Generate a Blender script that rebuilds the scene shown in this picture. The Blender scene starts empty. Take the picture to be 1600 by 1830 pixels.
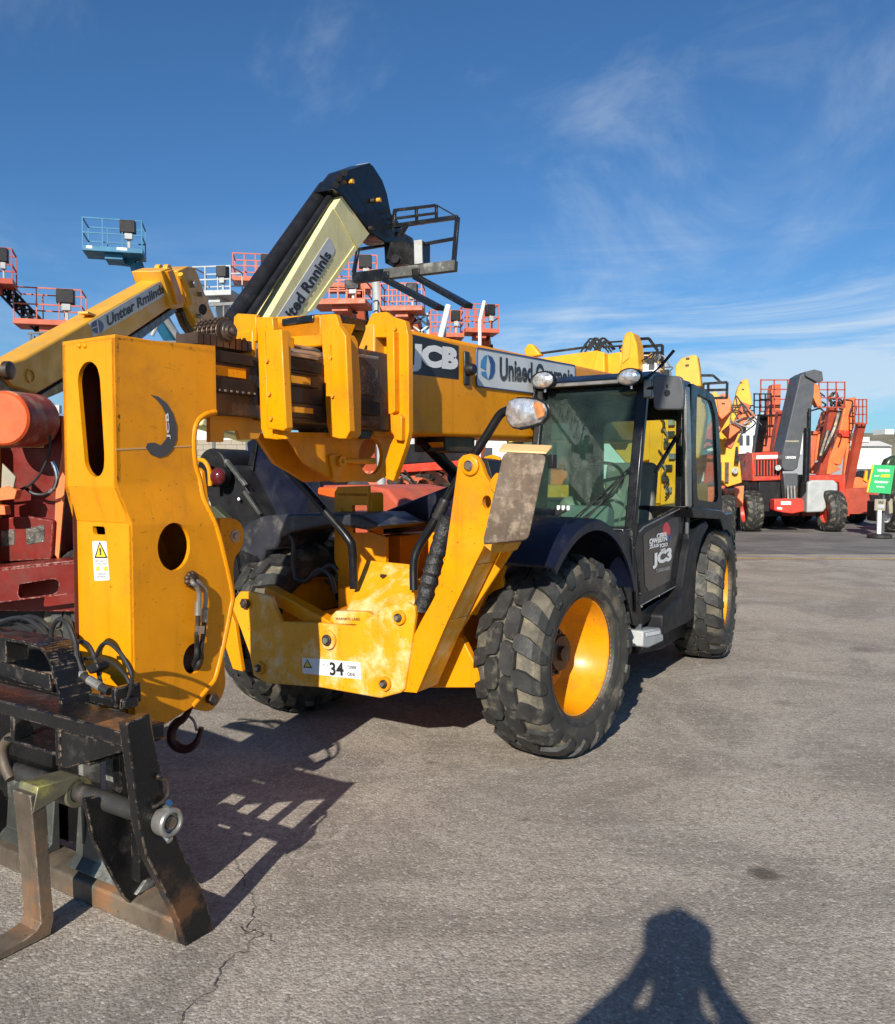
import bpy, bmesh, math, random
from mathutils import Vector, Matrix
random.seed(7)
R_ = math.radians
scene = bpy.context.scene
COL = scene.collection

# ------------------------------------------------------------------ camera
FPX, CXP, CYP, EYE, PITCH = 1500.0, 800.0, 915.0, 1.75, R_(-2.48)
cam_d = bpy.data.cameras.new('camera')
cam = bpy.data.objects.new('camera', cam_d)
COL.objects.link(cam)
cam_d.sensor_fit = 'VERTICAL'
cam_d.sensor_height = 24.0
cam_d.lens = 24.0 * FPX / 1830.0
cam_d.clip_start = 0.05
cam_d.clip_end = 6000
cam.location = (0, 0, EYE)
cam.rotation_euler = (R_(90) + PITCH, 0, 0)
scene.camera = cam

# ------------------------------------------------------------------ sky and sun
SUN_EL, SUN_AZ = R_(26), R_(16.4)
w = bpy.data.worlds.new('World')
scene.world = w
w.use_nodes = True
nt = w.node_tree
nt.nodes.clear()
N = nt.nodes.new
out = N('ShaderNodeOutputWorld')
bg = N('ShaderNodeBackground')
sky = N('ShaderNodeTexSky')
sky.sky_type = 'NISHITA'
sky.sun_disc = False
sky.sun_elevation = SUN_EL
sky.sun_rotation = math.pi + SUN_AZ
sky.air_density = 1.0
sky.dust_density = 0.4
sky.ozone_density = 2.5
bg.inputs[1].default_value = 0.064
tc = N('ShaderNodeTexCoord')
def wnode(t, **k):
    n = N(t)
    for a, b in k.items(): setattr(n, a, b)
    return n
lk = nt.links.new
# thin cirrus: streaky noise over the sky direction
mp = N('ShaderNodeMapping'); mp.inputs['Scale'].default_value = (1.6, 1.0, 8.5)
mp.inputs['Rotation'].default_value = (0.0, R_(7), 0.3)
lk(tc.outputs['Generated'], mp.inputs[0])
n1 = N('ShaderNodeTexNoise'); n1.inputs['Scale'].default_value = 1.35; n1.inputs['Detail'].default_value = 8
n1.inputs['Roughness'].default_value = 0.62; n1.inputs['Distortion'].default_value = 0.6
lk(mp.outputs[0], n1.inputs['Vector'])
mp2 = N('ShaderNodeMapping'); mp2.inputs['Scale'].default_value = (3.5, 2.0, 4.5); mp2.inputs['Location'].default_value = (3.3, 0, 1.1)
mp2.inputs['Rotation'].default_value = (0.0, R_(-38), 0)
lk(tc.outputs['Generated'], mp2.inputs[0])
n2 = N('ShaderNodeTexNoise'); n2.inputs['Scale'].default_value = 1.1; n2.inputs['Detail'].default_value = 7
n2.inputs['Roughness'].default_value = 0.6; n2.inputs['Distortion'].default_value = 1.0
lk(mp2.outputs[0], n2.inputs['Vector'])
sx = N('ShaderNodeSeparateXYZ'); lk(tc.outputs['Generated'], sx.inputs[0])
def ramp(src, a, b, c0=0.0, c1=1.0):
    r = N('ShaderNodeMapRange'); r.interpolation_type = 'SMOOTHSTEP'
    r.inputs[1].default_value = a; r.inputs[2].default_value = b
    r.inputs[3].default_value = c0; r.inputs[4].default_value = c1
    lk(src, r.inputs[0]); return r.outputs[0]
def wm(op, a, b):
    m = N('ShaderNodeMath'); m.operation = op
    for i, v in enumerate((a, b)):
        if isinstance(v, (int, float)): m.inputs[i].default_value = v
        else: lk(v, m.inputs[i])
    return m.outputs[0]
low = ramp(sx.outputs[2], 0.30, 0.16)               # cirrus bands are denser low in the sky
up = ramp(sx.outputs[2], 0.02, 0.12)
right = ramp(sx.outputs[0], -0.05, 0.25)
c1_ = wm('MULTIPLY', wm('MULTIPLY', ramp(n1.outputs[0], 0.42, 0.70), wm('MULTIPLY', low, up)), wm('ADD', wm('MULTIPLY', right, 0.75), 0.25))
c2_ = wm('MULTIPLY', ramp(n2.outputs[0], 0.48, 0.85), 0.28)
cl = wm('MINIMUM', wm('ADD', c1_, c2_), 0.62)
mixc = N('ShaderNodeMix'); mixc.data_type = 'RGBA'
lk(cl, mixc.inputs[0]); mixc.inputs[7].default_value = (8.5, 9.6, 10.6, 1)
tint = N('ShaderNodeMix'); tint.data_type = 'RGBA'; tint.blend_type = 'MULTIPLY'; tint.inputs[0].default_value = 1
tint.inputs[7].default_value = (0.54, 0.92, 1.27, 1)
lk(sky.outputs[0], tint.inputs[6])
lk(tint.outputs[2], mixc.inputs[6])
lk(mixc.outputs[2], bg.inputs[0])
lk(bg.outputs[0], out.inputs[0])

sun_d = bpy.data.lights.new('sun', 'SUN')
sun_d.energy = 5.0
sun_d.angle = R_(0.53)
sun_d.color = (1.0, 0.93, 0.82)
sun = bpy.data.objects.new('sun', sun_d)
COL.objects.link(sun)
ldir = Vector((math.sin(SUN_AZ) * math.cos(SUN_EL), math.cos(SUN_AZ) * math.cos(SUN_EL), -math.sin(SUN_EL)))
sun.rotation_euler = ldir.to_track_quat('-Z', 'Y').to_euler()
sun.location = (-4, -12, 9)
scene.view_settings.view_transform = 'Standard'
scene.view_settings.look = 'None'
scene.view_settings.gamma = 1
scene.view_settings.use_curve_mapping = False
scene.view_settings.exposure = 0.40
scene.render.engine = 'CYCLES'
scene.cycles.max_bounces = 8
scene.cycles.transparent_max_bounces = 16

# ------------------------------------------------------------------ materials
MATS = {}
def mat(name, col, rough=0.5, metal=0.0, var=0.12, vscale=3.0, dirt=None, dirt_amt=0.0, dirt_scale=4.0,
        wear=None, wear_w=0.006, wear_amt=0.5, bump=0.1, bscale=60.0, spec=0.5, coat=0.0, streak=0.0):
    if name in MATS: return MATS[name]
    m = bpy.data.materials.new(name); MATS[name] = m
    m.use_nodes = True
    t = m.node_tree; t.nodes.clear(); N = t.nodes.new; L = t.links.new
    o = N('ShaderNodeOutputMaterial'); b = N('ShaderNodeBsdfPrincipled'); L(b.outputs[0], o.inputs[0])
    b.inputs['Metallic'].default_value = metal
    b.inputs['Specular IOR Level'].default_value = spec
    b.inputs['Coat Weight'].default_value = coat
    b.inputs['Coat Roughness'].default_value = 0.15
    tc = N('ShaderNodeTexCoord')
    def noise(s, d=4, r=0.6, vec=None, dist=0):
        n = N('ShaderNodeTexNoise'); n.inputs['Scale'].default_value = s; n.inputs['Detail'].default_value = d
        n.inputs['Roughness'].default_value = r; n.inputs['Distortion'].default_value = dist
        L(vec or tc.outputs['Object'], n.inputs['Vector']); return n.outputs[0]
    def rng(src, a, b_, c=0, d=1):
        r = N('ShaderNodeMapRange'); r.interpolation_type = 'SMOOTHSTEP'
        for i, v in enumerate((a, b_, c, d)): r.inputs[i + 1].default_value = v
        L(src, r.inputs[0]); return r.outputs[0]
    def mix(f, a, b_):
        x = N('ShaderNodeMix'); x.data_type = 'RGBA'
        if isinstance(f, float): x.inputs[0].default_value = f
        else: L(f, x.inputs[0])
        for i, v in ((6, a), (7, b_)):
            if isinstance(v, tuple): x.inputs[i].default_value = (*v[:3], 1)
            else: L(v, x.inputs[i])
        return x.outputs[2]
    def mul(a, b_):
        x = N('ShaderNodeMath'); x.operation = 'MULTIPLY'
        for i, v in enumerate((a, b_)):
            if isinstance(v, (int, float)): x.inputs[i].default_value = v
            else: L(v, x.inputs[i])
        return x.outputs[0]
    dk = tuple(c * (1 - var) for c in col); lt = tuple(min(1, c * (1 + var)) for c in col)
    c = mix(rng(noise(vscale, 5), 0.3, 0.7), dk, lt)
    ro = rough
    if dirt:
        f = rng(noise(dirt_scale, 7, 0.68), 0.62 - 0.25 * dirt_amt, 0.78 - 0.2 * dirt_amt)
        f = mul(f, min(1.0, 0.35 + dirt_amt * 0.6))
        c = mix(f, c, dirt)
    if streak:
        mp = N('ShaderNodeMapping'); mp.inputs['Scale'].default_value = (14, 14, 0.9); L(tc.outputs['Object'], mp.inputs[0])
        f = mul(rng(noise(1.0, 5, 0.6, mp.outputs[0]), 0.52, 0.75), streak)
        c = mix(f, c, tuple(x * 0.45 for x in col))
        mp = N('ShaderNodeMapping'); mp.inputs['Scale'].default_value = (40, 5, 30); mp.inputs['Rotation'].default_value = (0.4, 0.3, 0.6); L(tc.outputs['Object'], mp.inputs[0])
        f = mul(rng(noise(1.0, 3, 0.7, mp.outputs[0]), 0.68, 0.74), 0.45)
        c = mix(f, c, tuple(x * 0.35 for x in col))
        f = mul(rng(noise(46, 3, 0.7), 0.665, 0.69), min(0.8, streak * 2.2))
        c = mix(f, c, (0.07, 0.035, 0.018))
        f = mul(rng(noise(5.5, 8, 0.8, dist=1.5), 0.60, 0.70), streak * 0.9)
        c = mix(f, c, tuple(min(1, x * 1.25 + 0.07) for x in col))
    if wear:
        bv = N('ShaderNodeBevel'); bv.samples = 3; bv.inputs[0].default_value = wear_w
        g = N('ShaderNodeNewGeometry')
        d = N('ShaderNodeVectorMath'); d.operation = 'DOT_PRODUCT'; L(bv.outputs[0], d.inputs[0]); L(g.outputs['Normal'], d.inputs[1])
        e = rng(d.outputs['Value'], 0.995, 0.93)
        e = mul(e, rng(noise(28, 4, 0.7), 0.62 - 0.25 * wear_amt, 0.70 - 0.2 * wear_amt))
        c = mix(e, c, wear)
    L(c, b.inputs['Base Color'])
    r2 = rng(noise(vscale * 2.3, 5), 0.3, 0.75, max(0.02, ro - 0.12), min(1, ro + 0.15))
    L(r2, b.inputs['Roughness'])
    if bump:
        bn = N('ShaderNodeBump'); bn.inputs['Strength'].default_value = bump; bn.inputs['Distance'].default_value = 0.01
        L(noise(bscale, 4, 0.65), bn.inputs['Height']); L(bn.outputs[0], b.inputs['Normal'])
    return m

YEL = mat('yellow_paint', (0.74, 0.275, 0.0015), 0.42, spec=0.3, var=0.07, dirt=(0.52, 0.19, 0.012), dirt_amt=0.5, dirt_scale=2.6, wear=(0.10, 0.045, 0.02), wear_w=0.004, wear_amt=0.3, bump=0.05, bscale=14, coat=0.06, streak=0.32)
YELW = mat('yellow_paint_worn', (0.78, 0.33, 0.006), 0.42, var=0.1, dirt=(0.84, 0.66, 0.36), dirt_amt=0.62, dirt_scale=4.2, wear=(0.16, 0.09, 0.05), wear_w=0.008, wear_amt=0.5, bump=0.08, bscale=25, streak=0.3)
YELD = mat('yellow_paint_dull', (0.62, 0.28, 0.02), 0.5, var=0.12, dirt=(0.4, 0.27, 0.12), dirt_amt=0.3, wear=(0.12, 0.07, 0.04), wear_amt=0.4, bump=0.08, bscale=20)
YELB = mat('yellow_paint_bright', (0.76, 0.355, 0.008), 0.45, var=0.12, dirt=(0.45, 0.3, 0.1), dirt_amt=0.2, bump=0.05)
CREAM = mat('cream_paint', (0.80, 0.72, 0.36), 0.45, var=0.08, dirt=(0.6, 0.5, 0.3), dirt_amt=0.3, bump=0.05, streak=0.2)
RED = mat('red_paint', (0.60, 0.045, 0.02), 0.45, var=0.15, dirt=(0.22, 0.10, 0.07), dirt_amt=0.55, dirt_scale=6, wear=(0.42, 0.3, 0.25), wear_w=0.008, wear_amt=0.5, bump=0.12, bscale=30)
ORG = mat('orange_paint', (0.78, 0.17, 0.045), 0.5, var=0.12, dirt=(0.6, 0.3, 0.2), dirt_amt=0.3, bump=0.06)
SALM = mat('faded_orange_paint', (0.52, 0.115, 0.05), 0.55, var=0.12, dirt=(0.45, 0.22, 0.16), dirt_amt=0.3, bump=0.06)
PINK = mat('faded_red_rail', (0.38, 0.06, 0.03), 0.55, var=0.15, bump=0)
BLUE = mat('blue_paint', (0.025, 0.17, 0.30), 0.45, var=0.15, bump=0.03)
NAVY = mat('navy_black_plastic', (0.006, 0.008, 0.020), 0.36, spec=0.3, var=0.2, dirt=(0.06, 0.058, 0.055), dirt_amt=0.2, dirt_scale=3, bump=0.06, bscale=90)
BLK = mat('black_paint', (0.008, 0.0085, 0.010), 0.30, spec=0.35, var=0.2, dirt=(0.06, 0.055, 0.05), dirt_amt=0.2, dirt_scale=5, wear=(0.22, 0.21, 0.2), wear_w=0.004, wear_amt=0.25, bump=0.05, bscale=40)
RED_SHADE = mat('shaded_red_worn_paint', (0.15, 0.012, 0.008), 0.42, spec=0.3, var=0.25, dirt=(0.10, 0.035, 0.025), dirt_amt=0.5, dirt_scale=5, wear=(0.45, 0.33, 0.28), wear_w=0.01, wear_amt=0.6, bump=0.15, bscale=30)  # worn red, darkened: the left machine's shade is painted into the base colour
SCUF = mat('scuffed_grey_steel', (0.075, 0.078, 0.072), 0.4, metal=0.2, var=0.35, dirt=(0.36, 0.37, 0.33), dirt_amt=0.5, dirt_scale=5, bump=0.15, bscale=30)
TAN = mat('worn_tan_edge', (0.62, 0.38, 0.17), 0.5, var=0.15, bump=0.1)
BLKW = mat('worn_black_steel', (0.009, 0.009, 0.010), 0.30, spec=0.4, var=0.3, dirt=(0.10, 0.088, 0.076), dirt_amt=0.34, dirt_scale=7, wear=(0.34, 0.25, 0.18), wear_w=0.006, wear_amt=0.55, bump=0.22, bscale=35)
RUST = mat('rusty_steel', (0.125, 0.098, 0.072), 0.55, metal=0.25, var=0.35, dirt=(0.33, 0.135, 0.04), dirt_amt=0.42, dirt_scale=3.6, wear=(0.4, 0.34, 0.28), wear_w=0.008, wear_amt=0.5, bump=0.2, bscale=40, streak=0.5)
STEEL = mat('grey_steel', (0.30, 0.29, 0.27), 0.38, metal=0.6, var=0.25, dirt=(0.16, 0.11, 0.07), dirt_amt=0.4, dirt_scale=20, bump=0.08)
CHROME = mat('bright_steel', (0.62, 0.61, 0.58), 0.22, metal=1.0, var=0.1, bump=0)
DSTEEL = mat('greasy_steel', (0.055, 0.042, 0.035), 0.42, metal=0.3, var=0.4, dirt=(0.30, 0.15, 0.02), dirt_amt=0.45, dirt_scale=5, bump=0.3, bscale=28, streak=0.5)
CHAIN = mat('greasy_chain', (0.10, 0.065, 0.045), 0.4, metal=0.6, var=0.4, bump=0.3, bscale=60)
RUB = mat('black_hose_rubber', (0.018, 0.018, 0.018), 0.5, var=0.3, dirt=(0.12, 0.10, 0.08), dirt_amt=0.2, bump=0.06)
GREY = mat('dark_grey_paint', (0.075, 0.08, 0.088), 0.45, var=0.1, bump=0.03)
LGREY = mat('light_grey_paint', (0.38, 0.40, 0.40), 0.5, var=0.12, dirt=(0.25, 0.2, 0.15), dirt_amt=0.3, bump=0.03)
WHITE = mat('white_paint', (0.76, 0.76, 0.73), 0.5, var=0.05, dirt=(0.5, 0.46, 0.4), dirt_amt=0.2, bump=0.0)
SIGNW = mat('white_sticker', (0.55, 0.57, 0.58), 0.4, var=0.05, dirt=(0.42, 0.4, 0.36), dirt_amt=0.2, bump=0)
INK = mat('black_print', (0.018, 0.018, 0.022), 0.45, var=0.1, bump=0)
INKG = mat('grey_print', (0.06, 0.06, 0.065), 0.5, var=0.1, bump=0)
INKB = mat('dark_blue_print', (0.02, 0.07, 0.22), 0.45, var=0.1, bump=0)
INKL = mat('light_blue_print', (0.05, 0.22, 0.45), 0.45, var=0.1, bump=0)
INKR = mat('red_print', (0.55, 0.05, 0.07), 0.45, var=0.1, bump=0)
WARN = mat('yellow_print', (0.75, 0.55, 0.03), 0.45, var=0.05, bump=0)
GREENP = mat('green_print', (0.04, 0.42, 0.14), 0.4, var=0.05, bump=0)
SIGNP = mat('white_print', (0.72, 0.72, 0.72), 0.5, var=0.05, bump=0)
PAD = mat('scuffed_pad_rubber', (0.11, 0.078, 0.052), 0.8, var=0.3, dirt=(0.30, 0.23, 0.165), dirt_amt=0.6, dirt_scale=16, bump=0.5, bscale=45, streak=0.6)
MAROON = mat('dark_red_lens', (0.10, 0.012, 0.012), 0.12, var=0.1, bump=0, coat=0.6)
HOOKM = mat('dark_red_forged_steel', (0.055, 0.016, 0.014), 0.42, var=0.3, bump=0.15)
BEIGE = mat('beige_leather', (0.30, 0.27, 0.2), 0.6, var=0.1)
PLAS = mat('black_plastic', (0.012, 0.012, 0.014), 0.5, spec=0.3, var=0.2, dirt=(0.055, 0.053, 0.05), dirt_amt=0.2, bump=0.06, bscale=90)
TYREL = mat('tyre_lug_rubber', (0.026, 0.026, 0.025), 0.62, var=0.4, vscale=8, dirt=(0.16, 0.145, 0.11), dirt_amt=0.42, dirt_scale=11, bump=0.25, bscale=70)
TYREC = mat('dusty_tyre_rubber', (0.095, 0.085, 0.064), 0.8, var=0.4, vscale=6, dirt=(0.25, 0.215, 0.15), dirt_amt=0.62, dirt_scale=7, bump=0.3, bscale=60)
TYRES = mat('tyre_sidewall_rubber', (0.038, 0.036, 0.031), 0.66, var=0.35, vscale=4, dirt=(0.17, 0.15, 0.10), dirt_amt=0.5, dirt_scale=4, bump=0.15, bscale=50)
SKIN = mat('skin', (0.5, 0.3, 0.22), 0.5, var=0.05, bump=0)
CLOTH = mat('dark_jacket_cloth', (0.04, 0.045, 0.06), 0.9, var=0.2, bump=0.1)
DENIM = mat('blue_denim', (0.05, 0.08, 0.16), 0.9, var=0.2, bump=0.1)

def glass(name, tint, rough=0.02, refl=0.6, op=0.0, opcol=(0.1, 0.15, 0.13)):
    m = bpy.data.materials.new(name); m.use_nodes = True
    t = m.node_tree; t.nodes.clear(); N = t.nodes.new; L = t.links.new
    o = N('ShaderNodeOutputMaterial'); tr = N('ShaderNodeBsdfTransparent'); tr.inputs[0].default_value = (*tint, 1)
    gl = N('ShaderNodeBsdfGlossy'); gl.inputs['Roughness'].default_value = rough; gl.inputs[0].default_value = (0.9, 0.95, 0.95, 1)
    fr = N('ShaderNodeFresnel'); fr.inputs[0].default_value = 1.5
    mm = N('ShaderNodeMath'); mm.operation = 'MULTIPLY'; mm.inputs[1].default_value = refl; L(fr.outputs[0], mm.inputs[0])
    df = N('ShaderNodeBsdfDiffuse'); df.inputs[0].default_value = (*opcol, 1)
    tc = N('ShaderNodeTexCoord'); nz = N('ShaderNodeTexNoise'); nz.inputs['Scale'].default_value = 3.5; nz.inputs['Detail'].default_value = 6
    L(tc.outputs['Object'], nz.inputs['Vector'])
    mr = N('ShaderNodeMapRange'); mr.inputs[1].default_value = 0.35; mr.inputs[2].default_value = 0.75; mr.inputs[3].default_value = op * 0.5; mr.inputs[4].default_value = op * 1.6
    L(nz.outputs[0], mr.inputs[0])
    m0 = N('ShaderNodeMixShader'); L(mr.outputs[0], m0.inputs[0]); L(tr.outputs[0], m0.inputs[1]); L(df.outputs[0], m0.inputs[2])
    mx = N('ShaderNodeMixShader'); L(mm.outputs[0], mx.inputs[0]); L(m0.outputs[0], mx.inputs[1]); L(gl.outputs[0], mx.inputs[2])
    L(mx.outputs[0], o.inputs[0]); return m
GLASS = glass('tinted_cab_glass', (0.70, 0.83, 0.78), 0.02, 0.28, 0.03, (0.30, 0.42, 0.38))
GLASS2 = glass('door_glass', (0.70, 0.80, 0.74), 0.02, 0.45, 0.05, (0.3, 0.35, 0.33))
LENS = mat('lamp_glass', (0.80, 0.79, 0.76), 0.16, metal=0.7, var=0.45, vscale=26, bump=0.4, bscale=32, coat=1.0)
AMBER = mat('amber_lens', (0.75, 0.28, 0.08), 0.15, metal=0.4, var=0.3, vscale=25, bump=0.4, bscale=30, coat=1.0)

# ------------------------------------------------------------------ pixel ray -> place in a frame
cp_, sp_ = math.cos(PITCH), math.sin(PITCH)
def ray(px, py):
    x = (px - CXP) / FPX; y = -(py - CYP) / FPX
    return (x, cp_ - y * sp_, sp_ + y * cp_)
class Fr:
    """frame: x = lateral, y = rearward, z = up, turned by th about z"""
    def __init__(s, ox, oy, th=0.0, oz=0.0):
        s.o = (ox, oy, oz); s.th = th
        s.Ry = (math.sin(th), math.cos(th)); s.Rx = (math.cos(th), -math.sin(th))
    def P(s, px, py, ax, val):
        d = ray(px, py); c = (-s.o[0], -s.o[1], EYE - s.o[2])
        if ax == 'z': t = (val - c[2]) / d[2]
        else:
            e = s.Rx if ax == 'x' else s.Ry
            t = (val - (c[0] * e[0] + c[1] * e[1])) / (d[0] * e[0] + d[1] * e[1])
        q = (c[0] + d[0] * t, c[1] + d[1] * t, c[2] + d[2] * t)
        return Vector((q[0] * s.Rx[0] + q[1] * s.Rx[1], q[0] * s.Ry[0] + q[1] * s.Ry[1], q[2]))
    def empty(s, name, label, cat, group=None):
        o = bpy.data.objects.new(name, None); COL.objects.link(o)
        o.empty_display_size = 0.3
        o.location = s.o; o.rotation_euler = (0, 0, -s.th)
        o['label'] = label; o['category'] = cat
        if group: o['group'] = group
        return o

def ell(cx, cy, rx, ry, n=20, rot=0.0):
    c, s = math.cos(rot), math.sin(rot)
    return [(cx + rx * math.cos(a) * c - ry * math.sin(a) * s, cy + rx * math.cos(a) * s + ry * math.sin(a) * c) for a in [2 * math.pi * i / n for i in range(n)]]
def fillet(pts, r, n=4):
    """round every corner of a polygon (works on 2-D or 3-D points)"""
    P = [Vector(p) for p in pts]; o = []
    for i, p in enumerate(P):
        a, b = P[i - 1], P[(i + 1) % len(P)]
        la, lb = (a - p).length, (b - p).length
        k = min(r, la * 0.45, lb * 0.45)
        p0 = p + (a - p) * (k / max(la, 1e-6)); p1 = p + (b - p) * (k / max(lb, 1e-6))
        for j in range(n + 1):
            t = j / n
            o.append((p0 * (1 - t) ** 2 + p * 2 * t * (1 - t) + p1 * t * t))
    return o
def smooth_path(pts, n=6):
    P = [Vector(p) for p in pts]
    if len(P) < 3: return P
    Q = [P[0] * 2 - P[1]] + P + [P[-1] * 2 - P[-2]]
    o = []
    for i in range(1, len(Q) - 2):
        for j in range(n):
            t = j / n; a, b, c, d = Q[i - 1], Q[i], Q[i + 1], Q[i + 2]
            o.append(0.5 * ((2 * b) + (c - a) * t + (2 * a - 5 * b + 4 * c - d) * t * t + (3 * b - a - 3 * c + d) * t ** 3))
    o.append(P[-1]); return o

class B:
    """collects shapes into ONE mesh object"""
    def __init__(s): s.bm = bmesh.new()
    def face(s, pts):
        return s.bm.faces.new([s.bm.verts.new(p) for p in pts])
    def hexa(s, v):
        V = [s.bm.verts.new(p) for p in v]
        for f in ((0, 3, 2, 1), (4, 5, 6, 7), (0, 1, 5, 4), (1, 2, 6, 5), (2, 3, 7, 6), (3, 0, 4, 7)):
            s.bm.faces.new([V[i] for i in f])
        return s
    def box(s, a, b):
        x0, y0, z0 = (min(a[i], b[i]) for i in range(3)); x1, y1, z1 = (max(a[i], b[i]) for i in range(3))
        return s.hexa([(x0, y0, z0), (x1, y0, z0), (x1, y1, z0), (x0, y1, z0), (x0, y0, z1), (x1, y0, z1), (x1, y1, z1), (x0, y1, z1)])
    def bar(s, a, b, w, h, up=(0, 0, 1)):
        a, b = Vector(a), Vector(b); d = (b - a).normalized(); up = Vector(up)
        if abs(d.dot(up)) > 0.98: up = Vector((0, 1, 0))
        x = d.cross(up).normalized() * w / 2; y = x.cross(d).normalized() * h / 2
        return s.hexa([a - x - y, a + x - y, a + x + y, a - x + y, b - x - y, b + x - y, b + x + y, b - x + y])
    def prism(s, pts, ext):
        pts = [Vector(p) for p in pts]; e = Vector(ext); n = len(pts)
        A = [s.bm.verts.new(p) for p in pts]; C = [s.bm.verts.new(p + e) for p in pts]
        s.bm.faces.new(A); s.bm.faces.new(C[::-1])
        for i in range(n): s.bm.faces.new((A[i], C[i], C[(i + 1) % n], A[(i + 1) % n]))
        return s
    def plate(s, ax, val, outline, holes=(), t=0.02):
        """flat plate with cut-outs; outline as local 3-D points lying on plane ax=val; body goes away from the viewer side by t"""
        def to2(p): return (p[1], p[2]) if ax == 'x' else ((p[0], p[2]) if ax == 'y' else (p[0], p[1]))
        cu = bpy.data.curves.new('tmp', 'CURVE'); cu.dimensions = '2D'; cu.fill_mode = 'BOTH'; cu.extrude = t / 2
        for poly in [outline] + list(holes):
            sp = cu.splines.new('POLY'); sp.points.add(len(poly) - 1)
            for q, p in zip(sp.points, poly): a, b = to2(p); q.co = (a, b, 0, 1)
            sp.use_cyclic_u = True
        ob = bpy.data.objects.new('tmp', cu); COL.objects.link(ob)
        me = bpy.data.meshes.new_from_object(ob.evaluated_get(bpy.context.evaluated_depsgraph_get()))
        if ax == 'x': M = Matrix(((0, 0, 1, val - t / 2), (1, 0, 0, 0), (0, 1, 0, 0), (0, 0, 0, 1)))
        elif ax == 'y': M = Matrix(((1, 0, 0, 0), (0, 0, -1, val + t / 2), (0, 1, 0, 0), (0, 0, 0, 1)))
        else: M = Matrix(((1, 0, 0, 0), (0, 1, 0, 0), (0, 0, 1, val - t / 2), (0, 0, 0, 1)))
        me.transform(M); s.bm.from_mesh(me)
        bpy.data.meshes.remove(me); bpy.data.objects.remove(ob); bpy.data.curves.remove(cu)
        return s
    def tube(s, pts, r, seg=8, cap=True):
        P = [Vector(p) for p in pts]; rings = []
        d0 = (P[1] - P[0]).normalized(); u = Vector((0, 0, 1)) if abs(d0.z) < 0.9 else Vector((1, 0, 0))
        x = d0.cross(u).normalized()
        for i, p in enumerate(P):
            d = ((P[i + 1] if i < len(P) - 1 else p) - (P[i - 1] if i else p)).normalized()
            x = (x - d * x.dot(d)).normalized(); y = d.cross(x)
            rr = r[i] if isinstance(r, (list, tuple)) else r
            rings.append([s.bm.verts.new(p + (x * math.cos(a) + y * math.sin(a)) * rr) for a in [2 * math.pi * k / seg for k in range(seg)]])
        for i in range(len(rings) - 1):
            for k in range(seg):
                s.bm.faces.new((rings[i][k], rings[i][(k + 1) % seg], rings[i + 1][(k + 1) % seg], rings[i + 1][k]))
        if cap: s.bm.faces.new(rings[0][::-1]); s.bm.faces.new(rings[-1])
        return s
    def cyl(s, a, b, r, seg=20, r2=None):
        return s.tube([a, b], [r, r if r2 is None else r2], seg)
    def lathe(s, prof, axis_o, axis='x', seg=32, closed=True):
        rings = []
        for k in range(seg):
            a = 2 * math.pi * k / seg; ca, sa = math.cos(a), math.sin(a); rg = []
            for r, w in prof:
                if axis == 'x': p = (w, r * ca, r * sa)
                elif axis == 'y': p = (r * ca, w, r * sa)
                else: p = (r * ca, r * sa, w)
                rg.append(s.bm.verts.new(Vector(axis_o) + Vector(p)))
            rings.append(rg)
        n = len(prof)
        for k in range(seg):
            a, b = rings[k], rings[(k + 1) % seg]
            for i in range(n if closed else n - 1):
                s.bm.faces.new((a[i], a[(i + 1) % n], b[(i + 1) % n], b[i]))
        return s
    def ball(s, c, rx, ry, rz, u=16, v=10):
        M = Matrix.Translation(Vector(c)) @ Matrix.Diagonal((rx, ry, rz, 1))
        bmesh.ops.create_uvsphere(s.bm, u_segments=u, v_segments=v, radius=1, matrix=M); return s
    def done(s, name, m, parent=None, bevel=0.0, smooth=35, kind=None, label=None, loc=None, seg=2):
        bmesh.ops.recalc_face_normals(s.bm, faces=s.bm.faces)
        me = bpy.data.meshes.new(name); s.bm.to_mesh(me); s.bm.free()
        me.polygons.foreach_set('use_smooth', [True] * len(me.polygons))
        me.set_sharp_from_angle(angle=R_(smooth))
        for mm in (m if isinstance(m, (list, tuple)) else [m]): me.materials.append(mm)
        o = bpy.data.objects.new(name, me); COL.objects.link(o)
        if parent: o.parent = parent
        if loc: o.location = loc
        if bevel:
            b = o.modifiers.new('bevel', 'BEVEL'); b.width = bevel; b.segments = seg; b.limit_method = 'ANGLE'; b.angle_limit = R_(40)
            b.use_clamp_overlap = True
        if kind: o['kind'] = kind
        if label: o['label'] = label
        return o

def text(txt, quad, m, parent, name='lettering', bold=0.03, shear=0.0, off=0.004, ext=0.0015, label=None, spacing=1.0):
    """flat lettering fitted into a quad tl,tr,br,bl (parent's local space), raised by off"""
    cu = bpy.data.curves.new('tmp', 'FONT'); cu.body = txt; cu.offset = bold; cu.shear = shear; cu.extrude = 0.0; cu.resolution_u = 3
    cu.space_character = spacing
    ob = bpy.data.objects.new('tmp', cu); COL.objects.link(ob)
    me = bpy.data.meshes.new_from_object(ob.evaluated_get(bpy.context.evaluated_depsgraph_get()))
    bpy.data.objects.remove(ob); bpy.data.curves.remove(cu)
    xs = [v.co.x for v in me.vertices]; ys = [v.co.y for v in me.vertices]
    x0, x1, y0, y1 = min(xs), max(xs), min(ys), max(ys)
    tl, tr, br, bl = (Vector(q) for q in quad)
    n = (tr - bl).cross(tl - br).normalized()
    for v in me.vertices:
        a = (v.co.x - x0) / (x1 - x0); b = (v.co.y - y0) / (y1 - y0)
        v.co = bl * (1 - a) * (1 - b) + br * a * (1 - b) + tr * a * b + tl * (1 - a) * b + n * off
    me.materials.append(m); me.name = name
    o = bpy.data.objects.new(name, me); COL.objects.link(o); o.parent = parent
    if label: o['label'] = label
    return o
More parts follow.
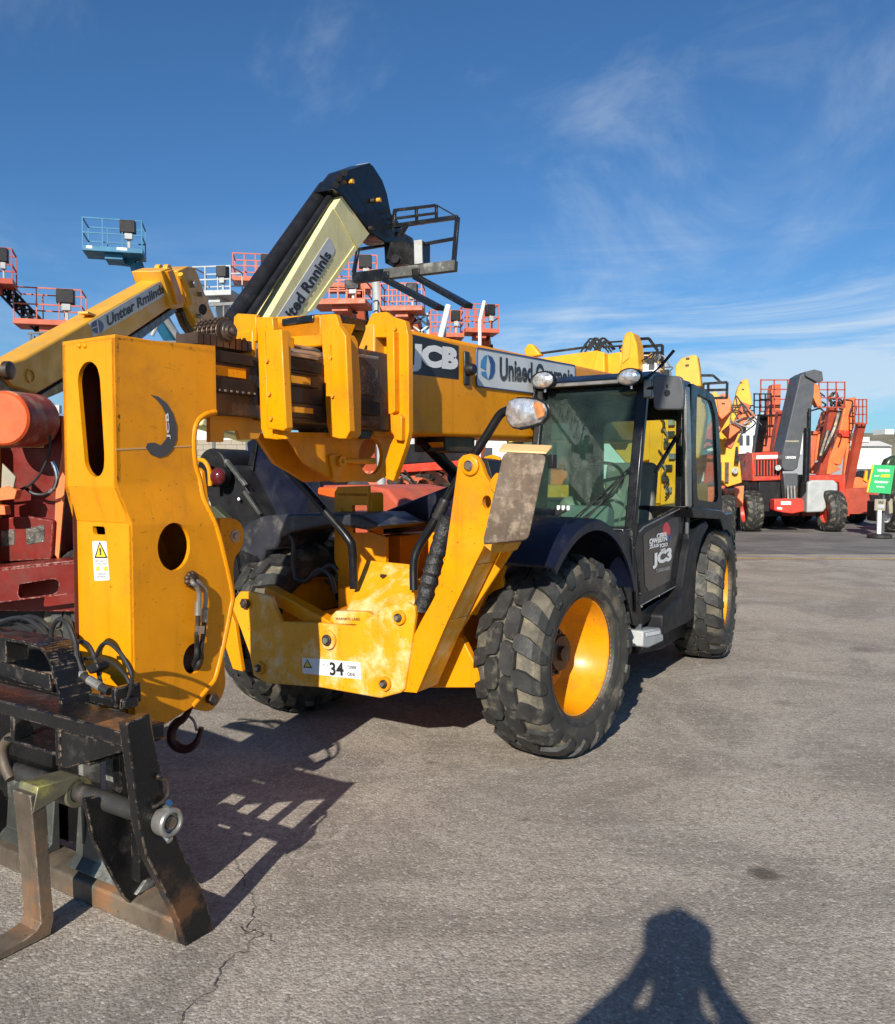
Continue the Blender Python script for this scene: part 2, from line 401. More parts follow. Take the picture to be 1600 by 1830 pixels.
def copy_tree(o, parent=None):
    c = o.copy(); COL.objects.link(c)
    if parent is not None: c.parent = parent
    for ch in list(o.children): copy_tree(ch, c)
    return c
def struct(o): o['kind'] = 'structure'; return o
def thing(o, label, cat, group=None):
    o['label'] = label; o['category'] = cat
    if group: o['group'] = group
    return o
# ------------------------------------------------------------------ ground
def ground_material():
    m = bpy.data.materials.new('worn_asphalt'); m.use_nodes = True
    t = m.node_tree; t.nodes.clear(); N = t.nodes.new; L = t.links.new
    o = N('ShaderNodeOutputMaterial'); b = N('ShaderNodeBsdfPrincipled'); L(b.outputs[0], o.inputs[0])
    tc = N('ShaderNodeTexCoord'); V = tc.outputs['Object']
    def noise(s, d=4, r=0.6, vec=None, dist=0.0):
        n = N('ShaderNodeTexNoise'); n.inputs['Scale'].default_value = s; n.inputs['Detail'].default_value = d
        n.inputs['Roughness'].default_value = r; n.inputs['Distortion'].default_value = dist
        L(vec or V, n.inputs['Vector']); return n.outputs[0]
    def rng(src, a, b_, c=0, d=1):
        r = N('ShaderNodeMapRange'); r.interpolation_type = 'SMOOTHSTEP'
        for i, v in enumerate((a, b_, c, d)): r.inputs[i + 1].default_value = v
        L(src, r.inputs[0]); return r.outputs[0]
    def mix(f, a, b_, bt='MIX'):
        x = N('ShaderNodeMix'); x.data_type = 'RGBA'; x.blend_type = bt
        if isinstance(f, float): x.inputs[0].default_value = f
        else: L(f, x.inputs[0])
        for i, v in ((6, a), (7, b_)):
            if isinstance(v, tuple): x.inputs[i].default_value = (*v[:3], 1)
            else: L(v, x.inputs[i])
        return x.outputs[2]
    def math_(op, a, b_):
        x = N('ShaderNodeMath'); x.operation = op
        for i, v in enumerate((a, b_)):
            if isinstance(v, (int, float)): x.inputs[i].default_value = v
            else: L(v, x.inputs[i])
        return x.outputs[0]
    c = mix(rng(noise(0.75, 8, 0.72, dist=0.8), 0.38, 0.62), (0.27, 0.236, 0.200), (0.47, 0.415, 0.35))
    c = mix(math_('MULTIPLY', rng(noise(0.25, 5, 0.6), 0.5, 0.68), 0.45), c, (0.46, 0.38, 0.285))       # brown silt
    mp = N('ShaderNodeMapping'); mp.inputs['Scale'].default_value = (0.5, 3.2, 1); mp.inputs['Rotation'].default_value = (0, 0, R_(-4)); L(V, mp.inputs[0])
    c = mix(math_('MULTIPLY', rng(noise(1.5, 8, 0.75, mp.outputs[0]), 0.50, 0.66), 0.5), c, (0.50, 0.465, 0.41))  # drag streaks
    # aggregate
    c = mix(math_('MULTIPLY', rng(noise(105, 5, 0.85), 0.40, 0.52, 1, 0), 0.70), c, (0.20, 0.17, 0.14))
    c = mix(math_('MULTIPLY', rng(noise(80, 5, 0.85), 0.58, 0.66), 0.6), c, (0.66, 0.60, 0.52))
    v = N('ShaderNodeTexVoronoi'); v.inputs['Scale'].default_value = 85; L(V, v.inputs['Vector'])
    vb = N('ShaderNodeRGBToBW'); L(v.outputs['Color'], vb.inputs[0])
    c = mix(math_('MULTIPLY', rng(vb.outputs[0], 0.15, 0.45, 1, 0), 0.45), c, (0.14, 0.122, 0.10))
    c = mix(math_('MULTIPLY', rng(vb.outputs[0], 0.72, 0.9), 0.5), c, (0.62, 0.57, 0.50))
    c = mix(math_('MULTIPLY', rng(noise(24, 6, 0.8), 0.48, 0.62), 0.55), c, (0.19, 0.165, 0.14))
    # pale scuffs
    c = mix(math_('MULTIPLY', rng(noise(2.4, 9, 0.78, dist=1.2), 0.59, 0.68), 0.5), c, (0.60, 0.56, 0.49))
    # oil drip stains
    def spot(x, y, r, amt, c):
        d = N('ShaderNodeVectorMath'); d.operation = 'DISTANCE'; L(V, d.inputs[0]); d.inputs[1].default_value = (x, y, 0)
        dd = math_('ADD', d.outputs['Value'], math_('MULTIPLY', noise(30, 6, 0.75), r * 1.6))
        return mix(rng(dd, r * 1.2, r * 2.0, amt, 0), c, (0.10, 0.085, 0.07))
    c = spot(1.392, 3.62, 0.08, 0.9, c); c = spot(2.6, 6.4, 0.10, 0.4, c); c = spot(0.4, 4.2, 0.03, 0.5, c); c = spot(2.0, 5.0, 0.04, 0.45, c); c = spot(4.2, 8.4, 0.16, 0.45, c); c = spot(3.0, 13, .3, .4, c)
    c = spot(-0.10, 5.05, 0.05, 0.4, c); c = spot(1.9, 7.5, 0.12, 0.35, c); c = spot(-0.62, 3.9, 0.05, 0.45, c); c = spot(3.1, 9.6, 0.2, 0.4, c)
    L(c, b.inputs['Base Color']); b.inputs['Roughness'].default_value = 0.92; b.inputs['Specular IOR Level'].default_value = 0.25
    h = math_('ADD', math_('MULTIPLY', v.outputs['Distance'], -0.8), math_('MULTIPLY', noise(70, 5, 0.7), 1.0))
    h = math_('ADD', h, math_('MULTIPLY', noise(110, 4, 0.75), 0.8))
    bn = N('ShaderNodeBump'); bn.inputs['Strength'].default_value = 0.5; bn.inputs['Distance'].default_value = 0.007
    L(h, bn.inputs['Height']); L(bn.outputs[0], b.inputs['Normal'])
    return m
GW = Fr(0, 0, 0)
g = B(); g.face([(-1500, -300, 0), (1500, -300, 0), (1500, 3000, 0), (-1500, 3000, 0)])
struct(g.done('ground', ground_material()))

CRACKM = mat('crack_shadow_grit', (0.07, 0.06, 0.05), 0.95, var=0.3, bump=0.3)
def crack(pts, wd):
    """a thin irregular open crack filled with dark grit, lying on the asphalt"""
    P = [GW.P(x, y, 'z', 0.004) for x, y in pts]; Q = []
    for a, b in zip(P[:-1], P[1:]):
        n = max(3, int((b - a).length / 0.018))
        for i in range(n):
            p = a.lerp(b, i / n); Q.append(p + Vector((random.uniform(-1, 1) * 0.009, random.uniform(-1, 1) * 0.009, 0)))
    Q.append(P[-1]); m = B(); prev = None
    for i in range(len(Q) - 1):
        d = (Q[i + 1] - Q[i]).normalized(); s = Vector((-d.y, d.x, 0)) * wd * random.uniform(0.25, 1.2)
        cur = (m.bm.verts.new(Q[i] + s), m.bm.verts.new(Q[i] - s))
        if prev: m.bm.faces.new((prev[0], cur[0], cur[1], prev[1]))
        prev = cur
    struct(m.done('pavement_crack', CRACKM))
crack([(318, 1835), (335, 1806), (352, 1786), (385, 1764), (398, 1724), (420, 1704), (440, 1700), (452, 1676), (478, 1668), (492, 1690)], 0.0024)
crack([(470, 1670), (452, 1662), (438, 1668), (452, 1640), (456, 1612), (450, 1596), (436, 1578), (432, 1556), (420, 1540), (428, 1512), (440, 1490)], 0.0022)
crack([(440, 1668), (425, 1650)], 0.0025)

# darker, newer asphalt of the far lane
g = B(); g.face([(-60, 19.0, 0.004), (90, 18.2, 0.004), (120, 75, 0.004), (-80, 75, 0.004)])
struct(g.done('far_lane', mat('dark_asphalt', (0.15, 0.138, 0.13), 0.9, var=0.3, vscale=.5, dirt=(0.27, 0.24, 0.21), dirt_amt=0.5, dirt_scale=.8, bump=0.4, bscale=40)))
# painted bay lines (worn)
def worn_line(name, a, b, wd, m_):
    m = B(); n = 40; a = Vector(a); b = Vector(b); s = Vector((0, wd / 2, 0))
    for i in range(n):
        if random.random() < 0.10: continue
        p, q = a.lerp(b, i / n), a.lerp(b, (i + 1) / n); j = random.uniform(0.75, 1.0)
        m.face([p - s * j, q - s * j, q + s, p + s])
    struct(m.done(name, m_))
LINEY = mat('worn_yellow_road_paint', (0.66, 0.42, 0.12), 0.85, var=0.2, vscale=2, dirt=(0.24, 0.21, 0.18), dirt_amt=0.6, dirt_scale=3, bump=0.2)
LINEW = mat('worn_white_road_paint', (0.36, 0.35, 0.33), 0.85, var=0.2, vscale=2, dirt=(0.22, 0.2, 0.18), dirt_amt=0.85, dirt_scale=2, bump=0.2)
ly = GW.P(1400, 998, 'z', 0).y
worn_line('painted_line', (4.0, ly, 0.008), (30, ly - 0.6, 0.008), 0.15, LINEY)
ly2 = GW.P(1400, 955, 'z', 0).y
worn_line('painted_line', (6.0, ly2, 0.008), (40, ly2 + 0.2, 0.008), 0.14, LINEW)
ly3 = GW.P(1400, 975, 'z', 0).y
worn_line('painted_line', (7.0, ly3, 0.008), (40, ly3 - 0.4, 0.008), 0.10, LINEW)

# loose grit: one object of small stones
gr = bmesh.new()
GR = mat('loose_grit', (0.30, 0.26, 0.22), 0.9, var=0.45, vscale=9, bump=0)
GRD = mat('dark_grit', (0.07, 0.06, 0.05), 0.9, var=0.4, vscale=9, bump=0)
for i in range(5200):
    y = 1.6 + 12 * random.random() ** 1.6; x = random.uniform(-0.62, 0.62) * (y + 1.0)
    s = random.uniform(0.0012, 0.0038) * (1.0 if random.random() < 0.96 else 2.2)
    z = s * 0.5; a = random.uniform(0, 3.14)
    vs = [gr.verts.new((x + math.cos(a + k * 1.57) * s * random.uniform(0.6, 1.2), y + math.sin(a + k * 1.57) * s * random.uniform(0.6, 1.2), 0.0)) for k in range(4)]
    tp = gr.verts.new((x, y, s * random.uniform(0.6, 1.2)))
    mi = 1 if random.random() < 0.4 else 0
    for k in range(4):
        f = gr.faces.new((vs[k], vs[(k + 1) % 4], tp)); f.material_index = mi
me = bpy.data.meshes.new('loose_grit'); gr.to_mesh(me); gr.free(); me.materials.append(GR); me.materials.append(GRD)
o = bpy.data.objects.new('loose_grit', me); COL.objects.link(o); o['kind'] = 'stuff'; o['label'] = 'loose grit and small stones lying on the asphalt'

# ------------------------------------------------------------------ tyres
def tyre_mesh(R, W, rim, n, name='tyre'):
    """agricultural lug tyre: carcass + two rows of centre blocks and curved shoulder bars; axis = x"""
    k = R / 0.635; q = W / 0.44
    b = B()
    prof = [(rim, -.165 * q), (rim + .012 * k, -.195 * q), (rim + .05 * k, -.212 * q), (rim + .12 * k, -.222 * q), (R - .10 * k, -.216 * q), (R - .065 * k, -.198 * q), (R - .048 * k, -.15 * q), (R - .030 * k, -.07 * q),
            (R - .028 * k, 0)]
    prof = prof + [(r, -x) for r, x in prof[-2::-1]] + [(rim + 0.006, .12 * q), (rim + 0.006, -.12 * q)]
    b.lathe(prof, (0, 0, 0), 'x', 72)
    for f in b.bm.faces:
        c = f.calc_center_median(); rr = math.hypot(c.y, c.z)
        f.material_index = 1 if rr > R - .085 * k else 2
    top = [(R, 0), (R - .002 * k, .075 * q), (R - .012 * k, .145 * q), (R - .034 * k, .195 * q), (R - .075 * k, .226 * q), (R - .13 * k, .234 * q)]
    bot = [(R - .04 * k, 0), (R - .042 * k, .075 * q), (R - .052 * k, .145 * q), (R - .068 * k, .188 * q), (R - .098 * k, .21 * q), (R - .14 * k, .217 * q)]
    def at(P, t):
        t = max(0, min(t, 5)); i = min(4, int(t)); f = t - i
        return (P[i][0] * (1 - f) + P[i + 1][0] * f, P[i][1] * (1 - f) + P[i + 1][1] * f)
    pitch = 2 * math.pi / n
    def loft(secs, side, a0):
        rings = []
        for t, c, h in secs:
            rt, wt = at(top, t); rb, wb = at(bot, t)
            ring = []
            for (r, wd, hh) in ((rb, wb, -h * 1.06), (rt, wt, -h), (rt, wt, h), (rb, wb, h * 1.06)):
                a = a0 + c * pitch + hh * pitch
                ring.append(b.bm.verts.new((side * wd, r * math.cos(a), r * math.sin(a))))
            rings.append(ring)
        fs = []
        for i in range(len(rings) - 1):
            for j in range(3): fs.append(b.bm.faces.new((rings[i][j], rings[i][j + 1], rings[i + 1][j + 1], rings[i + 1][j])))
        fs.append(b.bm.faces.new(rings[0])); fs.append(b.bm.faces.new(rings[-1][::-1]))
        for f in fs: f.material_index = 0
    for side in (-1, 1):
        for i in range(n):
            a0 = i * pitch + (pitch / 2 if side > 0 else 0) + random.uniform(-.01, .01) * pitch
            # centre block (five sided)
            loft([(0.05, -0.04, .30), (0.35, 0.0, .455), (1.0, 0.06, .445), (1.34, 0.10, .25)], side, a0)
            # shoulder bar, bending towards the sidewall
            loft([(1.12, .56, .13), (1.45, .55, .24), (2.2, .62, .255), (3.0, .74, .245), (4.0, .88, .22), (4.6, .94, .19), (5.0, .96, .15)], side, a0)
    # sidewall lettering ring
    for s in (-1, 1):
        b.lathe([(rim + .035 * k, s * .207 * q), (rim + .05 * k, s * .216 * q), (rim + .06 * k, s * .215 * q)], (0, 0, 0), 'x', 72, closed=False)
    bmesh.ops.recalc_face_normals(b.bm, faces=b.bm.faces)
    me = bpy.data.meshes.new(name); b.bm.to_mesh(me); b.bm.free()
    me.polygons.foreach_set('use_smooth', [True] * len(me.polygons)); me.set_sharp_from_angle(angle=R_(17))
    for m in (TYREL, TYREC, TYRES): me.materials.append(m)
    return me
def rim_mesh(rim, W, m, name='wheel'):
    b = B(); q = W / 0.44
    b.lathe([(rim + .012, .185 * q), (rim + .012, .170 * q), (rim - .008, .160 * q), (rim - .022, .10 * q), (rim - .045, .04 * q), (rim - .075, -.03 * q), (rim - .11, -.075 * q), (rim * .62, -.085 * q), (rim * .5, -.10 * q), (0.03, -.10 * q),
             (0.03, -.13 * q), (rim - .06, -.12 * q), (rim - .0, -.10 * q), (rim, -.185 * q), (rim + .012, -.185 * q), (rim + .012, -.17 * q), (rim + .003, -.15 * q), (rim + .001, .15 * q), (rim + .004, .175 * q)], (0, 0, 0), 'x', 64, closed=True)
    bmesh.ops.recalc_face_normals(b.bm, faces=b.bm.faces)
    me = bpy.data.meshes.new(name); b.bm.to_mesh(me); b.bm.free()
    me.polygons.foreach_set('use_smooth', [True] * len(me.polygons)); me.set_sharp_from_angle(angle=R_(32)); me.materials.append(m); return me
def hub_mesh(rim, W, m):
    b = B(); q = W / 0.44
    b.cyl((-.10 * q, 0, 0), (-.02 * q, 0, 0), rim * .42, 28); b.cyl((-.03 * q, 0, 0), (.035 * q, 0, 0), rim * .30, 24); b.cyl((.03 * q, 0, 0), (.06 * q, 0, 0), rim * .13, 16)
    for i in range(12):
        a = 2 * math.pi * i / 12; y, z = math.cos(a) * rim * .37, math.sin(a) * rim * .37
        b.cyl((-.03 * q, y, z), (.0 * q, y, z), .013, 6)
    bmesh.ops.recalc_face_normals(b.bm, faces=b.bm.faces)
    me = bpy.data.meshes.new('hub'); b.bm.to_mesh(me); b.bm.free()
    me.polygons.foreach_set('use_smooth', [True] * len(me.polygons)); me.set_sharp_from_angle(angle=R_(35)); me.materials.append(m); return me
TM_BIG = tyre_mesh(0.635, 0.46, 0.365, 19)
RM_Y = rim_mesh(0.365, 0.46, YEL); HM_D = hub_mesh(0.365, 0.46, DSTEEL)
def wheel(parent, loc, steer=0.0, flip=False, tm=None, rm=None, hm=None, roll=0.0, scale=1.0, sx=1.0):
    """wheel (rim) with tyre and hub as its children; outer side = +x unless flip"""
    o = bpy.data.objects.new('wheel', rm or RM_Y); COL.objects.link(o); o.parent = parent
    o.location = loc; o.rotation_euler = (roll, 0, (math.pi if flip else 0) + steer); o.scale = (scale * sx, scale, scale)
    t_ = bpy.data.objects.new('tyre', tm or TM_BIG); COL.objects.link(t_); t_.parent = o
    if hm != 0:
        h_ = bpy.data.objects.new('hub', hm or HM_D); COL.objects.link(h_); h_.parent = o
    return o

# ------------------------------------------------------------------ the main telehandler
M = Fr(0.65, 5.30, R_(32.5))
T = M.empty('telehandler', 'big yellow telehandler in the foreground with black cab and raised stabiliser legs', 'telehandler')
def X(v, *p): return [M.P(a, b, 'x', v) for a, b in p]
def Y(v, *p): return [M.P(a, b, 'y', v) for a, b in p]
def xx(v, pts): return [M.P(a, b, 'x', v) for a, b in pts]
def yy(v, pts): return [M.P(a, b, 'y', v) for a, b in pts]
OX, OY, OZ = Vector((1, 0, 0)), Vector((0, 1, 0)), Vector((0, 0, 1))

for loc, st, fl, ro in (((.05, 0, .63), R_(-7), False, .2), ((-2.0, -.12, .63), R_(-7), True, .5), ((.05, 3.36, .63), R_(7), False, 1.1), ((-2.0, 3.30, .63), R_(9), True, .9)):
    wheel(T, loc, st, fl, roll=ro)

# --- boom head
VS, VR = -.89, -1.27
side_px = [(205, 603), (385, 618), (387, 736), (368, 741), (352, 756), (347, 790), (350, 830), (358, 858), (372, 892), (388, 942), (402, 995), (416, 1062), (413, 1088), (405, 1130), (388, 1205), (374, 1228), (345, 1262), (290, 1298), (245, 1326), (233, 1150), (227, 930), (214, 872), (208, 720)]
VL = VS + .045
side = [M.P(x, y, 'x', VL if y > 885 else VS) for x, y in side_px]
for i_ in (0, -1, -2): side[i_].y = -2.50
for i_ in (-3, -4, -5): side[i_].y = -2.46
side[-2].z = 1.70; side[-3].z = 1.54
h1 = xx(VL, ell(311, 977, 29, 43, 26, .05)); h2 = xx(VL, ell(346, 1177, 18, 28, 22, .2))
b = B()
b.plate('x', VS, side, (h1, h2), .022)
for zc in (1.72, 1.62, 1.52): bmesh.ops.bisect_plane(b.bm, geom=b.bm.verts[:] + b.bm.edges[:] + b.bm.faces[:], plane_co=(0, 0, zc), plane_no=(0, 0, 1))
for v in b.bm.verts:
    t_ = max(0, min(1, (1.72 - v.co.z) / .2)); v.co.x += .045 * t_ * t_ * (3 - 2 * t_)
b.plate('x', VR + .022, side, (h1, h2), .022)
# front plates: flat upper, bend, flat lower (each with its cut-out)
u_top = side[0].y; zt, zb1 = side[0].z, M.P(214, 872, 'x', VS).z
UF = -2.50
slot = [M.P(x, y, 'y', UF) for x, y in ([(139, 680), (142, 662), (151, 648), (163, 645), (174, 655), (179, 675), (187, 815), (186, 838), (180, 850), (171, 853), (160, 846), (152, 830)])]
b.plate('y', UF, [Vector((VR, UF, zt)), Vector((VS, UF, zt)), Vector((VS, UF, 1.70)), Vector((VR, UF, 1.70))], (fillet(slot, .02, 3),), .02)
b.hexa([(VR, UF, 1.70), (VS, UF, 1.70), (VS, UF + .02, 1.70), (VR, UF + .02, 1.70), (VR, UF + .04, 1.54), (VL - .002, UF + .04, 1.54), (VL - .002, UF + .06, 1.54), (VR, UF + .06, 1.54)][4:] + [(VR, UF, 1.70), (VS, UF, 1.70), (VS, UF + .02, 1.70), (VR, UF + .02, 1.70)])
sq = fillet([M.P(x, y, 'y', UF + .04) for x, y in ((165, 940), (187, 941), (189, 956), (167, 955))], .012, 3)
b.plate('y', UF + .04, [Vector((VR, 0, 1.54)), Vector((VL - .002, 0, 1.54)), Vector((VL - .002, 0, .60)), Vector((VR, 0, .60))], (sq,), .02)
# top and rear plates
b.box((VR, UF, zt - .006), (VS, -1.93, zt + .014))
ed = [p for p in side[2:19]]
for a, c in zip(ed[:-1], ed[1:]):
    b.hexa([(VR, a.y, a.z), (VS, a.y, a.z), (VS, a.y - .02, a.z), (VR, a.y - .02, a.z), (VR, c.y, c.z), (VS, c.y, c.z), (VS, c.y - .02, c.z), (VR, c.y - .02, c.z)])
b.tube(smooth_path([Vector((VS + .045 * max(0, min(1, (1.72 - p.z) / .2)) - .006, p.y, p.z)) for p in ed[:-2]], 3), .016, 8)
head = b.done('boom_head', YEL, T, bevel=.005)
B().prism(xx(VS + .002, [(207, 802), (345, 796), (345, 798), (207, 805)]), (-.002, 0, 0)).done('weld_seam', TAN, head)
lin = B(); lin.box((VR + .03, UF + .16, .95), (VS - .03, UF + .17, 2.33)); lin.box((VR + .023, UF + .02, .9), (VR + .026, -2.1, 2.33)); lin.done('inner_shade_lining', mat('shade_brown_lining', (0.10, 0.022, 0.008), 0.8, var=0.2), head)  # added lining, its dark red-brown paints the shade inside the hollow head
# crescent mark with small lettering
cres = [(269, 705), (284, 709), (298, 720), (309, 738), (316, 760), (316, 785), (309, 803), (298, 814), (284, 818), (270, 812), (261, 800), (264, 792), (277, 791), (288, 796), (297, 785), (301, 768), (299, 745), (290, 726), (280, 714)]
B().prism(xx(VS + .003, cres), (-.002, 0, 0)).done('crescent_mark', INKG, head)
text('JCB', [M.P(x, y, 'x', VS) for x, y in ((297, 785), (294, 738), (302, 738), (304, 785))], SIGNP, head, 'lettering', .02, off=.0055)
# warning sticker on the front face
st = B().prism(fillet(yy(UF + .038, [(165, 967), (190, 967), (196, 1037), (169, 1038)]), .008, 3), (0, .002, 0)).done('warning_sticker', SIGNP, head)
tri = yy(UF + .035, [(178, 968), (192, 997), (169, 997)])
B().prism(tri, (0, .001, 0)).done('warning_triangle', INK, st)
B().prism(yy(UF + .033, [(178.5, 972), (189, 995), (172, 995)]), (0, .001, 0)).done('warning_triangle', WARN, st)
text('!', yy(UF + .033, [(178, 979), (181, 979), (182, 992), (179, 992)]), INK, st, bold=.05, off=.002)
for (a, c, y0, y1, s_) in ((171, 191, 1001, 1004, 'KEEP CLEAR OF'), (171, 192, 1006, 1009, 'MOVING PARTS'), (174, 190, 1024, 1027, 'DANGER ZONE'), (174, 190, 1029, 1032, 'SEE MANUAL')):
    text(s_, yy(UF + .038, [(a, y0), (c, y0), (c, y1), (a, y1)]), INKG, st, bold=.0, off=.003)
for x_ in (173, 187):
    B().prism(yy(UF + .036, [(x_, 1012), (x_ + 5, 1012), (x_ + 6, 1020), (x_ - 2, 1020)]), (0, .001, 0)).done('pictogram', WARN, st)
# lower ear with pin, rear ear with pin
b = B(); ear = fillet(xx(VL - .03, [(352, 1236), (396, 1130), (402, 1190), (404, 1225), (396, 1250), (378, 1272), (356, 1270), (338, 1262)]), .03, 3)
b.prism(ear, (-.03, 0, 0)); b.prism([p + Vector((-.26, 0, 0)) for p in ear], (-.03, 0, 0))
ear = b.done('pin_lug', YEL, head, bevel=.004)
c = M.P(381, 1250, 'x', VL)
B().cyl(c + OX * -.36, c + OX * .0, .022, 14).cyl(c, c + OX * .012, .03, 6).done('pin', DSTEEL, ear, bevel=.002)
b = B(); ear2 = xx(VS - .12, [(392, 925), (418, 926), (430, 933), (436, 948), (436, 966), (430, 985), (420, 995), (417, 1020), (421, 1060), (405, 1040)])
b.prism(fillet(ear2, .02, 3), (-.03, 0, 0)); ear2 = b.done('pin_lug', YEL, head, bevel=.004)
c = M.P(421, 958, 'x', VS - .12)
B().cyl(c - OX * .04, c + OX * .012, .019, 6).cyl(c - OX * .04, c + OX * .004, .034, 18).done('pin', STEEL, ear2, bevel=.002)
for (x_, y_) in ((365, 912), (383, 1000), (360, 880)):
    c = M.P(x_, y_, 'x', VS); B().cyl(c, c + OX * .012, .011, 6).done('bolt', YEL, head)
for x_ in (143, 153):
    c = M.P(x_, 618, 'y', UF); B().ball(c, .012, .012, .012, 10, 6).done('bolt', YEL, head)
# hydraulic pipes on the side of the head
c0 = M.P(340, 1035, 'x', VL)
VS = VL
b = B()
for k in range(9):
    a = k * .7; b.ball(c0 + Vector((.01, math.cos(a) * .026, math.sin(a) * .026)), .016, .015, .015, 8, 6)
b.ball(c0 + Vector((.012, 0, 0)), .02, .028, .028, 10, 8)
b.done('greasy_fitting', CHAIN, head)
def pp(v, pts): return [M.P(x, y, 'x', v) for x, y in pts]
B().tube(smooth_path([c0 + OX * .01] + pp(VS + .04, [(345, 1042), (352, 1048), (356, 1062), (355, 1085)])), .0115, 10).done('steel_pipe', STEEL, head)
B().tube(smooth_path([c0 + OX * .01] + pp(VS + .025, [(355, 1040), (366, 1052), (368, 1068), (366, 1090)])), .0105, 10).done('steel_pipe', STEEL, head)
for v_, x_, y0, y1 in ((.04, 355, 1075, 1100), (.025, 366, 1088, 1112)):
    B().cyl(M.P(x_, y0, 'x', VS + v_), M.P(x_ - 1, y1, 'x', VS + v_), .0165, 12).done('hose_coupling', STEEL, head, bevel=.002)
B().tube(smooth_path(pp(VS + .04, [(354, 1098), (354, 1115), (352, 1135)]) + pp(VS + .02, [(352, 1155), (351, 1172)]) + pp(VS - .02, [(346, 1188)]) + pp(VS - .06, [(338, 1198)])), .0115, 10).done('hydraulic_hose', RUB, head)
B().tube(smooth_path(pp(VS + .025, [(365, 1110), (364, 1130), (361, 1150)]) + pp(VS + .01, [(358, 1172), (354, 1190)]) + pp(VS - .05, [(346, 1200)])), .0115, 10).done('hydraulic_hose', RUB, head)
B().cyl(M.P(353, 1118, 'x', VS + .042), M.P(353, 1134, 'x', VS + .04), .0135, 10).done('hose_coupling', CHROME, head)
B().cyl(M.P(362, 1118, 'x', VS + .027), M.P(361, 1132, 'x', VS + .025), .0125, 10).done('hose_coupling', CHROME, head)
ring = B(); cc = M.P(226, 1270, 'y', UF + .05)
ring.lathe([(.022, 0), (.028, 0), (.028, -.004), (.022, -.004)], cc + OY * -.012, 'y', 20); ring.done('towing_mark', INK, head)

# --- inner telescoping sections
VS = -.89
ZT, ZB = 2.375, 2.06
def secpx(v, x0, x1, y0a, y1a, y0b, y1b): return None
b = B(); b.box((-1.25, -1.95, 2.055), (-.93, -.2, 2.375)); s1 = b.done('boom_section', DSTEEL, T, bevel=.012)
for (y0_, y1_, z0_, z1_) in ((-1.945, -1.66, 2.315, 2.372), (-1.93, -1.64, 2.165, 2.235), (-1.45, -1.12, 2.33, 2.40), (-1.45, -1.12, 2.15, 2.24)):
    B().box((-.935, y0_, z0_), (-.905, y1_, z1_)).done('wear_pad', PLAS, s1, bevel=.005)
B().box((-.935, -1.95, 2.25), (-.922, -1.70, 2.30)).done('paint_patch', YEL, s1)
b = B(); b.box((-1.275, -1.60, 2.045), (-.915, .1, 2.43)); s2 = b.done('boom_section', DSTEEL, T, bevel=.012)
b = B(); b.box((-1.30, -1.02, 2.03), (-.885, .2, 2.52)); s3 = b.done('boom_section', DSTEEL, T, bevel=.012)
B().box((-.89, -.98, 2.12), (-.868, -.62, 2.21)).done('wear_pad', PLAS, s3, bevel=.005)
B().box((-.89, -.98, 2.05), (-.862, -.62, 2.085)).done('wear_pad', DSTEEL, s3, bevel=.005)
for (a_, c_, x_) in (((-1.50, 2.26), (-1.22, 2.30), -.913), ((-1.52, 2.10), (-1.20, 2.13), -.913)):
    B().box((x_, a_[0], a_[1]), (x_ + .004, c_[0], c_[1])).done('paint_patch', YELD, s2)
for (y0_, y1_, z0_, z1_) in ((-1.58, -1.16, 2.405, 2.425), (-1.58, -1.16, 2.315, 2.325), (-1.58, -1.16, 2.245, 2.255), (-1.58, -1.16, 2.07, 2.09)):
    B().box((-.92, y0_, z0_), (-.900, y1_, z1_)).done('slide_rail', STEEL if z0_ > 2.4 else PLAS, s2, bevel=.003)
for k in range(7):
    B().cyl((-.905, -1.90 + k * .04, 2.175), (-.898, -1.90 + k * .04, 2.175), .006, 6).done('pad_screw', STEEL, s1)
B().tube([(-.90, -1.0, 2.47), (-.90, -.8, 2.475), (-.90, -.62, 2.48)], .018, 10).done('hydraulic_pipe', STEEL, s3)
B().box((-.888, -.98, 2.24), (-.878, -.63, 2.42)).done('grease_plate', mat('grease_smeared_steel', (0.05, 0.04, 0.03), 0.3, metal=0.3, var=0.5, dirt=(0.40, 0.32, 0.2), dirt_amt=0.35, dirt_scale=16, bump=0.5, bscale=40, streak=0.5), s3, bevel=.004)
# hoses and rods lying along the top of the sections
for z_, r_, x_ in ((2.43, .022, -.95), (2.47, .02, -1.02)):
    B().tube([(x_, -1.6, z_), (x_, -1.05, z_ + .01), (x_, -.5, z_ + .03)], r_, 10).done('hydraulic_pipe', STEEL, s2)
B().box((-1.2, -1.55, 2.38), (-.95, -1.42, 2.50)).box((-1.15, -1.38, 2.40), (-.97, -1.22, 2.48)).done('guide_block', DSTEEL, s2, bevel=.01)

# --- collars: yellow plates at the end of each section
def collar(u, strips, name='collar', parent=T, bolts=()):
    b = B()
    for pts, du, t in strips:
        b.prism([p for p in [M.P(x, y, 'y', u + du) for x, y in pts]], (0, t, 0))
    o = b.done(name, YEL, parent, bevel=.005)
    for x, y, du in bolts:
        c = M.P(x, y, 'y', u + du)
        B().cyl(c - OY * .014, c, .012, 6).done('bolt', YELD, o)
    return o
# front collar
collar(-1.64, [([(457, 567), (487, 566), (489, 592), (473, 594), (478, 720), (497, 722), (496, 786), (472, 783), (466, 765), (460, 600)], 0, .04),
               ([(474, 592), (503, 588), (512, 765), (506, 770), (495, 768), (478, 766)], -.05, .05),
               ([(418, 566), (424, 560), (458, 562), (458, 610), (440, 612), (425, 598), (417, 580)], .03, .03),
               ([(472, 716), (510, 770), (512, 785), (472, 784)], .005, .03)], bolts=((479, 645, -.05), (483, 704, -.05), (486, 748, -.05)))
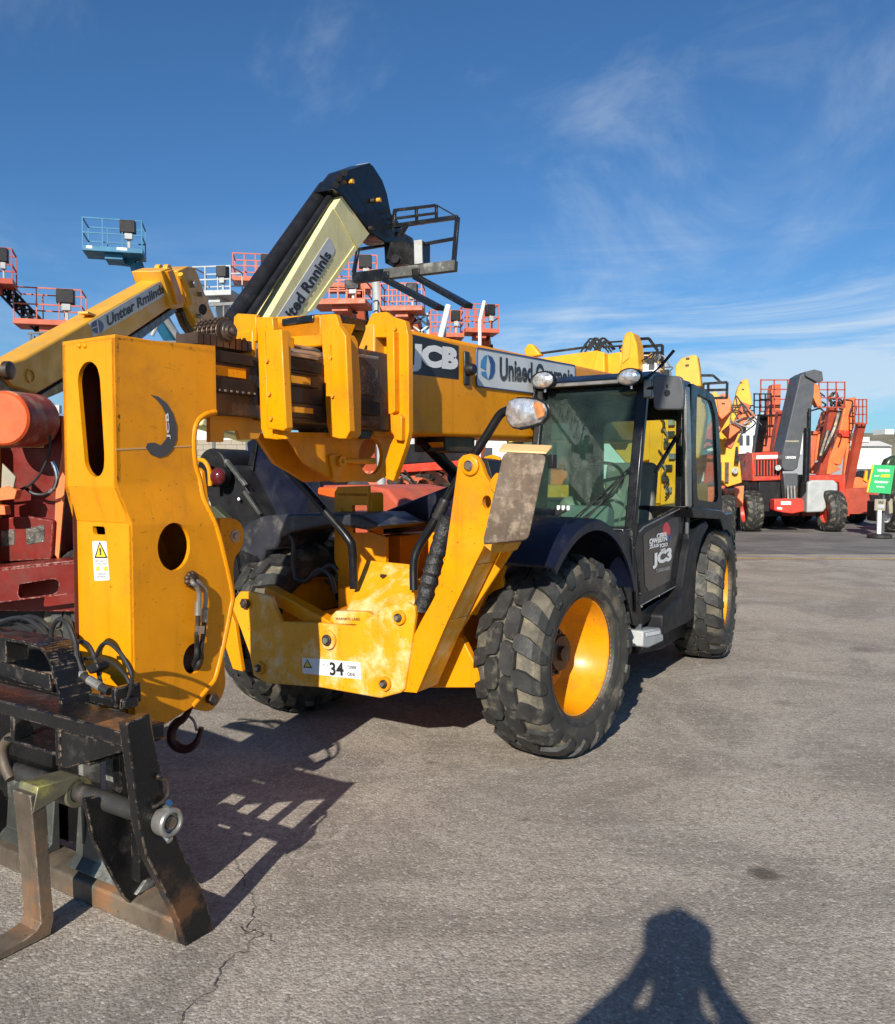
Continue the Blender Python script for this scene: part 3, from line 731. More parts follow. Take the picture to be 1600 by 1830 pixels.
# side strip behind front collar, giving it depth
B().box((-.80, -1.60, 1.98), (-.775, -1.52, 2.50)).done('collar_flange', YEL, T, bevel=.004)
b = B(); b.box((-1.36, -1.62, 2.36), (-.95, -1.30, 2.52)); b.done('collar_top', YEL, T, bevel=.012)
# middle collar
collar(-1.10, [([(572, 562), (600, 561), (606, 580), (612, 600), (606, 612), (590, 618), (596, 720), (612, 740), (622, 784), (590, 783), (584, 760), (577, 640)], 0, .04),
               ([(604, 580), (612, 590), (618, 600), (625, 770), (618, 784), (606, 784), (590, 780), (592, 590)], -.05, .05),
               ([(560, 563), (572, 562), (575, 600), (500, 604), (490, 590), (492, 566)], .02, .03)], bolts=((592, 640, -.05), (596, 708, -.05)))
b = B(); b.prism(xx(-.80, [(614, 598), (634, 600), (640, 610), (646, 700), (646, 776), (640, 783), (622, 783)]), (-.03, 0, 0)); b.done('collar_flange', YEL, T, bevel=.005)
b = B(); b.box((-1.36, -1.08, 2.50), (-.95, -.98, 2.68)); b.done('collar_top', YEL, T, bevel=.012)
# rear collar = end of the outer boom
cr = collar(-.62, [([(690, 562), (724, 573), (730, 600), (731, 770), (724, 800), (703, 860), (680, 852), (697, 795), (706, 778), (703, 760), (700, 600), (688, 592)], 0, .05),
              ([(690, 590), (704, 592), (706, 735), (700, 740), (694, 740)], -.05, .05),
              ([(702, 742), (714, 740), (718, 746), (718, 788), (706, 786), (700, 770)], -.04, .04),
              ([(650, 603), (655, 582), (664, 560), (690, 557), (712, 575), (722, 600), (700, 603)], .03, .04)], bolts=((707, 588, -.005), (708, 634, -.005), (709, 730, -.005)))
# carrier tray and rollers on top
b = B(); p = [M.P(x, y, 'x', -1.0) for x, y in ((560, 562), (600, 560), (660, 573), (665, 592), (640, 590), (560, 575))]
b.prism(p, (-.25, 0, 0)); b.done('hose_tray', BLKW, T, bevel=.006)
b = B(); b.prism(xx(-.93, [(612, 578), (636, 580), (628, 600), (608, 600)]), (-.02, 0, 0)); b.done('tray_bracket', YEL, T, bevel=.003)
c = M.P(412, 592, 'x', -.93)
rl = B()
for k in range(5):
    x_ = -.06 - k * .034
    rl.lathe([(.040, x_), (.066, x_ + .004), (.066, x_ + .026), (.040, x_ + .030)], (c.x, c.y, c.z), 'x', 22)
rl.cyl((c.x - .28, c.y, c.z), (c.x + .03, c.y, c.z), .022, 14)
rl = rl.done('chain_roller', CHAIN, T, bevel=.003)
ch = B()
for k in range(5):
    x_ = -.045 - k * .034
    for j in range(20):
        a = 2 * math.pi * j / 20
        ch.ball((c.x + x_, c.y + math.cos(a) * .072, c.z + math.sin(a) * .072), .012, .008, .008, 6, 4)
ch.done('leaf_chain', CHAIN, rl)
B().lathe([(.018, .0), (.05, .0), (.05, .018), (.034, .024), (.034, .034), (.018, .034)], (c.x - .02, c.y, c.z), 'x', 28).done('roller_cap', DSTEEL, rl, bevel=.003)
B().lathe([(.0, .03), (.016, .03), (.016, .05), (.0, .05)], (c.x - .02, c.y, c.z), 'x', 12).done('roller_bolt', STEEL, rl)
b = B()
for k in range(9): b.box((-1.12, -1.98 + k * .042, 2.40), (-.96, -1.945 + k * .042, 2.455))
b.done('leaf_chain', CHAIN, s1)

# --- outer boom
VB = -.83
b = B()
zT0, zT1 = 2.69, 2.79; zB0, zB1 = 2.01, 2.10
prof = [(-.50, zB0 + .0), (-.50, zT0), (3.9, zT1), (3.9, zB1)]
pts = [Vector((VB, u, z)) for u, z in prof]
b.prism(pts, (-.50, 0, 0)); boom = b.done('boom', YEL, T, bevel=.03, seg=3)
b = B(); b.box((VB - .40, -.60, 2.0), (VB - .10, -.45, 2.70)); b.done('boom_end', YELD, boom, bevel=.01)
b = B(); b.prism(xx(VB + .002, [(731, 596), (820, 618), (820, 678), (731, 668)]), (-.004, 0, 0)); lg = b.done('logo_plate', INK, boom)
text('JCB', xx(VB + .002, [(733, 613), (819, 621), (818, 673), (731, 663)]), SIGNP, lg, bold=.07, off=.003)
b = B(); b.prism(fillet(xx(VB + .006, [(852, 621), (1028, 653), (1028, 712), (852, 690)]), .03, 4), (-.008, 0, 0)); sg = b.done('company_sign', SIGNW, boom, bevel=.002)
fr_ = fillet(xx(VB + .008, [(852, 621), (1028, 653), (1028, 712), (852, 690)]), .03, 4)
B().tube(fr_ + [fr_[0]], .005, 6, cap=False).done('sign_border', INKB, sg)
text('Uniaed Ornrnois', xx(VB + .007, [(893, 637), (1024, 660), (1024, 688), (893, 681)]), INK, sg, bold=.035, off=.002)
lc = [(872.5, 657)]
B().prism(xx(VB + .009, [(860, 645), (866, 636), (871, 634), (869, 650), (869, 662), (859, 656)]), (-.001, 0, 0)).done('logo_mark', INKL, sg)
B().prism(xx(VB + .009, [(860, 664), (869, 664), (872, 678), (866, 674), (861, 670)]), (-.001, 0, 0)).done('logo_mark', INKL, sg)
B().prism(xx(VB + .009, [(872, 634), (880, 638), (885, 648), (885, 664), (881, 675), (873, 679), (876, 668), (877, 652)]), (-.001, 0, 0)).done('logo_mark', INKB, sg)
# marker lamp on a rubber mount
c = M.P(842, 660, 'x', VB + .05)
lm = B(); lm.box(tuple(c + Vector((-.05, -.03, -.11))), tuple(c + Vector((-.03, .04, .13)))); lm = lm.done('marker_lamp_mount', RUB, boom, bevel=.01)
B().lathe([(.0, .03), (.035, .03), (.045, .0), (.045, -.03), (.0, -.03)], c + Vector((.0, 0, .0)), 'x', 20, closed=True).done('marker_lamp', PLAS, lm)
# boom underside brackets, lift cylinder area
b = B(); b.prism(xx(-.98, [(350, 742), (470, 742), (470, 768), (462, 785), (430, 786), (426, 770), (402, 770), (400, 790), (376, 790), (376, 745)]), (-.03, 0, 0)); b.done('hose_guard', YELD, T, bevel=.005)
b = B(); b.prism([Vector((-.93, -.98, 2.03)), Vector((-.93, -.62, 2.04)), Vector((-.93, -.64, 1.98)), Vector((-.93, -.96, 1.98))], (-.3, 0, 0)); b.done('slide_shoe', BLKW, T, bevel=.004)
bigp = [(512, 775), (575, 778), (700, 790), (722, 796), (700, 862), (682, 905), (690, 962), (640, 962), (618, 948), (575, 846), (545, 835)]
hb = xx(-.98, ell(663, 815, 22, 33, 22))
b = B(); b.plate('x', -.98, xx(-.98, [(512, 772), (722, 776), (722, 806), (690, 850), (672, 862), (640, 860), (602, 862), (578, 846), (548, 828)]), (hb,), .03)
b.plate('x', -1.22, xx(-.98, [(512, 772), (722, 776), (722, 806), (690, 850), (672, 862), (640, 860), (602, 862), (578, 846), (548, 828)]), (), .03)
b.done('boom_bracket', YEL, T, bevel=.004)
c = M.P(609, 824, 'x', -.95)
b = B(); b.prism(fillet(xx(-.955, [(591, 812), (612, 811), (622, 820), (620, 835), (610, 846), (598, 860), (596, 840)]), .02, 3), (-.02, 0, 0)); b.lathe([(.014, 0), (.034, 0), (.034, .02), (.014, .02)], c, 'x', 20); rb = b.done('ram_bracket', YEL, T, bevel=.003)
B().cyl(c, M.P(668, 824, 'x', -.95), .012, 10, .022).done('ram_rod', YELD, rb)
b = B(); b.box((VB - .32, .15, 1.92), (VB - .05, .55, 2.03)); b.done('ram_shoe', DSTEEL, T, bevel=.006)
b = B(); b.prism(xx(-.9, [(785, 790), (822, 790), (828, 804), (800, 808)]), (-.1, 0, 0)); b.done('underside_plate', YEL, T, bevel=.004)
b = B(); b.cyl((-1.05, .55, 1.75), (-1.05, 1.9, 1.15), .07, 18); b.cyl((-1.05, .1, 2.0), (-1.05, .6, 1.74), .045, 14); b.done('lift_cylinder', BLK, T)

# --- chassis
b = B()
b.box((-1.45, -.35, .50), (-.62, 4.1, .98)); b.box((-1.35, -.78, .42), (-.72, -.30, .86))
chs = b.done('chassis', YEL, T, bevel=.012)
b = B(); b.box((-1.9, -.14, .52), (-.1, .14, .74)); b.box((-1.9, 3.2, .52), (-.1, 3.48, .74)); b.cyl((-1.8, 0, .63), (-.15, 0, .63), .14, 20); b.done('axle', DSTEEL, T, bevel=.02)
# front cross plate, worn
cross_px = [(412, 1080), (429, 1057), (450, 1058), (484, 1066), (494, 1092), (503, 1111), (566, 1113), (632, 1119), (660, 1103), (694, 1083), (728, 1077), (741, 1084), (742, 1100), (738, 1130), (723, 1231), (716, 1238), (680, 1248), (573, 1229), (474, 1221), (453, 1207), (446, 1169), (430, 1125)]
UC = -.92
b = B(); b.prism(yy(UC, cross_px), (0, .035, 0)); cross = b.done('stabiliser_beam', YELW, T, bevel=.008)
b = B(); b.box((-1.35, UC + .03, .50), (-.72, UC + .20, .80)); b.done('beam_box', YELW, cross, bevel=.01)
for (x_, y_, r_, col_) in ((589, 1143, .058, YELW), (716, 1103, .042, YEL), (690, 1221, .042, YEL), (466, 1193, .042, YELD)):
    c = M.P(x_, y_, 'y', UC)
    bs = B().lathe([(.02, 0), (r_, 0), (r_, -.022), (.02, -.022)], c, 'y', 26).done('pin_boss', col_, cross, bevel=.003)
    B().lathe([(.0, -.01), (r_ * .62, -.01), (r_ * .6, -.034), (.0, -.034)], c, 'y', 16).done('pin', DSTEEL, bs, bevel=.003)
    B().cyl(c + OY * -.045, c + OY * -.03, r_ * .34, 6).done('pin_bolt', STEEL, bs)
c = M.P(441, 1078, 'y', UC); B().cyl(c - OY * .03, c, .036, 6).cyl(c - OY * .04, c, .02, 12).done('nut', DSTEEL, cross, bevel=.003)
st = B().prism(yy(UC - .003, [(540, 1175), (644, 1184), (645, 1214), (541, 1203)]), (0, .002, 0)).done('load_sticker', SIGNP, cross)
text('34', yy(UC - .003, [(589, 1183), (614, 1184), (615, 1208), (590, 1207)]), INK, st, bold=.03, off=.0015)
text('< r', yy(UC - .003, [(578, 1185), (587, 1186), (587, 1193), (578, 1192)]), INK, st, bold=.0, off=.0015)
text('TONNE', yy(UC - .003, [(621, 1189), (637, 1190), (637, 1196), (621, 1195)]), INK, st, bold=.02, off=.0015)
text('CRNL', yy(UC - .003, [(621, 1201), (636, 1203), (636, 1209), (621, 1208)]), INK, st, bold=.02, off=.0015)
B().prism(yy(UC - .0045, [(549, 1178), (558, 1194), (542, 1193)]), (0, .001, 0)).done('warning_triangle', INK, st)
B().prism(yy(UC - .006, [(549, 1181), (555, 1192), (545, 1191)]), (0, .001, 0)).done('warning_triangle', WARN, st)
# bright sloping cover behind the beam
sl = [M.P(655, 1000, 'y', -.45), M.P(735, 1008, 'y', -.45), M.P(742, 1085, 'y', -.80), M.P(700, 1110, 'y', -.86), M.P(612, 1108, 'y', -.86)]
b = B(); b.prism(sl, (0, .06, -.05)); cov = b.done('sloping_cover', YELW, T, bevel=.008)
c = M.P(687, 1031, 'y', -.56) ; B().cyl(c + Vector((0, -.03, .01)), c + Vector((0, .03, 0)), .012, 10).done('bolt_hole', INK, cov)
b = B(); b.prism(yy(-.86, [(590, 1103), (600, 1092), (655, 1094), (668, 1100), (640, 1117), (590, 1115)]), (0, .08, 0)); b.done('cover_step', YELW, cross, bevel=.006)
text('WARNING LABEL', yy(-.862, [(600, 1103), (645, 1104), (645, 1109), (600, 1108)]), DSTEEL, cov, bold=.0, off=.003)
b = B(); b.bar(M.P(482, 1058, 'y', -.70), M.P(598, 1122, 'y', -.84), .09, .09); b.done('stabiliser_link', YEL, T, bevel=.008)
# pillar with square cut-out
sqh = [M.P(x, y, 'y', -.15) for x, y in ((630, 903), (656, 903), (657, 952), (631, 952))]
b = B(); b.plate('y', -.15, [M.P(x, y, 'y', -.15) for x, y in ((598, 880), (604, 870), (658, 868), (660, 950), (690, 960), (690, 1040), (612, 1050), (598, 1000))], (sqh,), .03)
b.box((M.P(598, 900, 'y', -.15).x, -.12, .9), (M.P(598, 900, 'y', -.15).x + .03, .02, 1.62)); b.box((M.P(660, 900, 'y', -.15).x - .03, -.12, .9), (M.P(660, 900, 'y', -.15).x, .02, 1.62))
b.box((M.P(604, 870, 'y', -.15).x, -.15, 1.6), (M.P(658, 870, 'y', -.15).x, .02, 1.63))
pil = b.done('boom_tower', YEL, T, bevel=.006)
c = M.P(609, 913, 'y', -.15); B().cyl(c - OY * .02, c, .022, 6).done('bolt', YELD, pil)
b = B(); b.box((-1.0, .1, .98), (-.84, 3.9, 1.35)); b.box((-1.55, .3, .95), (-1.38, 3.9, 1.30)); b.done('boom_well', YEL, T, bevel=.01)
b = B(); b.prism([Vector((-.45, -.32, z)) + OY * y for y, z in ((0, 1.0), (.35, 1.12), (1.2, 1.14), (1.2, .7), (0, .62))], (-.45, 0, 0)); b.done('inner_guard', YEL, T, bevel=.01)
# dark blue engine cover
b = B(); cp_y = .05
a_ = [M.P(x, y, 'y', .22) for x, y in ((665, 928), (690, 912), (802, 868), (812, 876), (806, 926), (740, 940), (664, 958), (660, 944))]
b.prism(a_, (0, .35, 0)); b.done('engine_cover', NAVY, T, bevel=.02, seg=3)
# side panels in front of left wheel (yellow, scalloped edge)
b = B(); b.prism(yy(-.42, [(835, 1030), (895, 994), (905, 1008), (898, 1030), (901, 1048), (893, 1060), (880, 1062), (874, 1075), (876, 1088), (838, 1075), (826, 1068)]), (0, .03, 0)); b.done('mudguard_bracket', YEL, T, bevel=.004)
b = B(); b.prism(yy(-.55, [(752, 1229), (788, 1130), (826, 1140), (858, 1205), (856, 1229)]), (0, .05, 0)); b.done('front_guard', YEL, T, bevel=.006)
b = B(); b.prism(yy(-.5, [(775, 960), (835, 955), (900, 990), (850, 1100), (775, 1090)]), (0, .03, 0)); b.done('front_guard', YEL, T, bevel=.006)

# --- left stabiliser leg
UL = -.90
leg_px = [(818, 836), (820, 822), (828, 814), (840, 811), (852, 815), (860, 828), (867, 848), (878, 866), (886, 880), (876, 930), (866, 966), (864, 978), (848, 1010), (800, 1110), (745, 1238), (722, 1236), (732, 1180), (738, 1140), (752, 1112), (770, 1080), (790, 1040), (794, 1010), (806, 925)]
hole_px = ell(870, 897, 8, 12, 16)
b = B(); b.plate('y', UL, yy(UL, leg_px), (yy(UL, hole_px),), .035)
leg = b.done('stabiliser_leg', YEL, T, bevel=.007)
b = B()
rp = [(878, 866), (886, 880), (876, 930), (866, 966), (864, 978), (848, 1010), (800, 1110), (745, 1238)]
P3 = yy(UL, rp)
for a, c in zip(P3[2:-1], P3[3:]):
    b.hexa([a + OY * .03, a + OY * .22, a + OY * .22 - OX * .02, a + OY * .03 - OX * .02, c + OY * .03, c + OY * .22, c + OY * .22 - OX * .02, c + OY * .03 - OX * .02])
b.done('leg_side_plate', YELW, leg, bevel=.006)
b = B(); ear = [M.P(x, y, 'y', UL) for x, y in leg_px[:8]] + [M.P(x, y, 'y', UL) for x, y in ((884, 880), (884, 980), (800, 1110), (722, 1236), (738, 1140), (794, 1010), (806, 925))]
b.prism([p + OY * .24 for p in ear], (0, .03, 0)); b.done('leg_rear_plate', YEL, leg, bevel=.006)
c = M.P(842, 832, 'y', UL)
bs = B().lathe([(.02, 0), (.055, 0), (.055, -.016), (.044, -.022), (.02, -.022)], c, 'y', 28).done('pin_boss', YEL, leg, bevel=.003)
B().lathe([(.0, .0), (.028, -.0), (.028, -.034), (.02, -.042), (.0, -.042)], c, 'y', 20).done('pin', CHROME, bs)
b = B(); b.prism([M.P(x, y, 'y', UL + .04) for x, y in ((850, 818), (872, 822), (884, 866), (876, 872), (862, 840))], (0, .17, 0)); b.done('pad_pivot', PLAS, leg, bevel=.005)
b = B(); b.prism([M.P(x, y, 'y', UL - .02) for x, y in ((876, 858), (886, 845), (898, 848), (894, 868), (884, 882), (876, 872))], (0, .03, 0)); b.done('pad_lug', YEL, leg, bevel=.004)
# stabiliser foot
fp = [M.P(900, 808, 'y', -.96), M.P(977, 812, 'y', -.88), M.P(944, 964, 'y', -1.04), M.P(862, 972, 'y', -1.10)]
n_ = (fp[1] - fp[0]).cross(fp[2] - fp[1]).normalized()
if n_.y < 0: n_ = -n_
b = B(); rows = []
k_ = 14
o_ = fillet(fp, .03, 3); b.prism(o_, n_ * .022)
foot = b.done('stabiliser_foot', PAD, T, bevel=.004)
b = B(); q0, q1 = fp[0], fp[1]
b.hexa([q0 + Vector((-.03, .0, .0)), q1 + Vector((.0, .0, 0)), q1 + Vector((0, .07, .035)), q0 + Vector((-.04, .07, .035)), q0 + Vector((-.03, 0, .012)), q1 + Vector((0, 0, .012)), q1 + Vector((0, .07, .05)), q0 + Vector((-.04, .07, .05))])
b.done('foot_lip', TAN, foot, bevel=.004)
B().prism([M.P(x, y, 'y', -.93) for x, y in ((862, 973), (902, 972), (893, 988), (880, 988))], (0, .2, 0)).done('foot_gusset', YELD, foot, bevel=.004)
b = B(); b.bar(fp[1] + Vector((.01, .05, .0)), fp[1] + Vector((.01, .05, -.07)), .03, .05); b.done('foot_clip', PLAS, foot, bevel=.004)
# stabiliser ram with cloth sleeve
b = B(); A_, C_ = M.P(800, 925, 'y', -.78), M.P(752, 1092, 'y', -.84)
n = 26; pts = []; rad = []
for i in range(n + 1):
    t = i / n; p = A_.lerp(C_, t); pts.append(p + Vector((random.uniform(-.004, .004), 0, 0))); rad.append(.050 + .002 * math.sin(i * 2.2) + random.uniform(-.005, .005))
b.tube(pts, rad, 14); b.done('ram_sleeve', mat('knit_sleeve', (0.02, 0.021, 0.022), 0.42, var=0.4, vscale=30, dirt=(0.12, 0.12, 0.11), dirt_amt=0.35, dirt_scale=40, bump=1.0, bscale=45), T)
# right stabiliser leg (partly behind the boom head)
b = B(); mir = [Vector((-2.34 - p.x + .0, p.y, p.z - .06)) for p in yy(UL, leg_px)]
b.prism([p + Vector((0, .03, 0)) for p in mir], (0, .035, 0)); b.done('stabiliser_leg', YEL, T, bevel=.006)
c = Vector((-2.06 - M.P(842, 832, 'y', UL).x, UL, M.P(842, 832, 'y', UL).z))

# --- headlamp stalks
def vec(*a): return Vector(a)
k1 = [M.P(907, 733, 'y', -.55), M.P(893, 742, 'y', -.55), M.P(872, 775, 'y', -.56), M.P(842, 822, 'y', -.58), M.P(810, 872, 'y', -.60), M.P(775, 935, 'y', -.64), M.P(750, 975, 'y', -.66), M.P(740, 1005, 'y', -.68), M.P(740, 1055, 'y', -.70)]
stk = B().tube(smooth_path(k1, 5), .026, 12).done('headlamp_stalk', BLK, T)
B().tube(smooth_path([M.P(797, 893, 'y', -.63), M.P(788, 912, 'y', -.64), M.P(780, 927, 'y', -.645)], 4), [.031 + .004 * (i % 2) for i in range(9)], 12).done('corrugated_sleeve', RUB, stk)
k2 = [M.P(460, 784, 'y', -.75), M.P(480, 802, 'y', -.75), M.P(540, 866, 'y', -.74), M.P(585, 918, 'y', -.73), M.P(622, 962, 'y', -.72), M.P(630, 985, 'y', -.71), M.P(633, 1052, 'y', -.70)]
B().tube(smooth_path(k2, 5), .027, 12).done('headlamp_stalk', BLK, T)
# pear shaped headlamp
def blob_face(cx, cy, pts, u, m, depth, parent, name):
    P = [M.P(x, y, 'y', u) for x, y in pts]; c = sum(P, Vector()) / len(P); b = B()
    rings = []
    for sc_, off in ((1.0, 0), (.92, -.012), (.7, -.024), (.35, -.03)):
        rings.append([b.bm.verts.new(c + (p - c) * sc_ + OY * off) for p in P])
    n = len(P)
    for i in range(3):
        for k in range(n): b.bm.faces.new((rings[i][k], rings[i][(k + 1) % n], rings[i + 1][(k + 1) % n], rings[i + 1][k]))
    b.bm.faces.new(rings[-1])
    back = []
    for sc_, off in ((1.0, 0), (1.0, depth * .4), (.75, depth * .8), (.4, depth)):
        back.append([b.bm.verts.new(c + (p - c) * sc_ + OY * off) for p in P])
    for i in range(3):
        for k in range(n):
            f = b.bm.faces.new((back[i][k], back[i + 1][k], back[i + 1][(k + 1) % n], back[i][(k + 1) % n])); f.material_index = 1
    b.bm.faces.new(back[-1]).material_index = 1
    bmesh.ops.remove_doubles(b.bm, verts=b.bm.verts, dist=.0005)
    return b.done(name, [m, PLAS], parent, smooth=60)
hl_px = [(905, 728), (910, 716), (922, 711), (940, 711), (960, 714), (973, 721), (978, 732), (976, 745), (966, 756), (948, 762), (928, 766), (914, 763), (906, 752), (903, 740)]
hl = blob_face(0, 0, hl_px, -.58, LENS, .13, T, 'headlamp')
P = [M.P(x, y, 'y', -.606) for x, y in ((957, 716), (969, 721), (975, 731), (973, 743), (962, 749), (956, 735), (953, 724))]
B().prism(P, (0, -.004, 0)).done('indicator_lens', AMBER, hl, bevel=.002)
hr = [M.P(x, y, 'y', -.612) for x, y in hl_px]
cc = sum(hr, Vector()) / len(hr)
B().tube([cc + (p - cc) * 1.02 + OY * .03 for p in hr + [hr[0]]], .006, 6, cap=False).done('lamp_rim', BLK, hl)

# --- hoses and clutter between wheel and boom, right side fender
b = B()
def fender(v0, v1, a0, a1, r, cy, cz, flare=.0, lip=.05, n=18):
    o = []; b = B(); rows = []
    for i in range(n + 1):
        a = R_(a0 + (a1 - a0) * i / n)
        cs, sn = math.cos(a), math.sin(a)
        row = []
        for v, rr in ((v0, r), (v0, r + .018), ((v0 + v1) / 2, r + .032), (v1 - .03, r + .022), (v1, r + .0), (v1, r - lip), (v1 - .015, r - lip), (v1 - .02, r)):
            row.append(b.bm.verts.new((v, cy + rr * cs, cz + rr * sn)))
        rows.append(row)
    m = len(rows[0])
    for i in range(n):
        for k in range(m): b.bm.faces.new((rows[i][k], rows[i][(k + 1) % m], rows[i + 1][(k + 1) % m], rows[i + 1][k]))
    b.bm.faces.new(rows[0]); b.bm.faces.new(rows[-1][::-1])
    return b
# angles measured from rearward (+y) through up
fender(-.42, .30, 24, 134, .83, 0, .635).done('front_mudguard', NAVY, T, smooth=50)
b = B(); b.prism([Vector((-.42, -.02 + y, z)) for y, z in ((-.52, 1.30), (.0, 1.46), (.55, 1.30), (.95, .95), (1.0, 1.5), (.2, 1.55), (-.35, 1.48))], (-.04, 0, 0)); b.done('mudguard_inner', NAVY, T)
DUSTP = mat('dusty_dark_plastic', (0.022, 0.024, 0.032), 0.45, var=0.3, dirt=(0.15, 0.145, 0.13), dirt_amt=0.45, dirt_scale=5, bump=0.1)
b = B(); b.prism(yy(-.50, [(428, 985), (432, 945), (446, 932), (470, 922), (520, 918), (572, 917), (640, 919), (680, 940), (655, 948), (600, 938), (570, 942), (522, 951), (503, 960), (492, 982), (474, 984), (468, 1010), (440, 1010)]), (0, .55, 0)); b.done('front_mudguard', DUSTP, T, bevel=.02, seg=3)
DG = mat('dusty_casting', (0.13, 0.125, 0.09), 0.85, var=0.4, vscale=9, dirt=(0.26, 0.25, 0.17), dirt_amt=0.5, dirt_scale=9, bump=0.6, bscale=25)
b = B(); b.prism(yy(.0, [(488, 985), (520, 966), (560, 962), (606, 968), (612, 1040), (560, 1050), (500, 1030)]), (0, .25, 0)); b.done('axle_casting', DG, T, bevel=.04, seg=3)
b = B()
for x_, y_, r_ in ((560, 975, .07), (575, 985, .05), (540, 985, .05), (590, 972, .045)):
    c = M.P(x_, y_, 'y', -.03); b.ball(c, r_, r_ * .8, r_ * .7, 12, 8)
b.done('casting_boss', DG, T)
b = B(); b.prism(yy(.1, [(410, 985), (470, 985), (490, 1010), (600, 1040), (612, 1075), (440, 1060)]), (0, .2, 0)); b.done('dark_underframe', PLAS, T, bevel=.02)
b = B()
for pts, r in (([(500, 962), (515, 955), (524, 968), (524, 1010), (528, 1035)], .017), ([(528, 1035), (548, 1038), (570, 1018), (590, 1028), (600, 1060)], .017), ([(430, 985), (455, 1010), (470, 1060)], .02), ([(470, 985), (480, 1020), (500, 1060)], .02), ([(560, 1030), (590, 1010), (605, 1020)], .016), ([(415, 1000), (428, 985), (445, 990), (452, 1030)], .014)):
    o = B().tube(smooth_path([M.P(x, y, 'y', -.45) for x, y in pts], 6), r, 10).done('hydraulic_hose', RUB, T)
b = B(); b.prism(yy(-.50, [(420, 990), (432, 978), (462, 990), (470, 1000), (468, 1062), (430, 1050)]), (0, .2, 0)); b.done('valve_block', BLKW, T, bevel=.02)

# --- cab
CV0, CV1 = -.80, .12
def cabf(x, u, z): return Vector((x, u, z))
UW0, UW1, ZW0, ZW1 = 1.20, 1.46, 1.37, 2.47            # windscreen bottom / top
UB, UE = 2.40, 2.62                                     # B pillar, cab rear
fl = B()
fl.box((CV0, 1.05, .80), (CV1 - .04, UE, .95))
fl.box((CV0, 1.02, .95), (CV1 - .02, 1.20, 1.30))
cab = fl.done('cab', BLK, T, bevel=.01)
b = B(); b.bar((CV1 - .03, UW0 - .02, 1.28), (CV1 - .03, UW1, 2.50), .085, .06, (0, 1, 0)); b.bar((CV0 + .03, UW0, 1.28), (CV0 + .03, UW1, 2.50), .07, .06, (0, 1, 0))
b.bar((CV1 - .03, UW0 - .02, 1.30), (CV1 - .03, UW0 + .06, .72), .075, .06, (0, 1, 0))
b.done('windscreen_pillar', BLK, cab, bevel=.012)
b = B(); b.box((CV1 - .06, UB - .05, .80), (CV1, UB + .03, 2.50)); b.box((CV1 - .06, UE - .06, .95), (CV1 - .005, UE, 2.46)); b.box((CV0, UE - .06, .95), (CV0 + .06, UE, 2.46)); b.box((CV0, UB - .3, .95), (CV0 + .03, UB - .22, 2.46)); b.done('cab_pillar', BLK, cab, bevel=.01)
b = B(); b.box((CV0, 1.04, 1.28), (CV1 - .02, 1.26, 1.37)); b.done('windscreen_sill', BLK, cab, bevel=.015)
# roof
b = B()
b.prism([Vector((CV0 - .02, u, z)) for u, z in ((1.38, 2.45), (1.40, 2.50), (1.55, 2.56), (2.5, 2.57), (2.70, 2.50), (2.68, 2.44), (1.6, 2.46))], (CV1 - CV0 + .04, 0, 0)); b.done('roof', BLK, cab, bevel=.02, seg=3)
b = B(); b.bar((CV0 + .02, 1.38, 2.475), (CV1 - .02, 1.38, 2.475), .03, .03); b.done('roof_trim', STEEL, cab, bevel=.006)
b = B(); b.tube(smooth_path([(CV0 - .0, 1.44, 2.49), (CV0 - .03, 1.42, 2.42), (CV0 - .04, 1.38, 2.28), (CV0 - .04, 1.34, 2.15)]), .035, 8); b.done('roof_corner', PLAS, cab)
# glass
b = B(); wq = [Vector((CV0 + .05, UW0 + .01, ZW0)), Vector((CV1 - .06, UW0 + .01, ZW0)), Vector((CV1 - .06, UW1, ZW1 - .02)), Vector((CV0 + .05, UW1, ZW1 - .02))]
b.prism(wq, (0, .006, 0)); b.done('windscreen', GLASS, cab)
b = B()
rw = [Vector((CV0 + .10, UE - .02, 1.25)), Vector((CV1 - .1, UE - .02, 1.25)), Vector((CV1 - .1, UE - .02, 2.25)), Vector((CV0 + .10, UE - .02, 2.25))]
b.plate('y', UE - .03, [Vector((CV0 + .05, 0, .95)), Vector((CV1 - .05, 0, .95)), Vector((CV1 - .05, 0, 2.46)), Vector((CV0 + .05, 0, 2.46))], (fillet(rw, .09, 4),), .03)
b.done('cab_rear_wall', BLK, cab, bevel=.004)
B().prism([p + OY * -.0 for p in rw], (0, .005, 0)).done('rear_window', GLASS, cab)
b = B(); sw = fillet([Vector((CV0, u, z)) for u, z in ((1.52, 1.30), (2.05, 1.30), (2.05, 2.36), (1.66, 2.36))], .07, 4)
b.plate('x', CV0 + .03, [Vector((CV0, 1.30, .95)), Vector((CV0, UE - .04, .95)), Vector((CV0, UE - .04, 2.46)), Vector((CV0, 1.48, 2.46)), Vector((CV0, 1.28, 1.4))], (sw,), .03)
b.done('cab_side_wall', BLK, cab, bevel=.004)
B().prism([p + OX * .01 for p in sw], (.005, 0, 0)).done('side_window', GLASS, cab)
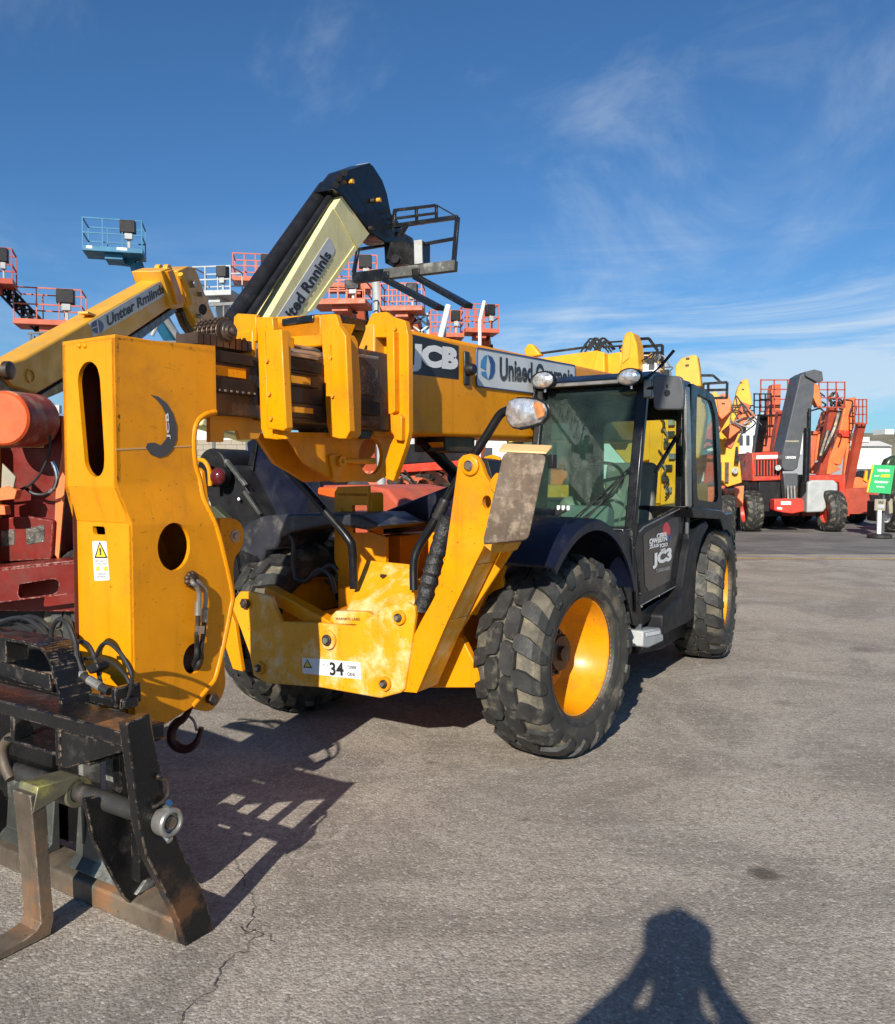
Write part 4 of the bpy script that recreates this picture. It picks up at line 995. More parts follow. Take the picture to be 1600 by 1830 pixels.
# headliner and interior
b = B(); b.box((CV0 + .04, 1.46, 2.40), (CV1 - .05, UE - .05, 2.45)); b.done('headliner', NAVY, cab)
b = B(); b.box((CV0 + .06, 1.24, 1.10), (CV1 - .08, 1.45, 1.36)); b.prism([Vector((CV0 + .25, u, z)) for u, z in ((1.3, 1.36), (1.36, 1.52), (1.50, 1.48), (1.5, 1.2), (1.3, 1.2))], (.4, 0, 0)); b.done('dashboard', mat('grey_green_dash', (0.16, 0.18, 0.17), 0.6, var=0.15), cab, bevel=.02)
sc_ = M.P(1067, 862, 'y', 1.5); ax = Vector((0, -.75, .66)).normalized(); ux = OX; uy = ax.cross(ux)
pts = [sc_ + (ux * math.cos(a) + uy * math.sin(a)) * .21 for a in [2 * math.pi * i / 28 for i in range(29)]]
b = B(); b.tube(pts, .014, 8, cap=False)
for a in (.3, 2.4, 4.5): b.bar(sc_, sc_ + (ux * math.cos(a) + uy * math.sin(a)) * .19, .03, .01, ax)
b.cyl(sc_ - ax * .35, sc_ + ax * .02, .035, 12); b.done('steering_wheel', PLAS, cab)
b = B(); b.box((-.60, 1.90, 1.12), (-.10, 2.35, 1.30)); b.prism([Vector((-.58, u, z)) for u, z in ((2.20, 1.2), (2.38, 1.2), (2.50, 1.84), (2.36, 1.88))], (.46, 0, 0)); b.box((-.45, 1.95, .95), (-.2, 2.3, 1.12)); b.done('seat', mat('seat_cloth', (0.20, 0.19, 0.16), 0.85, var=0.2, bump=0.2), cab, bevel=.05, seg=3)
b = B(); b.ball((-.58, 1.60, 1.48), .10, .08, .10); b.done('control_pod', BEIGE, cab)
lv = B()
for k, (x_, y_) in enumerate(((.0, 0), (.05, .02), (.1, .0))): lv.cyl((-.66 + x_, 1.75, 1.2), (-.64 + x_, 1.68, 1.5), .008, 6); lv.ball((-.64 + x_, 1.68, 1.52), .022, .022, .03, 10, 6)
lv.done('control_levers', PLAS, cab)
# wiper
b = B(); w0 = Vector((CV1 - .07, 1.28, 1.78)); w1 = Vector((-.40, 1.215, 1.40))
for o_ in (0, .035): b.bar(w0 + OZ * o_, w1 + OX * o_, .010, .010)
b.bar(w0 + OX * -.01, Vector((-.28, 1.20, 1.40)), .006, .014); b.cyl(w0 + OY * .03, w0 - OY * .03, .022, 10); b.done('wiper', BLK, cab)
B().tube(smooth_path([w0, w0 + Vector((-.04, -.0, -.25)), w0 + Vector((-.09, -.03, -.42))]), .005, 6).done('washer_pipe', STEEL, cab)
# hoses coming up in front of the windscreen
b = B()
for k in range(3):
    b.tube(smooth_path([Vector((-.62 + k * .035, 1.03, 1.30)), Vector((-.52 + k * .035, .98, 1.43)), Vector((-.42 + k * .04, .98, 1.49))]), .013, 8)
hb_ = b.done('valve_hoses', RUB, cab)
b = B()
for k in range(3):
    c = Vector((-.40 + k * .04, .98, 1.51)); b.cyl(c - OZ * .02, c + OZ * .015, .014, 8)
b.done('hose_caps', SIGNP, cab, bevel=.003)
# door (lower leaf), with lettering; no glass in the upper leaf which is swung back
dv = CV1 + .012
door_px = [(1141, 946), (1150, 938), (1218, 903), (1222, 908), (1217, 1042), (1146, 1084), (1140, 1080), (1146, 1060), (1134, 980)]
b = B(); b.prism(xx(dv, door_px), (-.03, 0, 0)); door = b.done('door', BLK, cab, bevel=.006)
ins = [(1150, 956), (1158, 948), (1213, 920), (1212, 1030), (1160, 1057), (1153, 1046)]
B().prism(xx(dv + .003, ins), (-.002, 0, 0)).done('door_panel', mat('gloss_black_panel', (0.008, 0.008, 0.009), 0.10, var=0.1, bump=0.0, coat=0.5), door)
rim_ = xx(dv + .004, [(1143, 950), (1151, 942), (1218, 908)]); B().tube(rim_, .006, 6).done('door_edge', STEEL, door)
B().tube(xx(dv + .004, [(1146, 1082), (1213, 1045)]), .005, 6).done('door_edge', STEEL, door)
# decals, traced on the door plane
lg = B().prism(xx(dv + .006, [(1185, 946), (1187, 938), (1191, 933), (1195, 936), (1198, 944), (1198, 956), (1193, 958), (1186, 956)]), (-.001, 0, 0)).done('round_mark', INKR, door)
B().prism(xx(dv + .0065, [(1192, 957), (1198, 955), (1198, 962), (1194, 969), (1192, 968)]), (-.001, 0, 0)).done('round_mark', INKB, door)
text('CERR', xx(dv + .004, [(1173, 954), (1192, 950), (1192, 959), (1173, 963)]), SIGNP, door, bold=.06, off=.003)
text('QWEETN', xx(dv + .004, [(1160, 963), (1192, 957), (1192, 968), (1160, 975)]), SIGNP, door, bold=.06, off=.003)
text('ZUUS', xx(dv + .004, [(1160, 974), (1177, 971), (1177, 977), (1160, 981)]), SIGNP, door, bold=.05, off=.003)
text('TCKO', xx(dv + .004, [(1178, 972), (1193, 969), (1193, 976), (1178, 979)]), SIGNP, door, bold=.05, off=.003)
text('WP', xx(dv + .004, [(1180, 981), (1189, 979), (1189, 987), (1180, 989)]), SIGNP, door, bold=.06, off=.003)
text('JC3', xx(dv + .004, [(1166, 990), (1200, 977), (1200, 1008), (1166, 1017)]), SIGNP, door, bold=.06, off=.003)
text('7 LOADS INSIDE', xx(dv + .004, [(1172, 1017), (1197, 1012), (1196, 1018), (1173, 1023)]), LGREY, door, bold=.02, off=.003)
for (x_, y_) in ((1146, 1084), (1214, 1046), (1177, 1065), (1100, 955)):
    c = M.P(x_, y_, 'x', dv); B().cyl(c, c + OX * .01, .009, 8).done('bolt', STEEL, door)
# lower side panel and hinge post
b = B(); b.prism(xx(CV1 - .01, [(1070, 960), (1136, 945), (1145, 1080), (1150, 1118), (1133, 1117), (1118, 1060), (1100, 1010)]), (-.03, 0, 0)); b.done('side_panel', BLK, cab, bevel=.006)
b = B(); b.prism(xx(CV1 - .02, [(1147, 1092), (1213, 1052), (1215, 1075), (1160, 1110), (1150, 1118)]), (-.03, 0, 0)); b.done('sill_panel', BLK, cab, bevel=.006)
b = B(); b.tube([Vector((CV1 + .03, UB + .02, 2.44)), Vector((CV1 + .03, UB + .02, 1.5)), Vector((CV1 + .03, UB + .0, .85))], .018, 10); b.done('hinge_post', GREY, cab)
b = B(); b.box((CV1 - .0, UB - .02, 1.14), (CV1 + .06, UB + .06, 1.25)); b.done('door_hinge', PLAS, cab, bevel=.01)
b = B(); b.bar(Vector((CV1 - .02, 1.72, 1.78)), Vector((CV1 - .02, 2.36, 2.14)), .025, .025); b.done('gas_strut', BLK, cab)
# swung-back upper door leaf = window frame behind the B pillar
wv = .20
outer = fillet(xx(wv, [(1236, 684), (1276, 706), (1283, 735), (1288, 800), (1291, 912), (1240, 908), (1236, 800)]), .05, 4)
inner = fillet(xx(wv, [(1246, 703), (1272, 717), (1279, 745), (1284, 890), (1280, 898), (1247, 893), (1244, 800)]), .05, 4)
b = B(); b.plate('x', wv, outer, (inner,), .035); leaf = b.done('door_window', BLK, cab, bevel=.005)
B().prism([p - OX * .015 for p in inner], (-.005, 0, 0)).done('door_glass', GLASS2, leaf)
b = B(); b.prism(xx(wv + .02, [(1226, 690), (1233, 692), (1236, 800), (1237, 905), (1229, 905)]), (-.02, 0, 0)); b.done('leaf_frame', STEEL, leaf, bevel=.003)
# mirror (seen from its back), roof lamps, antenna
c = M.P(1193, 702, 'y', 1.36)
mp_ = [M.P(x, y, 'y', 1.36) for x, y in ((1166, 670), (1218, 672), (1223, 700), (1220, 732), (1168, 732), (1167, 700))]
b = B(); b.prism(fillet(mp_, .03, 4), (0, .05, 0)); mir_ = b.done('mirror', GREY, cab, bevel=.01)
B().cyl(c + vec(0, -.012, 0.0), c + vec(0, .0, 0.0), .022, 12).done('mirror_knob', PLAS, mir_)
b = B(); b.tube([c + vec(0, -.012, .06), c + vec(0, -.004, .04)], .006, 6); b.tube([Vector((CV1 - .02, 1.40, 2.40)), c + vec(-.1, .02, .05)], .014, 8); b.done('mirror_arm', BLK, mir_)
for (x_, y_, rx, ry) in ((970, 679, 19, 14), (1125, 673, 20, 14)):
    c = M.P(x_, y_, 'y', 1.30); sc2 = (M.P(x_ + rx, y_, 'y', 1.30) - c).length; sz = (M.P(x_, y_ + ry, 'y', 1.30) - c).length
    b = B(); n = 24; rings = []
    for (s_, off) in ((.3, -.022), (.75, -.014), (.97, 0), (1.12, -.004), (1.12, .04), (.8, .09), (.3, .11)):
        rings.append([b.bm.verts.new(c + Vector((math.cos(a) * sc2 * s_, off, math.sin(a) * sz * s_))) for a in [2 * math.pi * k / n for k in range(n)]])
    for i in range(6):
        for k in range(n):
            f = b.bm.faces.new((rings[i][k], rings[i][(k + 1) % n], rings[i + 1][(k + 1) % n], rings[i + 1][k])); f.material_index = 0 if i < 2 else 1
    b.bm.faces.new(rings[0]); b.bm.faces.new(rings[-1]).material_index = 1
    b.cyl(c + vec(0, .05, 0), c + vec(0, .05, -sz * 1.5), .012, 8)
    b.done('work_lamp', [LENS, PLAS], cab, smooth=50)
B().tube(smooth_path([M.P(1160, 672, 'y', 1.45), M.P(1180, 655, 'y', 1.45), M.P(1205, 626, 'y', 1.45)]), [.007] * 6 + [.012] * 7, 8).done('antenna', PLAS, cab)
b = B(); c = M.P(1160, 690, 'y', 1.40); b.box(tuple(c - Vector((.04, .02, .09))), tuple(c + Vector((.03, .04, .05)))); b.done('mirror_bracket', STEEL, cab, bevel=.01)

# --- engine body and rear
b = B(); b.box((-.55, 2.72, .90), (.10, 4.2, 1.38)); b.box((-1.6, 2.9, .98), (-1.45, 4.2, 1.5)); eb = b.done('engine_bay', BLK, T, bevel=.03)
b = B(); b.prism(xx(.24, [(1236, 905), (1290, 912), (1300, 920), (1300, 955), (1294, 950), (1288, 928), (1240, 925)]), (-.5, 0, 0)); b.done('rear_mudguard', BLK, T, bevel=.01)
sh = [(1252, 935), (1263, 930), (1268, 940), (1255, 965), (1246, 1000), (1243, 1060), (1240, 1105), (1233, 1112), (1186, 1135), (1186, 1100), (1196, 1085), (1214, 1070), (1222, 1045), (1230, 990), (1238, 955)]
b = B(); b.prism(xx(.20, sh), (-.22, 0, 0)); b.done('rear_splash_guard', PLAS, T, bevel=.02, seg=3)
b = B(); b.prism(xx(.05, [(1140, 1118), (1240, 1060), (1240, 1125), (1186, 1160), (1142, 1170)]), (-.5, 0, 0)); b.done('fuel_tank', PLAS, T, bevel=.02)
for k in range(6):
    y_ = 2.62 + (k % 2) * .09; z_ = .95 + k * .085
    b = B(); b.box((-.05, y_, z_), (.10, y_ + .1, z_ + .06)); b.done('engine_block', [STEEL, DSTEEL, PLAS][k % 3], T, bevel=.01)
b = B(); b.prism(xx(.18, [(1150, 1128), (1180, 1122), (1186, 1132), (1186, 1146), (1160, 1158), (1149, 1156)]), (-.18, 0, 0)); stp = b.done('cab_step', LGREY, T, bevel=.012)
b = B(); b.prism(xx(.185, [(1155, 1132), (1180, 1127), (1180, 1133), (1156, 1138)]), (-.004, 0, 0)); b.done('step_tread', SIGNP, stp, bevel=.002)
b = B(); b.bar(M.P(1141, 1115, 'x', .10), M.P(1143, 1160, 'x', .10), .05, .03); b.done('step_bracket', GREY, T, bevel=.004)

# --- lifting hook under the head (hangs from it)
HK = Fr(*(M.P(322, 1268, 'x', -1.0).xy), 0)
hp = M.P(325, 1262, 'x', -1.02); wx = M.o[0] + hp.x * M.Rx[0] + hp.y * M.Ry[0]; wy = M.o[1] + hp.x * M.Rx[1] + hp.y * M.Ry[1]
HK = Fr(wx, wy, R_(6), 0)
HT = HK.empty('lifting_hook', 'dark red forged crane hook hanging under the yellow boom head', 'hook')
def hk(pts, r): return smooth_path([HK.P(x, y, 'y', 0) for x, y in pts], 5), r
pts = [HK.P(x, y, 'y', 0) for x, y in ((338, 1270), (328, 1284), (316, 1292), (307, 1306), (308, 1324), (320, 1336), (336, 1338), (350, 1328), (357, 1312), (360, 1300))]
sp = smooth_path(pts, 4); n = len(sp)
hook = B().tube(sp, [max(.007, .014 + .012 * math.sin(math.pi * min(1, i / (n - 1) * 1.15))) for i in range(n)], 12).done('hook_body', HOOKM, HT)
B().lathe([(.008, -.012), (.026, -.012), (.03, 0), (.026, .012), (.008, .012)], HK.P(335, 1274, 'y', 0) + OZ * .03, 'y', 16).done('hook_eye', HOOKM, HT)
B().tube(smooth_path([HK.P(x, y, 'y', -.01) for x, y in ((338, 1280), (347, 1289), (352, 1306))]), .007, 8).done('safety_latch', STEEL, HT)
# ------------------------------------------------------------------ fork carriage in front of the boom head
def child_frame(F, x, y, dth=0.0):
    return Fr(F.o[0] + x * F.Rx[0] + y * F.Ry[0], F.o[1] + x * F.Rx[1] + y * F.Ry[1], F.th + dth)
K = child_frame(M, -1.08, -2.75)
KT = K.empty('fork_carriage', 'scraped black pallet fork carriage standing on the asphalt before the yellow boom head', 'fork carriage')
def kx(v, pts): return [K.P(a, b, 'x', v) for a, b in pts]
def ky(v, pts): return [K.P(a, b, 'y', v) for a, b in pts]
XE = .92
ep = [(226, 1293), (268, 1275), (286, 1370), (300, 1440), (318, 1500), (330, 1530), (365, 1595), (384, 1662), (380, 1684), (337, 1706), (322, 1650), (298, 1600), (262, 1530), (250, 1480), (240, 1400)]
mat('orange_brown_rust', (0.20, 0.085, 0.025), 0.8, var=0.35, vscale=14, dirt=(0.03, 0.02, 0.016), dirt_amt=0.75, dirt_scale=16, bump=0.4, bscale=60)
BLKR = mat('rust_blotched_black_steel', (0.010, 0.010, 0.011), 0.34, spec=0.4, var=0.3, dirt=(0.17, 0.075, 0.028), dirt_amt=0.5, dirt_scale=3.4, wear=(0.34, 0.25, 0.18), wear_w=0.006, wear_amt=0.6, bump=0.25, bscale=35)
b = B(); b.prism(kx(XE, ep), (-.045, 0, 0)); plate_ = b.done('end_plate', BLKR, KT, bevel=.004)
b = B(); ep2 = [Vector((-XE, p.y, p.z)) for p in kx(XE, ep)]; b.prism(ep2, (.045, 0, 0)); b.done('end_plate', BLKW, KT, bevel=.004)
pc = K.P(290, 1465, 'x', XE)
b = B(); b.cyl((-.96, pc.y, pc.z), (XE - .02, pc.y, pc.z), .036, 24); b.done('fork_shaft', mat('worn_shaft_steel', (0.055, 0.053, 0.05), 0.42, metal=0.4, var=0.3, dirt=(0.16, 0.13, 0.11), dirt_amt=0.4, dirt_scale=14, bump=0.1), KT)
b = B(); b.lathe([(.03, .0), (.05, .0), (.052, .01), (.052, .05), (.046, .058), (.036, .058), (.034, .04), (.0, .04), (.0, .0)], (XE, pc.y, pc.z), 'x', 28); pn = b.done('shaft_collar', STEEL, KT, bevel=.002)
B().cyl((XE + .03, pc.y, pc.z), (XE + .05, pc.y, pc.z), .026, 7).done('shaft_end', RUST, pn, bevel=.003)
for dz in (-.055, .058): B().cyl((XE + .02, pc.y, pc.z + dz), (XE + .04, pc.y + .0, pc.z + dz * 1.2), .014, 8).done('grease_nipple', CHROME, pn)
b = B(); b.tube(smooth_path([Vector((XE + .01, pc.y - .02, pc.z + .16)), Vector((XE + .02, pc.y + .01, pc.z + .14)), Vector((XE + .02, pc.y + .01, pc.z + .09)), Vector((XE + .02, pc.y - .03, pc.z + .07)), Vector((XE + .01, pc.y - .05, pc.z + .065))]), .0065, 8); b.ball((XE + .01, pc.y - .02, pc.z + .165), .011, .011, .011, 8, 6); b.ball((XE + .02, pc.y + .01, pc.z + .07), .013, .013, .013, 8, 6); b.done('lynch_chain', DSTEEL, KT)
# top beam, rear beam, shelf
tb = K.P(236, 1318, 'y', -.22)
zT = tb.z + .0
b = B(); b.box((-.95, -.22, zT - .045), (XE - .05, -.06, zT + .012)); b.done('top_beam', BLKW, KT, bevel=.006)
B().box((.68, -.221, zT + .0125), (XE - .06, -.12, zT + .0135)).done('rust_patch', MATS['orange_brown_rust'], KT)
b = B(); b.box((.05, -.20, zT - .16), (.62, -.02, zT - .147)); b.box((.10, -.20, zT - .147), (.13, -.12, zT - .05)); b.done('shelf_bracket', BLKW, KT, bevel=.004)
b = B(); b.prism([Vector((.42, y, z)) for y, z in ((-.21, zT - .19), (-.05, zT - .17), (-.02, zT - .05), (-.21, zT - .05))], (.03, 0, 0)); b.prism([Vector((.42, -.205, zT - .19)), Vector((.48, -.205, zT - .195)), Vector((XE - .05, -.205, zT - .05)), Vector((.42, -.205, zT - .05))], (0, .16, 0)); b.done('beam_gusset', BLKW, KT, bevel=.005)
b = B(); b.box((-.9, .0, zT - .01), (.55, .07, zT + .03)); b.box((.50, -.02, zT - .0), (.53, .10, zT + .08)); b.done('rear_beam', BLKW, KT, bevel=.006)
# hoop of flat bar
hp = smooth_path(ky(-.12, [(-80, 1128), (-20, 1138), (52, 1150), (76, 1162), (88, 1182), (94, 1200), (112, 1268)]), 4)
b = B()
for a, c in zip(hp[:-1], hp[1:]):
    d = (c - a).normalized(); nn = Vector((-d.z, 0, d.x)) * .006
    b.hexa([a - nn, a + nn, a + nn + OY * .14, a - nn + OY * .14, c - nn, c + nn, c + nn + OY * .14, c - nn + OY * .14])
bmesh.ops.remove_doubles(b.bm, verts=b.bm.verts, dist=.0004)
b.done('guard_hoop', BLKW, KT)
b = B(); b.prism(ky(-.10, [(-90, 1150), (0, 1182), (88, 1206), (92, 1236), (0, 1208), (-90, 1180)]), (0, .012, 0)); b.done('guard_rail', BLKW, KT, bevel=.003)
b = B(); b.prism(ky(-.11, [(-8, 1140), (10, 1145), (12, 1185), (-6, 1180)]), (0, .1, 0)); b.done('guard_post', BLKW, KT, bevel=.003)
# lower beam: front lip, sloped plate, ribs, back plate
b = B(); b.prism([Vector((-XE + .02, y, z)) for y, z in ((-.03, 0.0), (-.03, .085), (.03, .112), (.10, .112), (.10, 0.0))], (2 * XE - .06, 0, 0)); b.done('lower_beam', RUST, KT, bevel=.008)
b = B(); sl_ = [(-.015, .112), (-.01, .118), (.03, .15), (.05, .37), (.07, .37), (.07, .112)]
b.prism([Vector((.17, y, z)) for y, z in sl_], (.46, 0, 0)); b.prism([Vector((-.9, y, z)) for y, z in sl_], (.9, 0, 0)); b.done('sloped_plate', SCUF, KT, bevel=.006)
rb_px = [(151, 1425), (170, 1420), (215, 1452), (252, 1485), (276, 1560), (292, 1600), (236, 1614), (222, 1608), (190, 1545), (166, 1500)]
XR = .615
b = B(); b.prism(kx(XR, [(152, 1428), (172, 1424), (235, 1470), (290, 1580), (300, 1610), (232, 1614), (222, 1604), (168, 1502)]), (-.022, 0, 0)); b.done('rib_plate', BLKW, KT, bevel=.003)
b = B(); b.prism([Vector((-.35, p.y, p.z)) for p in kx(XR, [(152, 1428), (172, 1424), (235, 1470), (290, 1580), (300, 1610), (232, 1614), (222, 1604), (168, 1502)])], (-.022, 0, 0)); b.done('rib_plate', BLKW, KT, bevel=.003)
b = B(); b.box((-.9, .12, .12), (.18, .14, zT - .02)); b.done('back_plate', BLKW, KT, bevel=.004)
b = B(); b.box((.50, -.02, .25), (.55, .05, zT - .06)); b.done('upright', BLKW, KT, bevel=.006)
b = B(); b.box((.66, -.06, .20), (.71, .0, zT - .05)); b.done('upright', BLKW, KT, bevel=.006)
b = B(); b.box((.34, .06, .30), (.39, .10, zT - .05)); b.done('upright', SCUF, KT, bevel=.006)
b = B(); b.box((.20, .03, .20), (.23, .12, zT - .05)); b.done('upright', SCUF, KT, bevel=.006)
# forks
fk_px = [(58, 1392), (80, 1402), (84, 1450), (92, 1590), (97, 1640), (91, 1670), (62, 1698), (0, 1729), (-140, 1795), (-260, 1850), (-262, 1842), (-140, 1772), (0, 1703), (44, 1680), (66, 1664), (74, 1650), (62, 1500), (54, 1410)]
XF = .43
fk = kx(XF, fk_px)
for q_ in fk: q_.z = min(q_.z, pc.z + .05); q_.z = max(q_.z, .004)
def fork(dx):
    b = B(); b.prism([p + OX * dx for p in fk], (-.115, 0, 0)); f = b.done('fork', RUST, KT, bevel=.01, seg=3)
    b = B(); arc = [Vector((XF + dx + .002, pc.y + math.cos(a) * .058, pc.z + math.sin(a) * .058)) for a in [R_(-60 + 160 * i / 12) for i in range(13)]] + [Vector((XF + dx + .002, (fk[0].y + pc.y) / 2, pc.z + .045)), Vector((XF + dx + .002, fk[0].y + .02, pc.z + .055)), Vector((XF + dx + .002, fk[0].y - .004, pc.z + .02))]
    b.lathe([(.037, -.115), (.060, -.115), (.060, .003), (.037, .003)], (XF + dx, pc.y, pc.z), 'x', 24)
    b.hexa([(XF + dx - .118, fk[0].y - .004, pc.z - .02), (XF + dx + .003, fk[0].y - .004, pc.z - .02), (XF + dx + .003, pc.y + .02, pc.z + .03), (XF + dx - .118, pc.y + .02, pc.z + .03), (XF + dx - .118, fk[0].y + .02, pc.z + .075), (XF + dx + .003, fk[0].y + .02, pc.z + .075), (XF + dx + .003, pc.y + .0, pc.z + .066), (XF + dx - .118, pc.y + .0, pc.z + .066)])
    if False: b.prism(arc + [Vector((XF + dx + .002, fk[0].y - .004, fk[0].z - .03)), Vector((XF + dx + .002, fk[1].y + .004, fk[1].z - .03))], (-.119, 0, 0))
    b.done('fork_eye', mat('yellow_grey_worn_steel', (0.16, 0.15, 0.10), 0.45, metal=0.2, var=0.3, dirt=(0.55, 0.52, 0.10), dirt_amt=0.45, dirt_scale=5, bump=0.1), f, bevel=.004)
    return f
fork(0); fork(-.98)
b = B(); b.tube(smooth_path(ky(-.16, [(36, 1316), (20, 1318), (8, 1332), (6, 1352), (12, 1375), (20, 1392)]), 5), .022, 12); b.done('bent_bar', RUST, KT)
# hoses behind the carriage
for pts, r, y_ in (([(-30, 1130), (0, 1112), (40, 1104), (72, 1122), (92, 1150), (100, 1175)], .010, .02), ([(-20, 1112), (20, 1110), (62, 1128)], .009, .05), ([(20, 1116), (50, 1102), (78, 1112), (96, 1140)], .010, .07),
                 ([(92, 1150), (94, 1122), (106, 1107), (122, 1116), (134, 1146), (140, 1180), (148, 1200)], .011, .0), ([(138, 1146), (156, 1150), (170, 1176), (178, 1210), (186, 1240)], .0085, .05),
                 ([(172, 1172), (182, 1153), (196, 1150), (216, 1168), (232, 1196), (236, 1216), (230, 1244), (218, 1262), (212, 1282)], .0085, .04), ([(145, 1178), (172, 1176), (200, 1184), (222, 1204), (232, 1222)], .0075, .05),
                 ([(112, 1172), (128, 1190), (152, 1210), (170, 1222), (196, 1236)], .017, .0)):
    B().tube(smooth_path(ky(y_, pts), 6), r, 10).done('hydraulic_hose', RUB, KT)
B().cyl(K.P(135, 1196, 'y', -.0), K.P(150, 1208, 'y', -.0), .021, 10).done('hose_coupling', STEEL, KT)
B().cyl(K.P(160, 1215, 'y', -.0), K.P(182, 1228, 'y', -.0), .019, 10).done('hose_coupling', STEEL, KT)
b = B(); b.prism(ky(.0, [(150, 1192), (172, 1184), (176, 1196), (160, 1206)]), (0, .06, 0)); b.prism(ky(.08, [(120, 1215), (190, 1232), (196, 1262), (118, 1240)]), (0, .06, 0)); b.done('valve_block', PLAS, KT, bevel=.008)

# ------------------------------------------------------------------ simple wheels for the machines behind
TM_S = tyre_mesh(0.62, 0.42, 0.34, 15, 'tyre')
RM_R = rim_mesh(0.34, 0.42, RED); RM_O = rim_mesh(0.34, 0.42, ORG); RM_YS = rim_mesh(0.34, 0.42, YELB); RM_W = rim_mesh(0.34, 0.42, WHITE)
def bwheel(parent, x, y, rm, s=1.0, flip=False, sx=1.0, steer=0.0, z=None):
    return wheel(parent, (x, y, .61 * s if z is None else z), steer, flip, TM_S, rm, 0, roll=random.uniform(0, 1), scale=s, sx=sx)

# ------------------------------------------------------------------ red machine at the left edge
Lr = Fr(-3.4, 6.6, R_(4))
LT = Lr.empty('red_lift_truck', 'weathered red machine, its shade painted in, cut off by the left edge, peeling drum on its nose', 'lift truck')
def ly_(v, pts): return [Lr.P(a, b, 'y', v) for a, b in pts]
c0, c1 = Lr.P(-40, 752, 'y', .0), Lr.P(74, 752, 'y', .25)
b = B(); b.cyl(Lr.P(8, 748, 'y', -.15), Lr.P(64, 752, 'y', .25), .215, 36); dr = b.done('drum', mat('peeling_red_drum', (0.36, 0.055, 0.03), 0.5, var=0.25, vscale=4, dirt=(0.50, 0.36, 0.20), dirt_amt=0.6, dirt_scale=7, bump=0.15), LT, bevel=.01)
b = B(); b.lathe([(0, -.02), (.19, -.02), (.205, .0), (.0, .01)], Lr.P(8, 748, 'y', -.17), 'y', 36); b.done('drum_end', mat('scratched_orange_paint', (0.72, 0.10, 0.02), 0.45, var=0.2, dirt=(0.4, 0.08, 0.03), dirt_amt=0.4, bump=0.1), dr)
b = B(); b.prism(ly_(.3, [(84, 740), (116, 744), (123, 768), (114, 880), (104, 1004), (-120, 1012), (-120, 800), (78, 800)]), (0, .5, 0)); bd = b.done('body', RED_SHADE, LT, bevel=.01)
b = B(); b.prism(ly_(.28, [(108, 745), (118, 746), (123, 768), (115, 880), (105, 1000), (96, 988), (100, 880), (112, 800)]), (0, .02, 0)); b.done('bright_edge', ORG, bd)
b = B(); b.prism(ly_(.24, [(-120, 936), (50, 922), (96, 930), (92, 1000), (-120, 1010)]), (0, .07, 0)); pn_ = b.done('nose_panel', RED_SHADE, LT, bevel=.01)
for q in ([(46, 944), (79, 938), (80, 968), (47, 974)], [(2, 948), (26, 946), (26, 974), (2, 978)]):
    B().prism(ly_(.235, q), (0, .01, 0)).done('lamp_screen', mat('dusty_lamp_glass', (0.16, 0.15, 0.13), 0.2, metal=0.4, var=0.6, vscale=18, bump=0.5, bscale=40), pn_, bevel=.004)
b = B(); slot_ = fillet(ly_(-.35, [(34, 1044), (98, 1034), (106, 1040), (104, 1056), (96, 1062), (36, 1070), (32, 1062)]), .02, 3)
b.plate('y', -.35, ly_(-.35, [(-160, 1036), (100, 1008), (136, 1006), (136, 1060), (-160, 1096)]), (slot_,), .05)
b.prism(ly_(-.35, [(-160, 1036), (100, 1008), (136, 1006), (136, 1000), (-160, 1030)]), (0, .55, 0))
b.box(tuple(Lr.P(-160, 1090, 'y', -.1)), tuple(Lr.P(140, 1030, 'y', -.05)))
b.done('bumper', RED_SHADE, LT, bevel=.008)
B().tube(smooth_path(ly_(.15, [(93, 826), (99, 838), (102, 856), (97, 872), (89, 880)]), 5), .018, 10).done('metal_sleeve', CHROME, LT)
B().tube(smooth_path(ly_(.16, [(89, 880), (76, 884), (60, 882), (46, 872)]), 5), .014, 10).done('hose', RUB, LT)
B().tube(smooth_path(ly_(.12, [(90, 778), (88, 810), (70, 850), (44, 872), (5, 880), (-40, 882)]), 5), .011, 8).done('hose', RUB, LT)
b = B(); b.prism(ly_(.0, [(4, 828), (28, 852), (24, 872), (2, 872)]), (0, .02, 0)); b.done('tan_bracket', BEIGE, LT, bevel=.004)
b = B(); b.prism(ly_(-.02, [(-20, 880), (12, 868), (30, 876), (26, 892), (-20, 896)]), (0, .08, 0)); b.prism(ly_(-.02, [(-20, 900), (8, 904), (10, 920), (-20, 920)]), (0, .08, 0)); b.done('orange_bracket', ORG, LT, bevel=.004)
b = B(); b.box((-1.6, .8, .45), (.35, 4.0, 1.35)); b.box((-1.6, .1, .35), (.35, .8, .85)); b.done('chassis', PLAS, LT, bevel=.02)
bwheel(LT, .38, .55, RM_R, .95); bwheel(LT, -1.7, .55, RM_R, .95, True); bwheel(LT, .38, 3.2, RM_R, .95); bwheel(LT, -1.7, 3.2, RM_R, .95, True)

# ------------------------------------------------------------------ yellow telehandler behind, boom raised to the right
S = Fr(-3.62, 7.0, R_(4))
ST = S.empty('telehandler', 'older yellow telehandler behind the boom head with its raised boom lettered and tipped down', 'telehandler')
def sx_(v, pts): return [S.P(a, b, 'x', v) for a, b in pts]
b = B(); b.prism(sx_(0, [(44, 640), (296, 496), (309, 547), (150, 655), (66, 704), (22, 692), (2, 668), (6, 650)]), (-.26, 0, 0)); sb = b.done('boom', YELB if False else mat('amber_yellow_paint', (0.74, 0.37, 0.03), 0.45, var=0.08, dirt=(0.5, 0.35, 0.12), dirt_amt=0.3, bump=0.05), ST, bevel=.02)
AY = MATS['amber_yellow_paint']
b = B(); b.prism(sx_(.004, [(160, 577), (290, 501), (297, 527), (167, 603)]), (-.005, 0, 0)); sg = b.done('company_sign', SIGNW, sb, bevel=.002)
